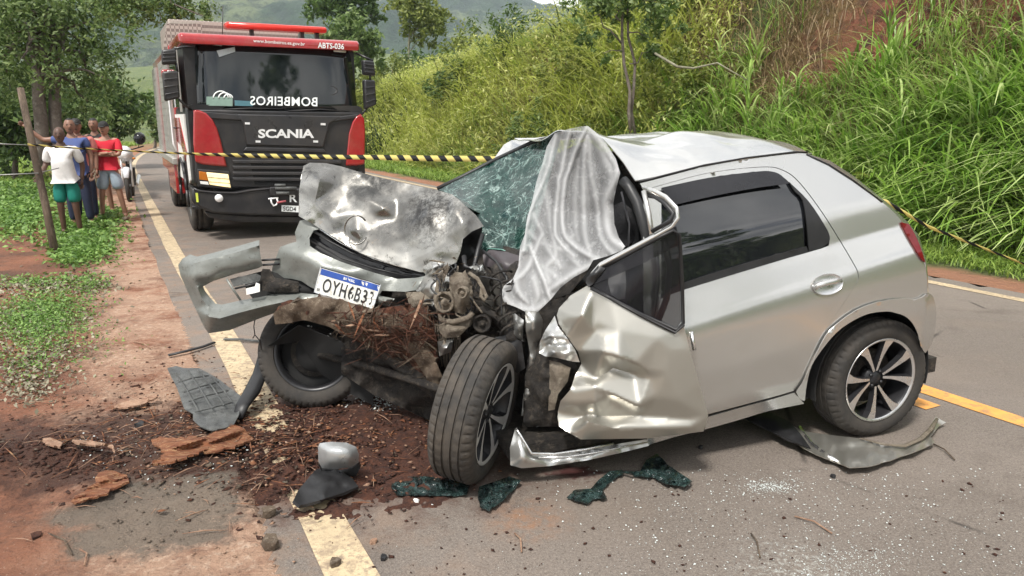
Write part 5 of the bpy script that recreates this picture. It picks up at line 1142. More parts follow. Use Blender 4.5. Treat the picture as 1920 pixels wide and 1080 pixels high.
# light bar
a = TL(426, 48, .75); b = TL(611, 58, .75)
lb = tb('light_bar', loftbox([(.62, a.x, b.x-.02, (a.z+b.z)/2-.035, (a.z+b.z)/2+.03, .03), (.70, a.x-.03, b.x, (a.z+b.z)/2-.04, (a.z+b.z)/2+.05, .035), (.92, a.x-.03, b.x, (a.z+b.z)/2-.04, (a.z+b.z)/2+.05, .035)]), M_lightbar)
for u in (472, 566, 594): p = TL(u, 62, .75); tb('bar_foot', MB().box((p.x, .76, ZTOP+.03), (.05, .1, .16)), M_tblack, lb)
tb('antenna', MB().tube([TL(417, 70, .6), TL(418, 10, .6)], .006, 5), M_tblack)
# mirrors
def mirror(name, quads, y, arms):
    mr = None
    for i, q in enumerate(quads):
        o = tpoly(name if i == 0 else 'mirror_housing', q, y, y+.14, M_tblack, .025, mr)
        if mr is None: mr = o
        (u0, v0), (u1, v1), (u2, v2), (u3, v3) = q
        for k in range(1, 4):
            f = k/4; tpoly('mirror_groove', [(u0+(u3-u0)*f+1.5, v0+(v3-v0)*f), (u1+(u2-u1)*f-1.5, v1+(v2-v1)*f), (u1+(u2-u1)*f-1.5, v1+(v2-v1)*f+2.2), (u0+(u3-u0)*f+1.5, v0+(v3-v0)*f+2.2)], y-.012, y+.01, M_tblack2, .004, mr)
    for a in arms: tb('mirror_arm', MB().tube([TL(*p) for p in a], .016, 7), M_tblack, mr)
mirror('side_mirror', [[(303, 93), (330, 91), (332, 120), (304, 121)], [(304, 134), (334, 132), (338, 184), (309, 190)]], -.15, [[(325, 92, -.08), (345, 88, -.05), (364, 88, .1)], [(335, 186, -.08), (350, 200, -.02), (362, 208, .1)], [(330, 118, -.08), (333, 135, -.08)]])
mirror('side_mirror', [[(681, 112), (702, 114), (705, 142), (683, 140)], [(683, 149), (704, 150), (707, 196), (686, 205)]], -.05, [[(700, 114, .0), (682, 106, .05), (668, 100, .2)], [(690, 200, .0), (680, 213, .05), (672, 216, .1)], [(694, 140, .0), (694, 150, .0)]])
# cab side seen at a grazing angle: white and red livery, pillar, door, steps
sx = -.004
def side(name, pts, mat, off=0., par=None): return tb(name, MB().prism([(sx-off, y, z) for y, z in pts], (.02, 0, 0)), mat, par)
side('cab_side_livery', [(.16, .85), (.16, 1.75), (1.7, 1.75), (1.7, .8), (1.1, .8), (1.0, 1.15), (.4, 1.15), (.3, .8)], M_white, .01)
side('cab_side_stripe', [(.2, 1.25), (.9, 1.7), (1.7, 1.7), (1.7, 1.35), (.9, 1.3), (.5, 1.1)], M_red, .02)
dw = side('door_window', [(.45, 1.85), (.45, 2.55), (1.6, 2.6), (1.6, 1.85)], M_tglass, .03)
side('door_pillar', [(.28, 1.78), (.24, 2.62), (.36, 2.64), (.42, 1.78)], M_silvert, .03)
tb('door_handle', MB().tube([(-.03, 1.45, 1.55), (-.05, 1.5, 1.55), (-.05, 1.6, 1.55), (-.03, 1.65, 1.55)], .014, 6), M_tblack)
tb('grab_rail', MB().tube([(-.04, 1.72, 1.2), (-.07, 1.74, 1.3), (-.07, 1.76, 2.3), (-.04, 1.72, 2.4)], .016, 6), M_letter)
for z in (.45, .72): tb('step', MB().box((.06, .45, z), (.14, .32, .05)), M_tblack, None, .01)
# rear body with lockers
bx = empty('equipment_body'); bx.parent = truck
o = tb('body_shell', MB().box((WT/2, 4.15, 1.75), (WT, 4.4, 2.1)), M_red, bx, .03)
p = TL(340, 44, 2.05)
tb('body_top_box', MB().box((WT*.42, 3.12, 2.95), (WT*.80, 2.0, .5)), M_mesh, bx, .02)
P = [TL(313, 45, 2.0), TL(379, 44, 2.0), TL(379, 62, 2.0), TL(328, 70, 2.0), TL(303, 110, 2.0)]
tb('mesh_screen', MB().prism(P, (0, .05, 0)), M_mesh, bx)
for k, (y0, y1) in enumerate(((2.1, 3.1), (3.25, 4.2), (5.2, 6.2))):
    sh = tb('locker_shutter', MB().box((-.012, (y0+y1)/2, 1.85), (.03, y1-y0, 1.6)), M_silvert, bx)
    mb = MB()
    for j in range(14): mb.box((-.032, (y0+y1)/2, 1.12+j*.113), (.016, y1-y0-.04, .104))
    tb('shutter_slats', mb, M_silvert, sh)
tb('side_rail', MB().box((-.05, 4.15, 1.02), (.08, 4.3, .10)), M_silvert, bx, .01)
tb('locker_skirt', MB().box((.06, 3.6, .68), (.16, 1.6, .5)), M_red, bx, .02)
tb('side_marker', MB().box((-.07, 1.95, 2.35), (.12, .12, .16)), M_red, bx, .03)
tb('chassis', MB().box((WT/2, 3.4, .62), (.9, 5.6, .28)), M_tblack); tb('chassis', MB().box((WT/2, .9, .62), (1.9, 1.4, .4)), M_tblack)
def truck_wheel(x, y, out_, dual=False):
    e = empty('wheel'); e.parent = truck; e.location = (x, y, .50)
    s = -1 if out_ < 0 else 1
    def prf(L): return [(r, s*xx) for r, xx in L]
    tb('tyre', MB().lathe(prf([(.30, -.02), (.33, .0), (.40, .01), (.47, -.01), (.495, -.03), (.50, -.06), (.488, -.064), (.488, -.075), (.50, -.08), (.50, -.13), (.488, -.135), (.488, -.145), (.50, -.15), (.50, -.2), (.49, -.26), (.44, -.30), (.30, -.29)]), 56), M_rubber2, e)
    tb('rim', MB().lathe(prf([(.30, -.02), (.29, -.015), (.285, -.03), (.27, -.10), (.2, -.09), (.17, -.03), (.12, -.02), (.11, .01), (0, .015)]), 40), M_liner, e)
    for k in range(10):
        a = k*.628; tb('wheel_nut', MB().tube([(s*-.06, .165*math.cos(a), .165*math.sin(a)), (s*-.01, .165*math.cos(a), .165*math.sin(a))], .016, 6), M_alloydk, e)
    return e
truck_wheel(.04, 1.28, -1); truck_wheel(WT-.04, 1.28, 1); truck_wheel(.04, 5.0, -1); truck_wheel(WT-.04, 5.0, 1)
ma = MB()
for k in range(9):
    a = R(-10+k*25); ma.tube([(-.02, 1.28+.58*math.cos(a), .52+.58*math.sin(a)), (-.02, 1.28+.58*math.cos(a+R(25)), .52+.58*math.sin(a+R(25)))], .025, 6) if k < 8 else None
tb('wheel_arch', ma, M_tblack)
tb('wheel_void', MB().box((.5, 1.28, .85), (.9, 1.1, .5)), M_void)
# ------------------------------------------------------------------ bystanders
def skin_mesh(name, verts, edges, radii, root, mat, parent, sub=2, smoothv=True):
    me = bpy.data.meshes.new(name); me.from_pydata([tuple(v) for v in verts], edges, []); me.update()
    o = link(name, me, None, parent, keep=False)
    bpy.context.view_layer.objects.active = o
    sk = o.modifiers.new('skin', 'SKIN'); sk.use_smooth_shade = True; sk.branch_smoothing = .6
    if not me.skin_vertices:
        me.attributes  # layer is made with the modifier
    sv = me.skin_vertices[0].data
    for i, r in enumerate(radii):
        sv[i].radius = r if isinstance(r, tuple) else (r, r)
        sv[i].use_root = (i == root)
    ss = o.modifiers.new('s', 'SUBSURF'); ss.levels = sub; ss.render_levels = sub
    dg = bpy.context.evaluated_depsgraph_get(); dg.update()
    m2 = bpy.data.meshes.new_from_object(o.evaluated_get(dg)); o.modifiers.clear(); o.data = m2; m2.materials.clear(); m2.materials.append(mat)
    m2.polygons.foreach_set('use_smooth', [True]*len(m2.polygons)); bpy.data.meshes.remove(me)
    return o
def lerp(a, b, f): return tuple(a[i]+(b[i]-a[i])*f for i in range(3))
def person(loc, rz, label, skin, shirt, legs_mat, H=1.64, armL=None, armR=None, long_legs=False, shoes=None, hair=None, belly=.0, lean=0., stance=.1, sleeve=.55, hair_kind='short', cap=None, group=None, headturn=0., wide=1.0, stepf=.0):
    """local frame: faces -Y, X to the figure's left-hand side of the picture"""
    root = empty('person', loc, label, 'person', group, rz); k = H/1.75
    def S(*p): return (p[0]*k, p[1]*k, p[2]*k)
    hip = S(0, 0, .95); ch = S(lean*.5, -.01, 1.25); neck = S(lean, .0, 1.48); head = S(lean*1.05, -.015, 1.56); htop = S(lean*1.08, -.02, 1.70)
    shl, shr = S(-.185*wide+lean, 0, 1.41), S(.185*wide+lean, 0, 1.41)
    armL = armL or [S(-.235, .03, 1.14), S(-.235, -.05, .89)]; armR = armR or [S(.235, .03, 1.14), S(.235, -.05, .89)]
    if len(armL) and armL[0][2] > 3: pass
    hl, hr = S(-.09, 0, .90), S(.09, 0, .90); kl, kr = S(-.10-stance*.4, -.03-stepf, .50), S(.10+stance*.4, -.02, .50); al, ar = S(-.10-stance, .02-stepf, .09), S(.10+stance, .02, .09)
    tl_, tr = S(-.11-stance, -.14-stepf, .035), S(.11+stance, -.14, .035)
    v = [hip, S(lean*.3, -.005, 1.08), ch, S(lean, 0, 1.40), neck, S(lean*1.05, -.005, 1.53), shl, armL[0], armL[1], shr, armR[0], armR[1], hl, kl, al, hr, kr, ar]
    e = [(0, 1), (1, 2), (2, 3), (3, 4), (4, 5), (3, 6), (6, 7), (7, 8), (3, 9), (9, 10), (10, 11), (0, 12), (12, 13), (13, 14), (0, 15), (15, 16), (16, 17), (14, 18), (17, 19)]
    v += [tl_, tr]
    r = [(.13, .10), (.13, .10), (.14, .10), (.11, .08), (.055, .055), (.05, .05), .055, .042, .030, .055, .042, .030, .085, .055, .038, .085, .055, .038, (.04, .025), (.04, .025)]
    r = [tuple(x*k*(wide if i < 4 else 1) for x in (q if isinstance(q, tuple) else (q, q))) for i, q in enumerate(r)]
    body = skin_mesh('body', v, e, r, 0, skin, root)
    # head
    hm = MB(); hc = Vector(S(lean*1.06, -.015, 1.615)); Mh = Matrix.Translation(hc) @ Matrix.Rotation(headturn, 4, 'Z')
    hd = MB(); vs = []; fs = []; n, m = 20, 14
    for j in range(m+1):
        th = math.pi*j/m
        for i in range(n):
            ph = 2*math.pi*i/n; x = math.sin(th)*math.cos(ph); y = math.sin(th)*math.sin(ph); z = math.cos(th)
            X = x*.080*(1-.22*max(0, -z)); Y = y*.100*(1-.12*max(0, -z)); Z = z*.126
            if y < 0: Y += -.012*math.exp(-((z+.12)/.13)**2)*math.exp(-(x/.16)**2)*1.6; Y += .008*math.exp(-((z-.12)/.1)**2)*math.exp(-((abs(x)-.38)/.18)**2)
            if y < 0 and z < -.6: Y -= .012
            vs.append((X*k, Y*k, Z*k))
    for j in range(m):
        for i in range(n): fs.append((j*n+i, (j+1)*n+i, (j+1)*n+(i+1) % n, j*n+(i+1) % n))
    hd.add(vs, fs, True, Mh)
    for s in (-1, 1): hd.ball((s*.074*k, .005*k, -.005*k), (.012*k, .02*k, .03*k), 8, 6, Mh)
    head_o = tb('head', hd, skin, root)
    fe = MB()
    for s in (-1, 1): fe.ball((s*.028*k, -.083*k, .014*k), (.014*k, .008*k, .006*k), 8, 5, Mh); fe.box((s*.028*k, -.090*k, .032*k), (.032*k, .008*k, .006*k), Mh)
    fe.box((0, -.096*k, -.052*k), (.042*k, .008*k, .008*k), Mh)
    tb('face_features', fe, M_soft, head_o)
    nb_ = MB().tube([(0, -.093*k, .02*k), (0, -.110*k, -.022*k), (0, -.096*k, -.028*k)], [.006*k, .013*k, .008*k], 7, M=Mh); tb('nose', nb_, skin, head_o)
    if hair is not None:
        hh = MB(); sc = 1.06; vs = []; fs = []; lo = 6 if hair_kind == 'short' else 5
        for j in range(lo+3):
            th = math.pi*j/m
            for i in range(n):
                ph = 2*math.pi*i/n; front = math.sin(ph) < -.3 and j > lo-2
                th2 = min(th, math.pi*(lo-2)/m) if front else th
                vs.append((math.sin(th2)*math.cos(ph)*.076*k*sc, math.sin(th2)*math.sin(ph)*.098*k*sc, math.cos(th2)*.120*k*sc))
        for j in range(lo+2):
            for i in range(n): fs.append((j*n+i, (j+1)*n+i, (j+1)*n+(i+1) % n, j*n+(i+1) % n))
        hh.add(vs, fs, True, Mh); tb('hair', hh, hair, head_o)
    if cap is not None:
        cc = MB(); vs = []; fs = []
        for j in range(7):
            th = math.pi*.5*j/6
            for i in range(n): ph = 2*math.pi*i/n; vs.append((math.sin(th)*math.cos(ph)*.085*k, math.sin(th)*math.sin(ph)*.105*k, (.035+math.cos(th)*.095)*k))
        for j in range(6):
            for i in range(n): fs.append((j*n+i, (j+1)*n+i, (j+1)*n+(i+1) % n, j*n+(i+1) % n))
        cc.add(vs, fs, True, Mh); cc.prism([(-.06*k, -.09*k, .035*k), (.06*k, -.09*k, .035*k), (.045*k, -.165*k, .022*k), (-.045*k, -.165*k, .022*k)], (0, 0, .008*k), Mh); tb('cap', cc, cap, head_o)
    # hands with fingers
    for el, wr in ((armL[0], armL[1]), (armR[0], armR[1])):
        a, b = Vector(el), Vector(wr); d = (b-a).normalized(); sidev = d.cross(Vector((0, 1, 0)))
        if sidev.length < .1: sidev = d.cross(Vector((0, 0, 1)))
        sidev.normalize(); nn = d.cross(sidev).normalized(); mb = MB()
        mb.tube([b-d*.01*k, b+d*.04*k, b+d*.085*k], [.026*k, .038*k, .036*k], 8, flat=.5)
        for q in range(4):
            o_ = sidev*(-.027+.018*q)*k; ln = (.07, .078, .074, .058)[q]*k
            mb.tube([b+d*.08*k+o_, b+d*(.08*k+ln*.5)+o_+nn*.008*k, b+d*(.08*k+ln*.9)+o_+nn*.024*k], [.0095*k, .009*k, .007*k], 6)
        mb.tube([b+d*.02*k-sidev*.03*k, b+d*.05*k-sidev*.052*k, b+d*.085*k-sidev*.055*k+nn*.01*k], [.012*k, .011*k, .008*k], 6)
        tb('hand', mb, skin, body)
    # shirt
    f = sleeve; vs = [S(0, -.005, .93), S(lean*.3, -.012-belly*.5, 1.06), S(lean*.5, -.012-belly, 1.20), S(lean, -.002, 1.39), S(lean, 0, 1.465), shl, lerp(shl, armL[0], f), lerp(shl, armL[0], f+.32), shr, lerp(shr, armR[0], f), lerp(shr, armR[0], f+.32)]
    rr = [(.165, .125), (.165+belly*.3, .13+belly*.8), (.17+belly*.2, .13+belly*.7), (.135, .098), (.07, .065), .078, .072, .066, .078, .072, .066]
    rr = [tuple(x*k*(wide if i < 4 else 1) for x in (q if isinstance(q, tuple) else (q, q))) for i, q in enumerate(rr)]
    sh = skin_mesh('shirt', vs, [(0, 1), (1, 2), (2, 3), (3, 4), (3, 5), (5, 6), (6, 7), (3, 8), (8, 9), (9, 10)], rr, 1, shirt, root)
    # trousers or shorts
    if long_legs: ll, lr = [hl, kl, lerp(kl, al, .93)], [hr, kr, lerp(kr, ar, .93)]; lr_ = [.105, .082, .062]
    else: ll, lr = [hl, lerp(hl, kl, .55), lerp(hl, kl, .92)], [hr, lerp(hr, kr, .55), lerp(hr, kr, .92)]; lr_ = [.11, .105, .098]
    vs = [S(0, 0, 1.0), S(0, 0, .93)]+ll+lr; rr = [(.15, .115), (.155, .12)]+lr_+lr_
    rr = [tuple(x*k*wide for x in (q if isinstance(q, tuple) else (q, q))) for q in rr]
    skin_mesh('trousers' if long_legs else 'shorts', vs, [(0, 1), (1, 2), (2, 3), (3, 4), (1, 5), (5, 6), (6, 7)], rr, 1, legs_mat, root)
    for an, tt in ((al, tl_), (ar, tr)):
        a, b = Vector(an), Vector(tt); mb = MB(); mb.tube([a+Vector((0, .05*k, -.045*k)), a+Vector((0, 0, -.035*k)), b+Vector((0, .02*k, .005*k)), b+Vector((0, -.03*k, -.002*k))], [.030*k, .045*k, .045*k, .028*k], 10, flat=.75)
        tb('shoe' if shoes else 'sandal', mb, shoes or M_soft, root)
    return root
M_sk1 = simple('dark_brown_skin', (.085, .043, .028), .5, var=.15); M_sk2 = simple('brown_skin', (.21, .108, .07), .5, var=.15); M_sk3 = simple('tan_skin', (.33, .18, .12), .5, var=.15)
M_wh = simple('white_cotton', (.62, .61, .60), .85, bump=.3); M_teal = simple('teal_shorts', (.0, .15, .115), .75, bump=.3); M_redsh = simple('red_tshirt', (.50, .012, .03), .8, bump=.3)
M_blue_s = simple('blue_shirt', (.05, .075, .20), .8, bump=.3); M_navy = simple('navy_jeans', (.012, .018, .045), .8, bump=.3); M_denim = simple('light_denim', (.27, .33, .39), .85, bump=.4, scale=7, var=.6)
M_salmon = simple('salmon_shirt', (.46, .15, .13), .8, bump=.3); M_blk = simple('black_shirt', (.012, .012, .012), .8, bump=.3); M_khaki = simple('khaki_shorts', (.33, .29, .22), .85, bump=.3); M_hair = simple('black_hair', (.01, .009, .008), .6)
M_sandal = simple('pale_shoes', (.42, .35, .27), .6)
def gz(P): return float(height(np.array(P.x), np.array(P.y)))
def at(u, Y): p = PY(u, 400, Y); p.z = gz(p); return p
def face(P, extra=0.): return math.atan2(P.x, -P.y)*-1+0+extra if False else extra
gr = 'bystanders on the verge'
P = at(131, 11.0); H1 = 1.60; k = H1/1.75
person(P, R(12), 'man in a white t-shirt and green shorts holding the wire by the post', M_sk1, M_wh, M_teal, H1, armL=[(-.27*k, .04, 1.15*k), (-.31*k, -.16, .98*k)], armR=[(.25*k, .08, 1.14*k), (.22*k, .06, .90*k)], belly=.035, stance=.02, hair=None, headturn=R(10), wide=1.0, group=gr, shoes=M_soft)
P = at(153, 11.9); k = 1.70/1.75
person(P, R(14), 'man in a blue shirt and jeans with one arm raised to the tree', M_sk2, M_blue_s, M_navy, 1.72, armL=[(-.42*k, .0, 1.42*k), (-.60*k, -.04, 1.60*k)], belly=.05, stance=.03, sleeve=.2, hair=M_hair, hair_kind='bald', long_legs=True, shoes=M_soft, headturn=R(15), group=gr, lean=-.01)
P = at(163, 12.4)
person(P, R(20), 'man in a salmon shirt and dark trousers between the blue and red shirts', M_sk2, M_salmon, M_navy, 1.72, stance=.03, hair=M_hair, long_legs=True, shoes=M_soft, cap=M_hair, belly=.03, group=gr, headturn=R(5))
P = at(196, 13.4)
person(P, R(10), 'man in a black shirt and khaki shorts standing behind the red shirt', M_sk2, M_blk, M_khaki, 1.72, stance=.04, hair=M_hair, shoes=M_soft, group=gr)
P = at(214, 12.7); k = 1.66/1.75
person(P, R(10), 'man in a red t-shirt and denim shorts with folded arms', M_sk3, M_redsh, M_denim, 1.66, armL=[(-.235*k, -.10, 1.16*k), (.10*k, -.21, 1.20*k)], armR=[(.235*k, -.09, 1.16*k), (-.10*k, -.18, 1.17*k)], stance=.09, hair=M_hair, cap=M_blk, shoes=M_sandal, group=gr, stepf=.04, wide=1.05)
# ---- motorcycle behind them
MP = at(246, 15.6); moto = empty('motorcycle', MP, 'motorcycle parked on the verge behind the man in the red shirt', 'motorcycle', rz=R(24))
def mt(name, mb, mat, par=None): return tb(name, mb, mat, par or moto)
RY = Matrix.Rotation(R(90), 4, 'Z')
M_mwhite = simple('white_fairing', (.55, .56, .58), .35)
for y in (0, 1.3):
    M_ = Matrix.Translation((0, y, .31)); wv = mt('wheel', MB().lathe([(.25, -.03), (.28, -.045), (.31, -.03), (.315, 0), (.31, .03), (.28, .045), (.25, .03), (.24, 0)], 36, M_, closed=True), M_rubber)
    mt('hub', MB().tube([(-.06, y, .31), (.06, y, .31)], .05, 12), M_liner, wv)
    for k in range(10): mt('spoke', MB().tube([(0, y, .31), (0, y+.25*math.cos(k*.628), .31+.25*math.sin(k*.628))], .004, 4), M_letter, wv)
for s in (-1, 1): mt('fork', MB().tube([(s*.09, 0, .31), (s*.09, .16, .78), (s*.08, .24, 1.0)], .02, 8), M_letter)
mt('front_mudguard', MB().tube([(0, -.26, .5), (0, -.12, .66), (0, .05, .68), (0, .22, .6)], [.05, .07, .07, .05], 8, flat=.5), M_mwhite)
mt('fuel_tank', MB().ball((0, .55, .88), (.15, .27, .14), 14, 10), M_mwhite); mt('fairing', MB().ball((0, .12, .98), (.15, .10, .16), 12, 8), M_mwhite); mt('headlight', MB().ball((0, .03, .97), (.085, .05, .085), 12, 8), M_letter)
mt('handlebar', MB().tube([(-.36, .32, 1.12), (-.15, .22, 1.06), (.15, .22, 1.06), (.36, .32, 1.12)], .014, 7), M_black)
for s in (-1, 1):
    mt('mirror_stalk', MB().tube([(s*.26, .28, 1.1), (s*.32, .24, 1.3)], .007, 5), M_black); mt('mirror', MB().ball((s*.33, .22, 1.33), (.065, .02, .045), 10, 6), M_black)
    mt('indicator', MB().ball((s*.16, .05, .88), (.035, .03, .025), 8, 6), M_amber)
mt('seat', MB().tube([(0, .75, .86), (0, 1.0, .84), (0, 1.35, .90)], [.11, .14, .10], 10, flat=.5), M_black); mt('engine', MB().box((0, .62, .48), (.26, .36, .36)), M_greasy)
mt('frame', MB().tube([(0, .25, .95), (0, .45, .4), (0, .9, .35), (0, 1.1, .75), (0, .6, .8)], .02, 7), M_black); mt('exhaust', MB().tube([(.1, .45, .4), (.14, .8, .28), (.16, 1.45, .42)], [.02, .03, .045], 8), M_letter)
mt('tail', MB().box((0, 1.5, .82), (.1, .25, .08)), M_redsh); mt('helmet', MB().ball((.30, .30, 1.28), (.12, .14, .13), 12, 8), M_blackgloss)
# ------------------------------------------------------------------ plants
def leaf_mat(name, a, b, c, trans=.25, rough=.55, dry=0):
    m = MT(name, a, rough); f = m.attr('rnd'); m.ramp4(f, [(0, a), (.5, b), (1, c)])
    m.col(m.noise(.8, 4, .6, .35, .65), tuple(x*.7 for x in b), amt=.35)
    if dry: m.col(m.noise(.55, 5, .7, .50, .64), (.34, .26, .13), amt=dry); m.col(m.noise(.9, 4, .6, .52, .64), (.02, .04, .012), amt=dry*.9)
    tr = m.n('ShaderNodeBsdfTranslucent'); mx_ = m.n('ShaderNodeMixShader'); mx_.inputs[0].default_value = trans
    m.l(m.cur, tr.inputs['Color']); m.l(m.b.outputs[0], mx_.inputs[1]); m.l(tr.outputs[0], mx_.inputs[2]); m.l(mx_.outputs[0], m.o.inputs['Surface']); return m.m
def frame_filter(x, y, margin=.12):
    d = y*CT+.3; u = x/np.maximum(d, .1)*FPX/960; return (y > .8) & (np.abs(u) < 1+margin+1.2/np.maximum(y, 1))
def blades(x, y, z, h, w, lean, seg, rng, droop=.9, base_spread=.03, stiff=None):
    """arching grass blades; returns V, F, rnd"""
    n = len(x); az = rng.uniform(0, 2*np.pi, n); ln = lean*(.4+.9*rng.random(n)); V = np.zeros((n, seg+1, 2, 3)); wa = az+np.pi/2+rng.normal(0, .35, n)
    rnd = np.clip(rng.random(n)*.8+.1+rng.normal(0, .1, n), 0, 1)
    for i in range(seg+1):
        t = i/seg; out_ = ln*h*(t**1.8); up = h*(t-droop*ln*.55*t**2.6)
        ww = w*(1-t**2.2)*.5+w*.04; ww = ww*(.55+.45*np.sin(np.minimum(t*2.2, 1.57)))
        cx = x+np.cos(az)*out_; cy = y+np.sin(az)*out_
        V[:, i, 0] = np.stack([cx-np.cos(wa)*ww, cy-np.sin(wa)*ww, z+up], -1); V[:, i, 1] = np.stack([cx+np.cos(wa)*ww, cy+np.sin(wa)*ww, z+up], -1)
    base = (np.arange(n)*(seg+1)*2)[:, None]; F = []
    for i in range(seg): F.append(np.concatenate([base+2*i, base+2*i+1, base+2*i+3, base+2*i+2], 1))
    F = np.stack(F, 1).reshape(-1, 4); return V.reshape(-1, 3), F, np.repeat(rnd, (seg+1)*2)
def leaves(x, y, z, s, rng, tilt=.7, asp=.5):
    n = len(x); nrm = rng.normal(0, tilt, (n, 3)); nrm[:, 2] = 1; nrm /= np.linalg.norm(nrm, axis=1)[:, None]; a = rng.normal(0, 1, (n, 3)); a = np.cross(a, nrm); a /= np.linalg.norm(a, axis=1)[:, None]; b = np.cross(nrm, a)
    C = np.stack([x, y, z], -1); S_ = s[:, None]; bend_ = nrm*S_*.18
    V = np.stack([C-a*S_, C+b*S_*asp-bend_*0, C+a*S_, C-b*S_*asp], 1); V[:, 0] -= bend_; V[:, 2] -= bend_
    i = (np.arange(n)*4)[:, None]; F = np.concatenate([i, i+1, i+2, i+3], 1); return V.reshape(-1, 3), F, np.repeat(rng.random(n), 4)
def stuff_grass(name, pts, mat, label=None, cat=None):
    V = []; F = []; A = []; b = 0
    for v, f, a in pts: V.append(v); F.append(f+b); A.append(a); b += len(v)
    o = npmesh(name, np.concatenate(V), np.concatenate(F), mat, {'rnd': np.concatenate(A)}); return tag(o, label, cat, None, 'stuff')
def scatter_pq(n, p0, p1, q0, q1, rng, dens=None, bias=1.):
    p = p0+(p1-p0)*rng.random(n)**bias; q = rng.uniform(q0, q1, n); x, y = PQ(p, q); k = frame_filter(x, y)
    if dens is not None: k &= rng.random(n) < dens(p, q, x, y)
    return x[k], y[k], p[k], q[k]
M_gr_y = leaf_mat('yellow_green_tall_grass', (.24, .31, .045), (.50, .56, .11), (.78, .78, .34), .45, .45, .25)
M_gr_b = leaf_mat('bright_guinea_grass', (.08, .19, .03), (.31, .50, .08), (.78, .86, .42), .45, .34, .28)
M_gr_d = leaf_mat('dry_dead_grass', (.12, .075, .04), (.30, .21, .11), (.52, .40, .23), .3)
M_gr_l = leaf_mat('mown_verge_grass', (.08, .15, .025), (.22, .34, .05), (.38, .48, .11), .35)
M_gr_k = leaf_mat('dark_undergrowth', (.015, .03, .008), (.03, .06, .014), (.06, .10, .03), .2)
rg = np.random.default_rng(3)
def hz_(x, y): return land_h(x, y)
# verge grass between the road edge and the bank
V = []
x, y, p, q = scatter_pq(90000, 0, 34, 7.75, 9.6, rg, lambda p, q, x, y: np.clip((q-7.7-.25*vnoise(p, q, .8, 4))/.35, 0, 1)*(.9-.55*sstep(p, 8, 30)))
V.append(blades(x, y, hz_(x, y)-.02, .10+.16*rg.random(len(x))+.12*sstep(q, 8.3, 9.2), .008+.006*rg.random(len(x))+.0007*p, 1.0, 3, rg))
stuff_grass('verge_grass', V, M_gr_l, 'short green grass on the verge at the foot of the bank', 'grass')
def bare(p, q):
    a = np.exp(-(((p-8.8-.25*(q-11.5))/1.5)**2))*sstep(q, 10.7, 11.1)+.8*np.exp(-(((p-6.0)/.7)**2))*sstep(q, 11.0, 11.4)
    return np.clip(a*1.4-.48+.9*(fbm(p, q, 1.0, 77)-.35), 0, 1)
def brown(p, q): return sstep(q, 10.7, 11.2)*(1-sstep(p, 8.5, 11))
# bright arching clumps low on the right bank
V = []; cl = []
for i in range(520):
    p = rg.uniform(1.0, 14.0); q = 9.0+abs(rg.normal(0, .95)) if rg.random() < .75 else rg.uniform(8.7, 11.3)
    if p > 9 and rg.random() < .35: continue
    if q > 10.6 and p < 10 and rg.random() < .75: continue
    cl.append((p, q, rg.uniform(.9, 1.6)*(1.0 if q > 9.0 else .55)))
xs, ys, hs = [], [], []
for p, q, h in cl:
    cx, cy = PQ(p, q)
    if not frame_filter(np.array(cx), np.array(cy), .3): continue
    n = 62; xs.append(cx+rg.normal(0, .10, n)); ys.append(cy+rg.normal(0, .10, n)); hs.append(h*(.55+.6*rg.random(n)))
xs = np.concatenate(xs); ys = np.concatenate(ys); hs = np.concatenate(hs)
V.append(blades(xs, ys, hz_(xs, ys)-.02, hs, .028+.026*rg.random(len(xs)), .85, 6, rg, droop=1.35))
stuff_grass('guinea_grass', V, M_gr_b, 'long arching bright green grass at the foot of the cut bank', 'grass')
# undergrowth and dry stalks on the bank
V = []
x, y, p, q = scatter_pq(60000, 1, 26, 9.3, 15, rg, lambda p, q, x, y: (.25+.75*sstep(fbm(p, q, 2.2, 31)+.3*brown(p, q), .45, .6))*(1-.93*bare(p, q)))
V.append(blades(x, y, hz_(x, y)-.02, .35+.6*rg.random(len(x)), .012+.012*rg.random(len(x)), .9, 4, rg, 1.1))
stuff_grass('dry_grass', V, M_gr_d, 'dry brown grass and stalks hanging on the cut bank', 'dry grass')
V = []
x, y, p, q = scatter_pq(52000, 2, 24, 9.2, 14.5, rg, lambda p, q, x, y: sstep(fbm(p, q, 2.4, 55)-.25*brown(p, q), .42, .56)*(1-.95*bare(p, q)))
V.append(blades(x, y, hz_(x, y)-.02, .4+.75*rg.random(len(x)), .018+.014*rg.random(len(x)), .85, 4, rg, 1.0))
stuff_grass('bank_grass', V, M_gr_b, 'green grass tufts higher on the cut bank beside the bare red soil', 'grass')
# the tall yellow-green stand in the middle distance
V = []
x, y, p, q = scatter_pq(150000, 12, 75, 8.9, 19, rg, lambda p, q, x, y: (.45+.55*sstep(fbm(x, y, 3, 12), .35, .6))*(1-.5*sstep(q, 14, 19))*sstep(p, 11.5, 17), 1.25)
hh = (.6+1.1*rg.random(len(x)))*np.clip((q-8.6)/1.2, .35, 1)*(.30+1.35*fbm(x, y, 3.2, 17))
V.append(blades(x, y, hz_(x, y)-.05, hh, .020+.022*rg.random(len(x))+.0006*p, 1.0, 4, rg, 1.1))
for (dn, pp0, sz) in ((70000, 12, .045),):
    x, y, p, q = scatter_pq(dn, pp0, 60, 9.2, 18, rg, lambda p, q, x, y: (.4+.6*sstep(fbm(x, y, 2, 13), .4, .55)), 1.3)
    V.append(leaves(x, y, hz_(x, y)+(.3+1.4*rg.random(len(x)))*(.6+.5*fbm(x, y, 4, 17)), sz*(.5+rg.random(len(x)))*(1+p*.02), rg, 1.5, .3))
stuff_grass('tall_grass', V, M_gr_y, 'tall yellow-green grass covering the bank beyond the car', 'grass')
V = []
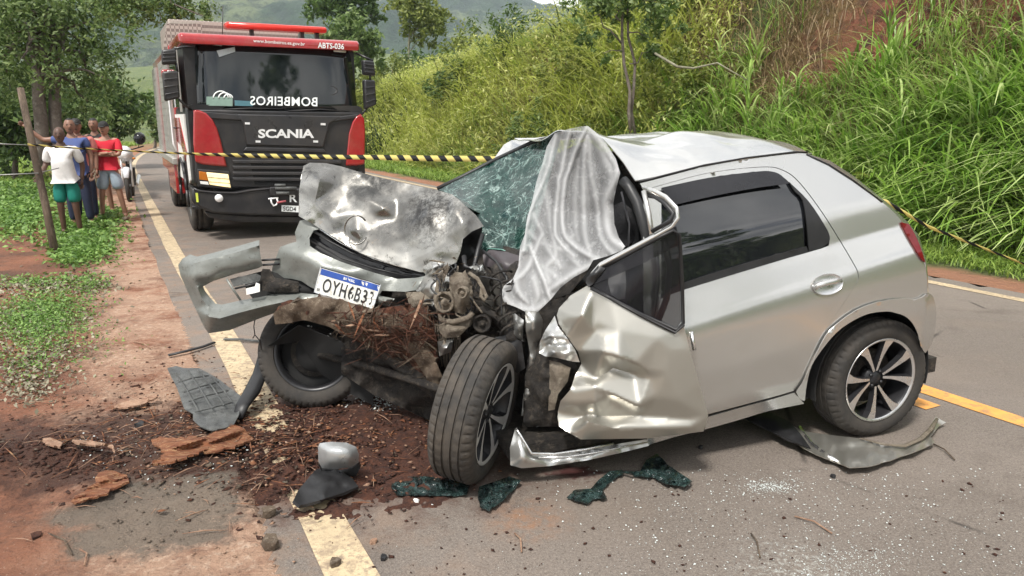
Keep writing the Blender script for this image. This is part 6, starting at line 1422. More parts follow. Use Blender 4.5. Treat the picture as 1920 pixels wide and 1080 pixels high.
x, y, p, q = scatter_pq(22000, 12, 60, 9.0, 18, rg, lambda p, q, x, y: sstep(fbm(x, y, 3.5, 62), .5, .62), 1.2)
V.append(blades(x, y, hz_(x, y)-.05, .7+1.0*rg.random(len(x)), .03+.03*rg.random(len(x))+.0006*p, .7, 4, rg, .9))
stuff_grass('undergrowth', V, M_gr_k, 'dark green undergrowth among the tall grass', 'undergrowth')
x, y, p, q = scatter_pq(26000, 20, 60, -14, -1.4, rg, lambda p, q, x, y: .8)
V = [blades(x, y, hz_(x, y)-.03, .12+.25*rg.random(len(x)), .02+.02*rg.random(len(x))+.0008*p, .9, 3, rg)]
stuff_grass('meadow_grass', V, M_gr_l, 'green grass beside the road beyond the bystanders', 'grass')
# single tall cane-like plants standing out of the bank
def cane(P, h, n, mat, label, seed):
    r = np.random.default_rng(seed); root = empty('grass_cane', P, label, 'plant', 'tall canes on the bank')
    st = MB().tube([(0, 0, -.05), (r.normal(0, .03), r.normal(0, .03), h*.5), (r.normal(0, .06), r.normal(0, .06), h*.85)], [.014, .011, .006], 6); tb('stem', st, M_canestem, root)
    vs = []; fs = []; A = []; b = 0
    for i in range(n):
        z0 = h*(.25+.6*i/n); v, f, a = blades(np.zeros(1), np.zeros(1), np.full(1, z0), np.full(1, h*(.34+.2*r.random())), np.full(1, .045), .85, 6, r, 1.2); vs.append(v); fs.append(f+b); A.append(a); b += len(v)
    npmesh('leaves', np.concatenate(vs), np.concatenate(fs), mat, {'rnd': np.concatenate(A)}, parent=root, keep=False); return root
M_canestem = simple('cane_stem', (.12, .18, .05), .7)
for i, (u, v, Y, h, lb) in enumerate([(1695, 150, 10.6, 1.6, 'tallest cane plant standing before the bare red soil'), (1545, 165, 11.5, 1.3, 'cane plant at the left edge of the red soil'), (1562, 185, 11.0, 1.0, 'short cane plant just right of the edge of the red soil'), (1400, 240, 14, 1.5, 'cane plant above the roof of the car near the thin trees')]):
    P = PY(u, v, Y); P.z = float(hz_(np.array(P.x), np.array(P.y))); d = ray(u, v)
    cane(P, h, 11, M_gr_b, lb, 60+i)
rcn = random.Random(77)
for i in range(16):
    p_, q_ = rcn.uniform(2.5, 15), rcn.uniform(9.3, 11.4); x_, y_ = PQ(p_, q_); x_, y_ = float(x_), float(y_)
    r_c = cane(Vector((x_, y_, float(hz_(np.array(x_), np.array(y_))))), rcn.uniform(1.0, 1.7), 12, M_gr_b, 'broad-leaved cane tuft growing among the bright grass of the bank', 160+i); r_c['group'] = 'broad-leaved tufts on the bank'
x, y, p, q = scatter_pq(60000, 2, 30, -16, -2.0, rg, lambda p, q, x, y: sstep(fbm(p, q, 2.0, 66)+.25*sstep(-q, 3, 6), .46, .62))
stuff_grass('meadow_grass', [blades(x, y, height(x, y)-.02, .10+.25*rg.random(len(x)), .010+.008*rg.random(len(x))+.0008*p, .9, 3, rg)], M_gr_l, 'patchy green grass left of the dusty shoulder', 'grass')
# ---- left verge: low weeds
M_weed = leaf_mat('broad_weed_leaves', (.05, .11, .018), (.14, .27, .045), (.30, .46, .12), .3); M_litter = leaf_mat('grey_leaf_litter', (.10, .085, .055), (.20, .18, .12), (.40, .37, .27), .05, .8)
def weedpatch(name, blobs, n, s, mat, label, zr=.10, cat='weeds'):
    x = []; y = []; z = []
    for (u, v, ru, rv, wgt) in blobs:
        m = int(n*wgt); uu = u+rg.normal(0, ru, m); vv = v+rg.normal(0, rv, m); k = (vv > 232)
        for a, b in zip(uu[k], vv[k]):
            P = PG(a, max(b, 240), -.05); x.append(P.x); y.append(P.y)
    x = np.array(x); y = np.array(y); z = height(x, y); zz = z+rg.random(len(x))*zr
    V = [leaves(x, y, zz, s*(.6+.8*rg.random(len(x)))*np.clip(y/6, .8, 4), rg)]; return stuff_grass(name, V, mat, label, cat)
weedpatch('weeds', [(150, 425, 35, 22, 1.), (160, 458, 22, 12, .5), (185, 400, 22, 8, .3), (130, 475, 20, 8, .15), (25, 385, 28, 22, 1.5), (20, 352, 40, 8, .9), (55, 370, 25, 10, .5)], 4200, .021, M_weed, 'low green weeds on the verge around the foot of the post', .12)
weedpatch('weeds', [(100, 585, 40, 28, 1.), (40, 600, 45, 22, .7), (60, 520, 50, 6, .3), (75, 640, 45, 25, .6), (170, 530, 18, 10, .15), (150, 660, 60, 30, .12), (215, 470, 20, 20, .05), (30, 700, 50, 20, .2)], 2600, .014, M_weed, 'sparse green weeds on the red earth in the left foreground', .06)
weedpatch('leaf_litter', [(60, 600, 55, 28, 1.), (70, 525, 60, 12, .6), (60, 680, 55, 32, .8), (60, 740, 35, 20, .3), (180, 535, 25, 12, .2)], 1100, .020, M_litter, 'dry grey leaves lying among the weeds on the red earth', .03, 'leaf litter')
# ---- trees
M_trunk = wreck_mat('grey_tree_bark', (.17, .14, .12), (.10, .08, .065), (.27, .24, .21), 0, .95, 3)
M_trunk2 = wreck_mat('pale_tree_bark', (.26, .25, .17), (.17, .16, .11), (.34, .33, .25), 0, .95, 3)
LM = {'dark': leaf_mat('dark_tree_leaves', (.04, .08, .022), (.14, .22, .055), (.38, .48, .20), .45), 'mid': leaf_mat('mid_green_leaves', (.04, .08, .02), (.085, .15, .035), (.17, .25, .07), .35),
      'lime': leaf_mat('yellow_green_leaves', (.09, .13, .02), (.19, .24, .045), (.33, .36, .09), .4)}
def branch_pts(a, b, sag, rng, n=5, wob=.1):
    a = Vector(a); b = Vector(b); L_ = (b-a).length; r = []
    for i in range(n+1):
        t = i/n; p = a.lerp(b, t); p.z += sag*math.sin(math.pi*t)*L_
        if 0 < i < n: p += Vector(rng.normal(0, wob*.12*L_, 3))
        r.append(p)
    return r
def tree(P, trunks, limbs, clumps, leaf, n_leaf, ls, label, bark=None, seed=1, group='trees around the road', cat='tree', name='tree', squash=.7, tilt=1.2):
    """trunks and limbs: lists of (point, point, radius, radius) relative to P; clumps: (x, y, z, radius)"""
    rng = np.random.default_rng(seed); root = empty(name, P, label, cat, group); bark = bark or M_trunk
    for a, b, r0, r1 in trunks:
        pt = branch_pts(a, b, .0, rng, 6, .10); tb('trunk', MB().tube(pt, [r0+(r1-r0)*i/6 for i in range(7)], 10), bark, root)
    mb = MB()
    for a, b, r0, r1 in limbs: mb.tube(branch_pts(a, b, .08, rng, 5, .5), [r0+(r1-r0)*i/5 for i in range(6)], 6)
    if limbs: tb('limbs', mb, bark, root)
    X = []; 
    tot = sum(c[3]**2 for c in clumps)
    for cx, cy, cz, r in clumps:
        m = max(12, int(n_leaf*r*r/tot)); k = max(4, int(m/28)); sub = rng.normal(0, .55, (k, 3))*r; sub[:, 2] *= squash
        idx = rng.integers(0, k, m); q = sub[idx]+rng.normal(0, .16, (m, 3))*r+np.array([cx, cy, cz]); X.append(q)
    X = np.concatenate(X); V, F, A = leaves(X[:, 0], X[:, 1], X[:, 2], ls*(.6+.8*rng.random(len(X))), rng, tilt, .42)
    # leaves deep in the crown and high in it differ only by their own tint
    npmesh('crown', V, F, LM[leaf], {'rnd': np.clip(A, 0, 1)}, parent=root, keep=False); return root
def rel(P, u, v, Y): return tuple(PY(u, v, Y)-P)
# the big tree left, crown over the bystanders
P = at(100, 17.0); Y = 17.0; r_ = 1/1400*17
def rr_(u, v, dY=0.): return rel(P, u, v, 17.0+dY)
tk = [(rr_(86, 310), rr_(62, 60), .155, .11), (rr_(108, 310, .2), rr_(100, 30, .3), .15, .095)]
lb = []; cs = []; rgt = random.Random(5)
for u, v, dY, rad in [(20, 10, 0, 1.0), (70, -20, 0, 1.1), (130, 0, .5, 1.0), (170, 40, 0, .9), (190, -10, 1, 1.0), (10, 70, -.5, .9), (40, 110, -1, .8), (150, 100, 0, .9), (195, 100, .5, .6), (-40, 60, 0, 1.2), (-30, 150, 0, .9), (180, 160, .5, .6), (20, 165, 1, .8), (140, 165, 1.5, .7), (90, 60, 1.5, .9), (60, 160, 1.6, .7), (205, 150, 0, .4), (-40, 0, 0, 1.4),
                      (165, 190, .8, .5), (110, 110, 1.6, .8), (20, 40, 1.0, 1.0), (120, 60, .8, .8), (60, 20, -.8, .9), (100, -50, 0, 1.4)]:
    cs.append((*rr_(u, v, dY), rad)); lb.append((rr_(75+rgt.uniform(-15, 30), rgt.uniform(40, 140)), rr_(u, v, dY), .06, .012))
tree(P, tk, lb, cs, 'dark', 16000, .062, 'large dark tree with twin grey trunks behind the bystanders', seed=4)
# overhanging limb reaching across the top
P = at(60, 15.0); cs = []; 
def r2(u, v, dY=0.): return rel(P, u, v, 15.0+dY)
lb = [(r2(60, -40), r2(240, -30), .07, .04), (r2(200, -30), r2(380, 30, -.5), .04, .01), (r2(240, -30), r2(330, 15, 0), .03, .01), (r2(290, -10), r2(300, 40), .02, .006)]
for u, v, rad in [(200, -5, .5), (235, 8, .45), (275, 2, .42), (310, 12, .4), (345, 22, .35), (375, 35, .28), (390, 45, .18), (330, 5, .4), (255, -20, .6), (360, -5, .4), (215, 20, .3)]: cs.append((*r2(u, v), rad))
tree(P, [(r2(-140, 330), r2(-130, 60), .18, .13), (r2(-130, 60), r2(-40, -110), .13, .09), (r2(-40, -110), r2(60, -40), .08, .07)], lb, cs, 'dark', 4200, .048, 'dark tree at the left edge whose limb hangs over the fire engine', seed=6)
# smaller trees and bushes left
for i, (u, Y, lst, lf, nl, ls, lab) in enumerate([
    (205, 26, [(195, 185, 0, 1.0), (220, 205, 0, .7), (175, 205, 0, .9), (208, 178, .5, .7), (232, 222, 0, .5), (190, 220, 0, .8), (212, 230, 0, .8), (222, 190, .3, .5)], 'mid', 5500, .11, 'rounded bushy tree behind the red shirt'),
    (30, 21, [(30, 190, 0, 1.0), (0, 215, 0, 1.0), (60, 215, 0, .9), (-20, 170, 0, 1.0), (40, 150, 0, .8), (10, 250, 0, .9), (70, 250, 0, .7), (30, 280, 0, .8)], 'mid', 5500, .10, 'leafy bush at the left edge behind the leaning post'),
    (140, 22, [(140, 215, 0, .7), (120, 240, 0, .7), (160, 240, 0, .7), (100, 265, 0, .6), (180, 235, 0, .6), (150, 265, 0, .6)], 'dark', 3500, .09, 'dark shrub filling the gap behind the bystanders'),
    (300, 44, [(303, 215, 0, .8), (310, 225, 0, .9), (300, 238, 0, .7), (318, 190, 0, 1.0)], 'dark', 2500, .16, 'dark bush at the bend, beside the flank of the fire engine')]):
    P = at(u, Y); P.z = float(land_h(np.array(P.x), np.array(P.y)))
    cs = [(*rel(P, a, b, Y+c), d) for a, b, c, d in lst]
    tree(P, [((0, 0, -.2), cs[0][:3], .09, .04)], [((0, 0, .6), c[:3], .03, .01) for c in cs[1:]], cs, lf, nl, ls, lab, seed=20+i)
# trees behind the engine and in the middle
def mid_tree(u, Y, base_v, tr, lst, lf, nl, ls, lab, seed, bark=None, r0=.1, sq=.7):
    P = PY(u, base_v, Y); P.z = float(land_h(np.array(P.x), np.array(P.y)))
    cs = [(*rel(P, a, b, Y+c), d) for a, b, c, d in lst]; top = rel(P, tr[0], tr[1], Y)
    mid = Vector(top)*.55
    tree(P, [((0, 0, -.3), top, r0, r0*.4)], [(tuple(Vector(top)*(.55+.07*(i % 6))), c[:3], r0*.32, r0*.08) for i, c in enumerate(cs)], cs, lf, nl, ls, lab, bark, seed, squash=sq)
mid_tree(640, 46, 200, (645, 5), [(600, 20, 0, 1.0), (625, 0, 0, 1.1), (650, 10, 0, 1.1), (672, 30, 0, 1.0), (690, -5, 0, .9), (590, 5, 0, .7), (660, -20, 0, 1.2), (705, 18, 0, .6), (630, -25, 0, 1.2), (712, 30, 0, .35), (680, 40, 0, .6)], 'mid', 3600, .16, 'thin-crowned grey-green tree rising behind the cab roof', 31, r0=.17)
mid_tree(650, 36, 215, (650, 60), [(640, 55, 0, .8), (665, 75, 0, .9), (690, 85, 0, .7), (625, 65, 0, .6), (655, 100, 0, .9), (690, 115, 0, .7), (670, 50, 0, .5), (705, 80, 0, .35), (640, 90, 0, .7)], 'dark', 3200, .13, 'dark leafy tree between the cab and the hillside', 32, r0=.1)
mid_tree(762, 52, 175, (768, 10), [(770, 20, 0, 1.0), (790, 10, 0, 1.2), (805, 30, 0, 1.1), (815, 48, 0, .8), (785, 45, 0, 1.1), (755, 8, 0, .7), (800, 65, 0, .9), (775, 0, 0, 1.0), (820, 25, 0, .6), (795, 80, 0, .5)], 'lime', 4200, .15, 'slender yellow-green tree before the far hill', 33, bark=M_trunk2, r0=.11)
for i, (u, v, Y, lf, lab) in enumerate([(735, 125, 44, 'lime', 'yellow-green bush left of the slender tree'), (790, 118, 46, 'mid', 'bush at the foot of the slender tree'), (840, 112, 42, 'mid', 'dark bush on the crest right of the slender tree'), (710, 165, 36, 'lime', 'bush just beside the cab mirror'), (880, 85, 40, 'lime', 'feathery bush on the crest of the grassy bank')]):
    P = PY(u, v+40, Y); P.z = float(land_h(np.array(P.x), np.array(P.y))); cs = [(*rel(P, u+a, v+b, Y), d) for a, b, d in ((0, 0, 1.1), (-25, 12, .9), (25, 10, .9), (-5, 25, 1.1), (15, 35, 1.0), (-25, 35, .9), (30, 30, .8))]
    tree(P, [((0, 0, -.1), cs[0][:3], .06, .03)], [], cs, lf, 2200, .12, lab, seed=40+i, name='bush', cat='bush', group='bushes on the bank')
for i, (u, v, Y, sz, lf, lab) in enumerate([(1265, 215, 14.5, .55, 'mid', 'round leafy shrub on the bank behind the car roof'), (1130, 225, 17.5, .6, 'lime', 'low yellow-green shrub left of the paired stems'), (1345, 130, 13.6, .6, 'dark', 'dark shrub on the bank above the dead branch'), (1475, 235, 11.6, .4, 'mid', 'small shrub right above the rear of the car roof'), (1010, 230, 20, .7, 'dark', 'dark shrub low in the tall yellow grass'), (1290, 60, 16, .8, 'lime', 'yellow-green shrub high on the bank'), (850, 250, 27, .8, 'mid', 'shrub at the foot of the tall grass'), (1560, 250, 10.4, .35, 'lime', 'small light shrub above the tail of the car'), (960, 120, 26, .9, 'mid', 'shrub half way up the grassy bank'), (1090, 110, 20, .8, 'lime', 'feathery shrub beneath the crown of the paired stems')]):
    P = PY(u, v+30, Y); P.z = float(land_h(np.array(P.x), np.array(P.y))); cs = [(dx*sz, dy*sz, (.9+dz)*sz, .75*sz) for dx, dy, dz in ((0, 0, .5), (-.9, 0, 0), (.9, .1, .1), (.2, -.5, .1), (-.4, .3, .6), (.5, -.3, .7))]
    tree(P, [((0, 0, -.1), (0, 0, .8*sz), .03, .015)], [], cs, lf, 1500, .05+.02*sz, lab, seed=140+i, name='bush', cat='bush', group='bushes on the bank')
# two thin stems above the car roof, with a loose dark crown
P = PY(1185, 252, 15.5); P.z = float(land_h(np.array(P.x), np.array(P.y)))
def r3(u, v, dY=0.): return rel(P, u, v, 15.5+dY)
cs = [(*r3(u, v, d), r) for u, v, d, r in ((1100, 20, 0, .45), (1130, 5, 0, .5), (1165, 0, 0, .5), (1200, 15, 0, .45), (1120, 60, 0, .3), (1100, 75, 0, .22), (1230, 0, 0, .5), (1150, 35, 0, .3), (1215, 75, 0, .3), (1245, 55, .3, .35), (1180, -25, 0, .7), (1235, 110, 0, .3), (1140, -20, 0, .6), (1130, 105, 0, .22), (1225, 40, 0, .3))]
tree(P, [(r3(1184, 260), r3(1163, -30), .038, .024), (r3(1192, 258, .1), r3(1177, -30, .1), .036, .02)], [(r3(1165, 80), r3(1110, 30), .02, .006), (r3(1167, 95), r3(1130, 100), .014, .005), (r3(1176, 60), r3(1220, 70), .018, .006), (r3(1163, 40), r3(1140, 0), .018, .006), (r3(1180, 120), r3(1240, 100), .016, .005), (r3(1176, 20), r3(1230, 0), .018, .006)], cs, 'dark', 2600, .065, 'pair of thin dark stems with a loose crown above the car roof', seed=51)
P = PY(1246, 160, 18.5); P.z = float(land_h(np.array(P.x), np.array(P.y))); Yq = 18.5
tree(P, [((0, 0, -.2), rel(P, 1247, -30, Yq), .05, .03)], [], [(*rel(P, 1250, -10, Yq), .5), (*rel(P, 1290, 5, Yq), .5), (*rel(P, 1320, -10, Yq), .5)], 'mid', 900, .07, 'single thin pale stem on the bank right of the paired stems', M_trunk2, 52)
tag(MB().tube([PY(1228, 100, 13.5), PY(1270, 125, 13.2), PY(1300, 128, 13), PY(1345, 118, 12.8), PY(1400, 150, 12.6)], [.02, .024, .02, .016, .01], 6).build('dead_branch', M_trunk2), 'pale dead branch lying across the bank above the car roof', 'branch')
tree(Vector((15, -12.5, 1)), [((0, 0, -.1), (0, 0, 5), .2, .12)], [((0, 0, 4), (-3, .5, 7), .08, .03), ((0, 0, 4.5), (3, 1, 8), .08, .03), ((0, 0, 5), (0, 2.5, 8.5), .07, .03)], [(-3.5, .5, 8.8, 1.2), (-2, 0, 11, 1.4), (0, 2, 13.6, 1.5), (2.5, 1, 12.0, 1.5), (4.2, .5, 9.6, 1.2), (-4.5, 0, 6.2, 1.6), (5.5, 0, 6, 1.8), (0, .5, 8.4, 1.0), (-1, 2.5, 14.8, 1.2), (-3, 0, 4, 1.6), (3, 0, 4.5, 1.6)], 'dark', 3600, .30, 'wide tree standing behind the viewpoint, mirrored in the cab windscreen', seed=88)
# trees behind the photographer, seen only in the glass
for i, (x, y, h, lab) in enumerate([(13, -9, 5.5, 'tree on the near verge right, mirrored in the rear door window'), (18, -4, 5.0, 'second tree on the near verge, mirrored in the rear door window'), (8, -14, 6.5, 'tall tree behind the viewpoint'), (-3, -13, 7.5, 'tree mirrored in the cab windscreen'), (3, -16, 7, 'tree far behind the viewpoint'), (23, 2, 5, 'tree beyond the bend to the right')]):
    rgt = random.Random(i+90); cs = [(rgt.gauss(0, 1.3), rgt.gauss(0, 1.3), h*rgt.uniform(.45, 1.0), rgt.uniform(.7, 1.3)) for _ in range(12)]
    tree(Vector((x, y, 0)), [((0, 0, -.1), (0, 0, h*.8), .15, .06)], [], cs, 'dark', 2600, .16, lab, seed=90+i)
# ------------------------------------------------------------------ post, wire and tape
M_post = wreck_mat('weathered_post_wood', (.13, .095, .065), (.07, .05, .035), (.20, .15, .11), 0, .9, 5, (1, 1, .2))
b = at(93, 9.45); t = PY(38, 165, 9.7)
tag(MB().tube([b-(t-b)*.05, b.lerp(t, .3)+Vector((.01, 0, 0)), b.lerp(t, .65), t], [.050, .046, .043, .040], 12).build('fence_post', M_post), 'leaning round wooden post on the left verge carrying the tape', 'post')
M_wire = simple('grey_wire', (.25, .25, .24), .5, .6)
tag(MB().tube([PY(-40, 268, 9.2), PY(52, 272, 9.45), PY(60, 270, 9.6)], .006, 5).build('fence_wire', M_wire), 'upper wire running left from the leaning post', 'wire')
tag(MB().tube([PY(-40, 330, 9.2), PY(70, 325, 9.5), PY(110, 315, 10.8)], .008, 5).build('fence_wire', M_wire), 'lower wire held by the man in white', 'wire')
def tape_mat(nrm=120):
    m = MT('striped_tape', (.70, .60, .20), .45); a = m.attr('along'); s = m.n('ShaderNodeMath', operation='FRACT'); m.l(a, s.inputs[0])
    st = m.ramp(s.outputs[0], .50, .54); m.col(st, (.012, .012, .012)); tr = m.n('ShaderNodeBsdfTranslucent'); m.l(m.cur, tr.inputs['Color'])
    mx_ = m.n('ShaderNodeMixShader'); mx_.inputs[0].default_value = .35; m.l(m.b.outputs[0], mx_.inputs[1]); m.l(tr.outputs[0], mx_.inputs[2]); m.l(mx_.outputs[0], m.o.inputs['Surface']); return m.m
M_tape = tape_mat()
def tape(ctrl, label, wd=.038, step=.05, tw=1.):
    P = [PY(*c) for c in ctrl]; V = []; A = []; d = 0.; pts = []
    for i in range(len(P)-1):
        n = max(2, int((P[i+1]-P[i]).length/step))
        for k in range(n): pts.append(P[i].lerp(P[i+1], k/n))
    pts.append(P[-1]); F = []
    for i, p in enumerate(pts):
        if i: d += (p-pts[i-1]).length
        t = (pts[min(i+1, len(pts)-1)]-pts[max(i-1, 0)]).normalized(); s = t.cross(ZV).normalized(); an = .25*math.sin(d*1.3*tw)+.5*math.sin(d*.6*tw+1)
        up = ZV*math.cos(an)+s*math.sin(an); w_ = wd*(1-.12*math.sin(d*2))*(.5+.5*float(sstep(d, 1.9, 3.6)))*(1-.6*float(sstep(d, 9.0, 11))); V += [p+up*w_, p-up*w_]; V[-1] -= Vector((0, 0, .0)); A += [d/.185+.35, d/.185]
        if i: F.append((2*i-2, 2*i-1, 2*i+1, 2*i))
    o = npmesh('barrier_tape', np.array([tuple(v) for v in V]), np.array(F), M_tape, {'along': np.array(A)}); s = o.modifiers.new('t', 'SOLIDIFY'); s.thickness = .001
    return tag(o, label, 'tape')
tape([(52, 271, 9.42), (130, 277, 9.5), (200, 281, 9.5), (280, 285, 9.4), (370, 289, 9.2), (480, 292, 8.95), (600, 294, 8.6), (700, 295, 8.3), (800, 297, 7.9), (920, 298, 7.5), (1200, 310, 6.6), (1500, 345, 5.95), (1662, 379, 5.6), (1740, 425, 5.45), (1830, 460, 5.3), (1925, 497, 5.15), (2050, 545, 5.0)], 'yellow and black barrier tape strung from the leaning post past the fire engine', .028)
# ------------------------------------------------------------------ wreckage lying about
def flat(name, outline, mat, label, cat, z=.02, amp=.02, ns=14, seed=1, thick=.008, step=6, lift=None, parent=None, ridge=.01, group=None, grain=0):
    """piece lying on the ground: outline in sight lines, height z above the ground"""
    if grain:
        rj = random.Random(seed); o2 = []
        for i in range(len(outline)):
            (a0, b0), (a1, b1) = outline[i], outline[(i+1) % len(outline)]; n_ = max(1, int(math.hypot(a1-a0, b1-b0)/7))
            for k in range(n_): o2.append((a0+(a1-a0)*k/n_+rj.uniform(-5, 5)*(k > 0), b0+(b1-b0)*k/n_+rj.uniform(-2.2, 2.2)*(k > 0)))
        outline = o2
    vs, fs, isb = dense_cdt(outline, [], step); cu = sum(a for a, b in outline)/len(outline); cv_ = sum(b for a, b in outline)/len(outline)
    V = []
    for v in vs:
        P = PG(v.x, v.y, 0); ga, gb = ((v.x*.95-v.y*.3)*.16, v.x*.3+v.y*.95) if grain else (v.x, v.y); h = z+amp*(float(fbm(ga, gb, ns, seed, 3))-.2)*1.5+ridge*(1-abs(float(fbm(ga*.7, gb, ns*1.4, seed+5, 2))-.5)*2)**4
        g = max(0, float(height(np.array(P.x), np.array(P.y)))) if P.x < -.3 else 0
        if lift: h += lift(v.x, v.y)
        V.append(PG(v.x, v.y, h+g))
    o = finish(name, V, fs, mat, parent, thick)
    if parent is None: tag(o, label, cat, group)
    return o
# panel under the rear wheel
ub = flat('torn_panel', [(1421, 775), (1450, 790), (1474, 818), (1490, 820), (1500, 836), (1530, 852), (1569, 868), (1594, 877), (1632, 874), (1670, 863), (1700, 852), (1730, 842), (1752, 830), (1745, 818), (1760, 800), (1774, 792), (1764, 787), (1755, 780), (1740, 806), (1722, 822), (1695, 834), (1657, 832), (1613, 822), (1560, 816), (1530, 812), (1506, 808), (1490, 800), (1475, 790), (1450, 778)], M_door, 'torn strip of silver bodywork lying crushed under the rear wheel', 'car part', .02, .03, 22, 3, .004, 6)
MB().tube([PG(u, v, .03) for u, v in ((1500, 800), (1506, 812), (1520, 830), (1545, 850), (1572, 866))], [.012, .016, .014, .016, .01], 7, flat=.5).build('folded_edge', M_chrome, ub)
MB().tube([PG(u, v, .05) for u, v in ((1613, 822), (1657, 833), (1695, 836), (1725, 824), (1745, 805), (1757, 785))], [.006, .01, .012, .012, .012, .008], 7, flat=.5).build('folded_edge', M_castal, ub)
flat('splash_guard', [(1383, 778), (1440, 772), (1480, 790), (1500, 812), (1520, 840), (1480, 826), (1430, 800)], M_black, 'black underbody shield hanging between the door and the rear wheel', 'car part', .05, .02, 20, 4)
# mirror
ma_ = empty('door_mirror', PG(628, 920, 0), 'silver door mirror torn off and lying beside the road line', 'car mirror')
c = PG(636, 862, .08); mm = MB(); vs = []; fs = []
tl_ = [(596, 838), (600, 831), (620, 828), (650, 830), (668, 838), (673, 852), (672, 866), (660, 876), (630, 880), (604, 878), (597, 866)]
crumple('mirror_cap', [(u, v, PG(u, 884, .05).y-.03) for u, v in tl_], [(u*.6+636*.4, v*.6+856*.4, PG(636, 884, .05).y-.10) for u, v in tl_]+[(636, 856, PG(636, 884, .05).y-.115)], simple('grey_silver_cap', (.36, .37, .37), .3, .5), ma_, step=5, it=2, thick=.02)
crumple('mirror_rim', [(u, v+6, PG(u, 888, .03).y-.02) for u, v in [(597, 866), (604, 874), (630, 876), (660, 872), (672, 862), (675, 872), (668, 886), (640, 892), (608, 888)]], [(636, 884, PG(636, 888, .03).y-.07)], M_black, ma_, step=5, it=2, thick=.02)
flat('mirror_base', [(590, 882), (605, 876), (640, 884), (660, 896), (672, 912), (640, 925), (600, 938), (562, 948), (550, 938), (560, 918), (575, 900)], M_liner if False else M_black, '', '', .03, .02, 30, 6, .012, 6, parent=ma_)
# grey wheel-arch liner with ribs
lo = [(314, 690), (330, 686), (345, 690), (372, 690), (392, 700), (412, 712), (432, 728), (446, 738), (455, 745), (450, 762), (448, 778), (438, 796), (420, 803), (395, 806), (375, 800), (362, 788), (362, 776), (345, 766), (338, 745), (330, 722)]
ll = flat('arch_liner', lo, M_liner, 'grey ribbed wheel-arch liner lying on the soil at the left', 'car part', .05, .03, 26, 7, .006, 6)
for pts in ([(330, 700), (352, 735), (372, 770)], [(352, 695), (376, 730), (398, 766)], [(374, 697), (400, 728), (420, 760)], [(395, 706), (418, 730), (436, 755)], [(335, 716), (362, 708), (392, 704)], [(345, 735), (375, 725), (410, 716)], [(354, 752), (385, 742), (428, 732)], [(366, 772), (398, 764), (436, 754)]):
    MB().tube([PG(u, v, .05+.045) for u, v in pts], .005, 5).build('rib', M_liner, ll)
tag(MB().tube([PG(445, 785, .03), PG(455, 760, .08), PG(472, 735, .10), PG(488, 700, .16), PG(493, 670, .22), PG(498, 652, .3)], [.03, .04, .05, .045, .035, .03], 10, flat=.5).build('rubber_flap', M_black), 'black rubber flap standing between the grey liner and the far wheel', 'car part')
tag(MB().tube([PG(316, 666, .02), PG(350, 658, .025), PG(380, 650, .02), PG(402, 642, .02)], .014, 7, flat=.6).build('trim_strip', M_black), 'black plastic strip lying across the shoulder edge', 'car part')
tag(MB().tube([PG(420, 636, .015), PG(450, 636, .02), PG(488, 640, .015)], .012, 6, flat=.6).build('trim_strip', M_liner), 'grey strip lying on the road line below the torn bumper', 'car part')
# wood
wd = 'wood torn from the tree'
flat('wood_chunk', [(283, 824), (300, 818), (330, 822), (352, 818), (380, 820), (408, 806), (440, 796), (462, 808), (476, 822), (440, 838), (400, 846), (360, 852), (320, 866), (284, 870), (310, 850), (300, 838), (286, 834)], M_orange, 'largest splintered orange chunk of wood on the dark soil', 'wood', .015, amp=.045, ns=10, seed=11, thick=.010, step=3.2, grain=1, group=wd, ridge=.0, lift=lambda u, v: .03*math.sin((u-283)/193*3.1))
flat('wood_chunk', [(132, 940), (150, 925), (180, 905), (185, 886), (205, 882), (238, 890), (242, 902), (215, 915), (180, 932), (150, 944)], M_orange, 'flat pinkish wood chunk in the left foreground', 'wood', .012, amp=.03, ns=9, seed=12, thick=.009, step=3.2, grain=1, group=wd, ridge=0)
flat('bark_strip', [(214, 762), (230, 754), (262, 748), (292, 740), (296, 743), (270, 757), (240, 763), (216, 765)], M_palewood, 'pale curved strip of bark on the soil above the churned earth', 'wood', .02, .03, 14, 13, .01, 5, group=wd)
flat('bark_strip', [(135, 824), (170, 826), (212, 834), (216, 846), (208, 838), (170, 834), (140, 829)], M_palewood, 'thin bent strip of bark over the soil mound', 'wood', .06, .04, 14, 14, .01, 5, group=wd)
flat('bark_strip', [(80, 822), (95, 820), (118, 830), (112, 838), (92, 832), (70, 834)], M_palewood, 'short orange-cream bark scrap left of the mound', 'wood', .05, .04, 14, 15, .01, 5, group=wd)
tag(MB().tube([PG(12, 842, .02), PG(10, 858, .03), PG(25, 880, .04), (PG(45, 900, .02)), PG(70, 914, .01)], .006, 6).build('curved_twig', M_palewood), 'thin curved twig at the left edge of the picture', 'twig')
for i, (a, b_, lab) in enumerate([((250, 640), (282, 654), 'short pale stick on the dusty shoulder'), ((120, 905), (170, 880), 'twig crossing the soil at the left of the flat chunk'), ((290, 905), (330, 895), 'twig beside the tar patch'), ((400, 880), (420, 862), 'pale twig by the large orange chunk'), ((150, 1030), (158, 1060), 'dark twig near the bottom left corner'), ((1750, 832), (1790, 862), 'twig beside the torn panel under the wheel'), ((1490, 968), (1560, 1000), 'long thin twig on the bare asphalt'), ((1408, 1000), (1425, 1045), 'thin twig low on the asphalt'), ((965, 1000), (978, 1035), 'short twig on the asphalt below the front wheel'), ((90, 460 + 540), (135, 1040), 'thin twig in the dust at the lower left')]):
    P0, P1 = PG(*a, .008), PG(*b_, .008); tag(MB().tube([P0, P0.lerp(P1, .5)+Vector((.01, .015, .006)), P1], .0035, 5).build('twig', M_palewood if i % 2 == 0 else M_bark), lab, 'twig')
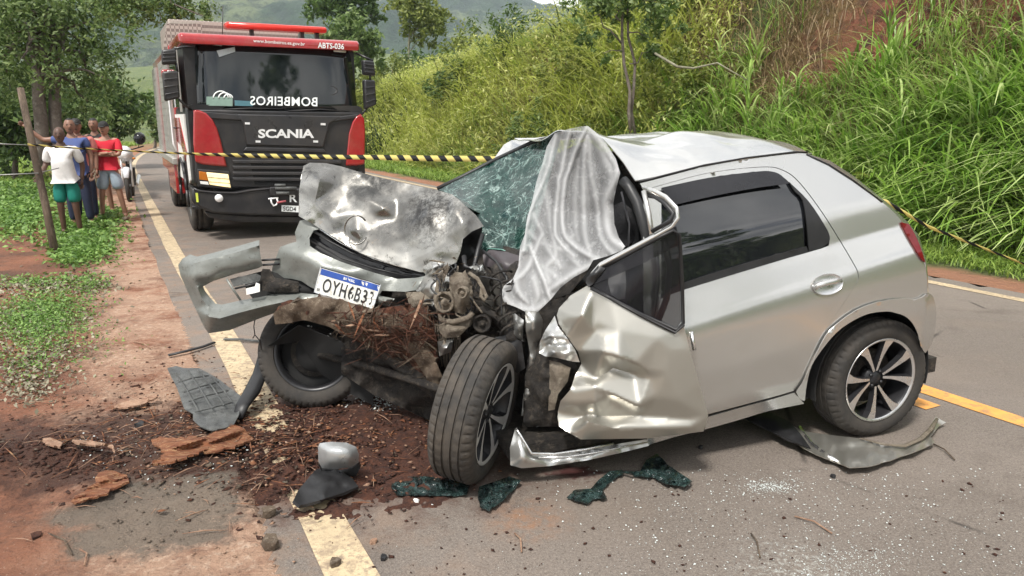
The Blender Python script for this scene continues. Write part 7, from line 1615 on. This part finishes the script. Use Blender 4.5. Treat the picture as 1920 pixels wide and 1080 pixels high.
def scat(n, fn, smin, smax, mat, name, label, cat, seed, z=.004, flatz=.5):
    r = np.random.default_rng(seed); V = []; F = []; b = 0
    base = np.array([(0, 0, 1), (1, 0, 0), (0, 1, 0), (-1, 0, 0), (0, -1, 0), (0, 0, -1)], float); bf = np.array([(0, 1, 2), (0, 2, 3), (0, 3, 4), (0, 4, 1), (5, 2, 1), (5, 3, 2), (5, 4, 3), (5, 1, 4)])
    for i in range(n):
        u, v = fn(r)
        if v < 300: continue
        P = PG(u, v, 0); s = smin+(smax-smin)*r.random()**2.5; g = float(height(np.array(P.x), np.array(P.y))) if P.x < -.3 else 0.
        q = base*np.array([s*r.uniform(.6, 1.5), s*r.uniform(.5, 1.1), s*flatz*r.uniform(.5, 1.2)])+r.normal(0, s*.15, (6, 3)); a = r.uniform(0, 6.28); ca, sa = math.cos(a), math.sin(a)
        q = np.stack([q[:, 0]*ca-q[:, 1]*sa, q[:, 0]*sa+q[:, 1]*ca, q[:, 2]], 1)+np.array([P.x, P.y, max(g, 0)+z+s*flatz*.4]); V.append(q); F.append(bf+b); b += 6
    return tag(npmesh(name, np.concatenate(V), np.concatenate(F), mat), label, cat, None, 'stuff')
M_glass_crumb = simple('clear_glass_crumbs', (.62, .66, .64), .2); M_clod = M_soil
# churned soil lying over the asphalt and the edge line
su, sv = np.meshgrid(np.linspace(400, 860, 190), np.linspace(690, 975, 110)); SX = np.zeros(su.shape); SY = SX.copy()
for i in range(su.shape[0]):
    for j in range(su.shape[1]): P = PG(su[i, j], sv[i, j], 0); SX[i, j] = P.x; SY[i, j] = P.y
dd = ((SX+.72)/.78)**2+((SY-3.42)/.62)**2; hh = .050*(fbm(SX, SY, .13, 81, 4)-.42)+.018*(.7-dd)+.016*(fbm(SX, SY, .035, 85, 2)-.5)
SZ = np.maximum(hh, -.02)*1.0+.002; si = np.arange(su.size).reshape(su.shape); SF = np.stack([si[:-1, :-1], si[1:, :-1], si[1:, 1:], si[:-1, 1:]], -1).reshape(-1, 4)
SZf = SZ.reshape(-1); SF = SF[SZf[SF].max(1) > .0]
tag(npmesh('soil', np.stack([SX.reshape(-1), SY.reshape(-1), SZf], -1), SF, M_soil, smooth=True), 'dark churned soil and bark crumbs covering the road edge under the crushed front', 'soil', None, 'stuff')
scat(1500, lambda r: (r.normal(640, 90), r.normal(815, 48)), .004, .018, M_soil, 'soil_clods', 'crumbly clods on top of the churned soil', 'soil', 14, .012, .4)
scat(500, lambda r: (r.normal(560, 170), r.normal(820, 60)), .006, .022, M_orange, 'bark_shreds', 'small orange bark shreds strewn over the churned soil', 'bark', 16, .02, .15)
scat(500, lambda r: (r.normal(420, 190), r.normal(830, 60)), .006, .020, M_bark, 'bark_shreds', 'brown bark shreds strewn over the churned soil', 'bark', 17, .01, .15)
scat(260, lambda r: (r.normal(610, 110), r.normal(820, 50)), .004, .013, M_palewood, 'wood_chips', 'pale chips of wood on top of the churned soil', 'wood chips', 15, .03)
sp_ = MB(); rs_ = random.Random(9)
for k in range(230):
    u_, v_ = rs_.gauss(400, 190), rs_.gauss(835, 50)
    if v_ < 700 or v_ > 1040 or u_ > 830: continue
    P0 = PG(u_, v_, 0); g_ = max(0., float(height(np.array(P0.x), np.array(P0.y))))+.02; a_ = rs_.gauss(.4, .8); L0 = rs_.uniform(.015, .075); d_ = Vector((math.cos(a_), math.sin(a_), rs_.gauss(0, .15)))*L0
    c_ = Vector((P0.x, P0.y, g_)); w0 = rs_.uniform(.0015, .005); sp_.tube([c_-d_, c_+Vector((0, 0, .003)), c_+d_], [w0*.4, w0, w0*.3], 4, flat=.4)
tag(sp_.build('wood_splinters', M_orange, fix=False), 'thin orange splinters strewn over the churned soil', 'splinters', None, 'stuff')
sp_ = MB()
for k in range(200):
    u_, v_ = rs_.gauss(380, 210), rs_.gauss(830, 80)
    if v_ < 560 or v_ > 1060 or u_ > 830: continue
    P0 = PG(u_, v_, 0); g_ = max(0., float(height(np.array(P0.x), np.array(P0.y))))+.015; a_ = rs_.gauss(.2, 1.2); L0 = rs_.uniform(.015, .09); d_ = Vector((math.cos(a_), math.sin(a_), rs_.gauss(0, .08)))*L0
    c_ = Vector((P0.x, P0.y, g_)); w0 = rs_.uniform(.001, .0035); sp_.tube([c_-d_, c_+Vector((0, .006, .003)), c_+d_], [w0*.4, w0, w0*.3], 4)
tag(sp_.build('wood_splinters', M_palewood, fix=False), 'pale splinters and twiglets on the shoulder and the soil', 'splinters', None, 'stuff')
# green laminated glass scraps
M_gl = MT('crumbled_green_glass', (.008, .02, .02), .06); M_gl.col(M_gl.voro(120, .14, 0, 'DISTANCE_TO_EDGE'), (.16, .26, .24), amt=.4); M_gl.col(M_gl.noise(14, 6, .8, .42, .56, dist=1), (.006, .009, .009), amt=.95); M_gl.bump(M_gl.noise(50, 5, .7, .2, .8), .5, .01); M_gl = M_gl.m
gg = 'scraps of crumbled glass under the car'
flat('glass_scrap', [(733, 898), (760, 894), (800, 893), (838, 898), (862, 904), (880, 910), (876, 926), (850, 930), (800, 928), (745, 928), (735, 915)], M_gl, 'long crumpled strip of green glass left of the front wheel', 'glass', .003, .012, 10, 16, .004, 3, group=gg, ridge=.014)
flat('glass_scrap', [(898, 912), (930, 902), (955, 893), (976, 900), (965, 918), (945, 936), (918, 957), (900, 950), (897, 930)], M_gl, 'dark folded scrap of glass in front of the front wheel', 'glass', .003, .028, 10, 17, .004, 3, group=gg, ridge=.014)
flat('glass_scrap', [(1063, 932), (1078, 918), (1108, 916), (1122, 900), (1142, 884), (1166, 880), (1170, 887), (1148, 900), (1130, 918), (1138, 934), (1112, 936), (1104, 944), (1080, 938)], M_gl, 'crumbled glass scrap beneath the open front door', 'glass', .003, .012, 10, 18, .004, 3, group=gg, ridge=.014)
flat('glass_scrap', [(1165, 884), (1200, 884), (1212, 862), (1232, 850), (1250, 870), (1280, 890), (1298, 902), (1282, 912), (1250, 908), (1225, 895), (1190, 892)], M_gl, 'green glass scrap furthest right, below the rear door', 'glass', .003, .028, 10, 19, .004, 3, group=gg, ridge=.014)
scat(1100, lambda r: (r.gauss(1500, 260) if False else r.normal(1480, 260), 880+abs(r.normal(0, 110))), .0012, .0055, M_glass_crumb, 'glass_crumbs', 'tiny pale glass crumbs scattered over the asphalt', 'glass crumbs', 1, .002)
scat(450, lambda r: (r.uniform(1150, 1920), r.uniform(930, 1080)), .0012, .0045, M_glass_crumb, 'glass_crumbs', 'glass specks spread over the lower right asphalt', 'glass crumbs', 21, .002)
scat(900, lambda r: (r.normal(1590, 60), 1060+r.normal(0, 26)), .001, .0035, M_glass_crumb, 'glass_crumbs', 'patch of crushed glass at the bottom edge', 'glass crumbs', 22, .002)
scat(700, lambda r: (r.normal(1440, 28), r.normal(913, 7)+0), .0012, .004, M_glass_crumb, 'glass_crumbs', 'bright little heap of glass crumbs right of the doors', 'glass crumbs', 2, .002)
scat(260, lambda r: (r.normal(705, 26), r.normal(748, 11)), .004, .013, M_glass_crumb, 'white_fragments', 'white fragments on the soil between the front wheels', 'fragments', 3, .01)
scat(1500, lambda r: (r.normal(560, 150), r.normal(830, 60)), .004, .022, M_soil, 'soil_clods', 'dark clods thrown across the road edge', 'soil', 4, .0, .3)
scat(900, lambda r: (r.normal(120, 75), r.normal(868, 26)), .004, .020, M_soil, 'soil_clods', 'dark red clods of the mound at the left', 'soil', 5, .0, .4)
scat(900, lambda r: (r.normal(330, 160), r.normal(790, 60)), .003, .015, M_soil, 'soil_clods', 'clods around the grey liner', 'soil', 6, .0)
scat(420, lambda r: (r.normal(480, 170), r.normal(820, 60)), .003, .012, M_palewood, 'wood_chips', 'pale wood chips scattered on the dark soil', 'wood chips', 7, .003)
scat(260, lambda r: (r.uniform(520, 1900), r.uniform(900, 1080)), .002, .011, M_soil, 'soil_crumbs', 'sparse dark crumbs on the bare asphalt', 'soil', 8, .002)
scat(500, lambda r: (r.uniform(200, 560), r.uniform(440, 1080)), .003, .012, M_earth, 'pebbles', 'small stones on the dusty shoulder', 'pebbles', 9, .003)
scat(160, lambda r: (r.uniform(150, 480), r.normal(860, 40)), .002, .008, M_glass_crumb, 'white_fragments', 'specks of white plastic on the soil', 'fragments', 10, .004)
for i, (u, v, s, m, lab) in enumerate([(1455, 905, .012, M_black, ''), (1314, 838, .014, M_black, 'black cube-like scrap under the rear door'), (508, 1018, .035, M_bark, 'brown clod near the road edge line'), (720, 1045, .014, M_black, 'black stone right of the edge line'), (505, 960, .03, M_bark, 'brown bark scrap beside the mirror base'), (700, 1015, .014, M_palewood, 'small orange stone right of the edge line'), (628, 1055, .022, M_bark, 'bark scrap on the edge line'), (262, 797, .03, M_black, 'black rubber lump on the soil'), (68, 1005, .02, M_soil, 'dark clod in the lower left'), (448, 995, .014, M_soil, 'dark crumb on the dusty shoulder'), (1562, 893, .012, M_black, 'black scrap below the rear wheel'), (780, 938, .012, M_white, 'small white chip below the long glass strip')]):
    if not lab: continue
    c = PG(u, v, s*.5); r = random.Random(i); mb = MB(); q = Matrix.Translation(c) @ Matrix.Rotation(r.random()*6, 4, 'Z')
    vs = [(x*s*r.uniform(.7, 1.3), y*s*r.uniform(.6, 1.1), z*s*.55*r.uniform(.6, 1.2)) for z in (-1, 1) for x, y in ((-1, -.6), (0, -1), (1, -.4), (.8, .7), (-.2, 1), (-1, .5))]
    mb.add(vs, [(0, 1, 2, 3, 4, 5), (6, 7, 8, 9, 10, 11)]+[(j, (j+1) % 6, 6+(j+1) % 6, 6+j) for j in range(6)], False, q); tag(mb.build('scrap', m), lab, 'scrap')
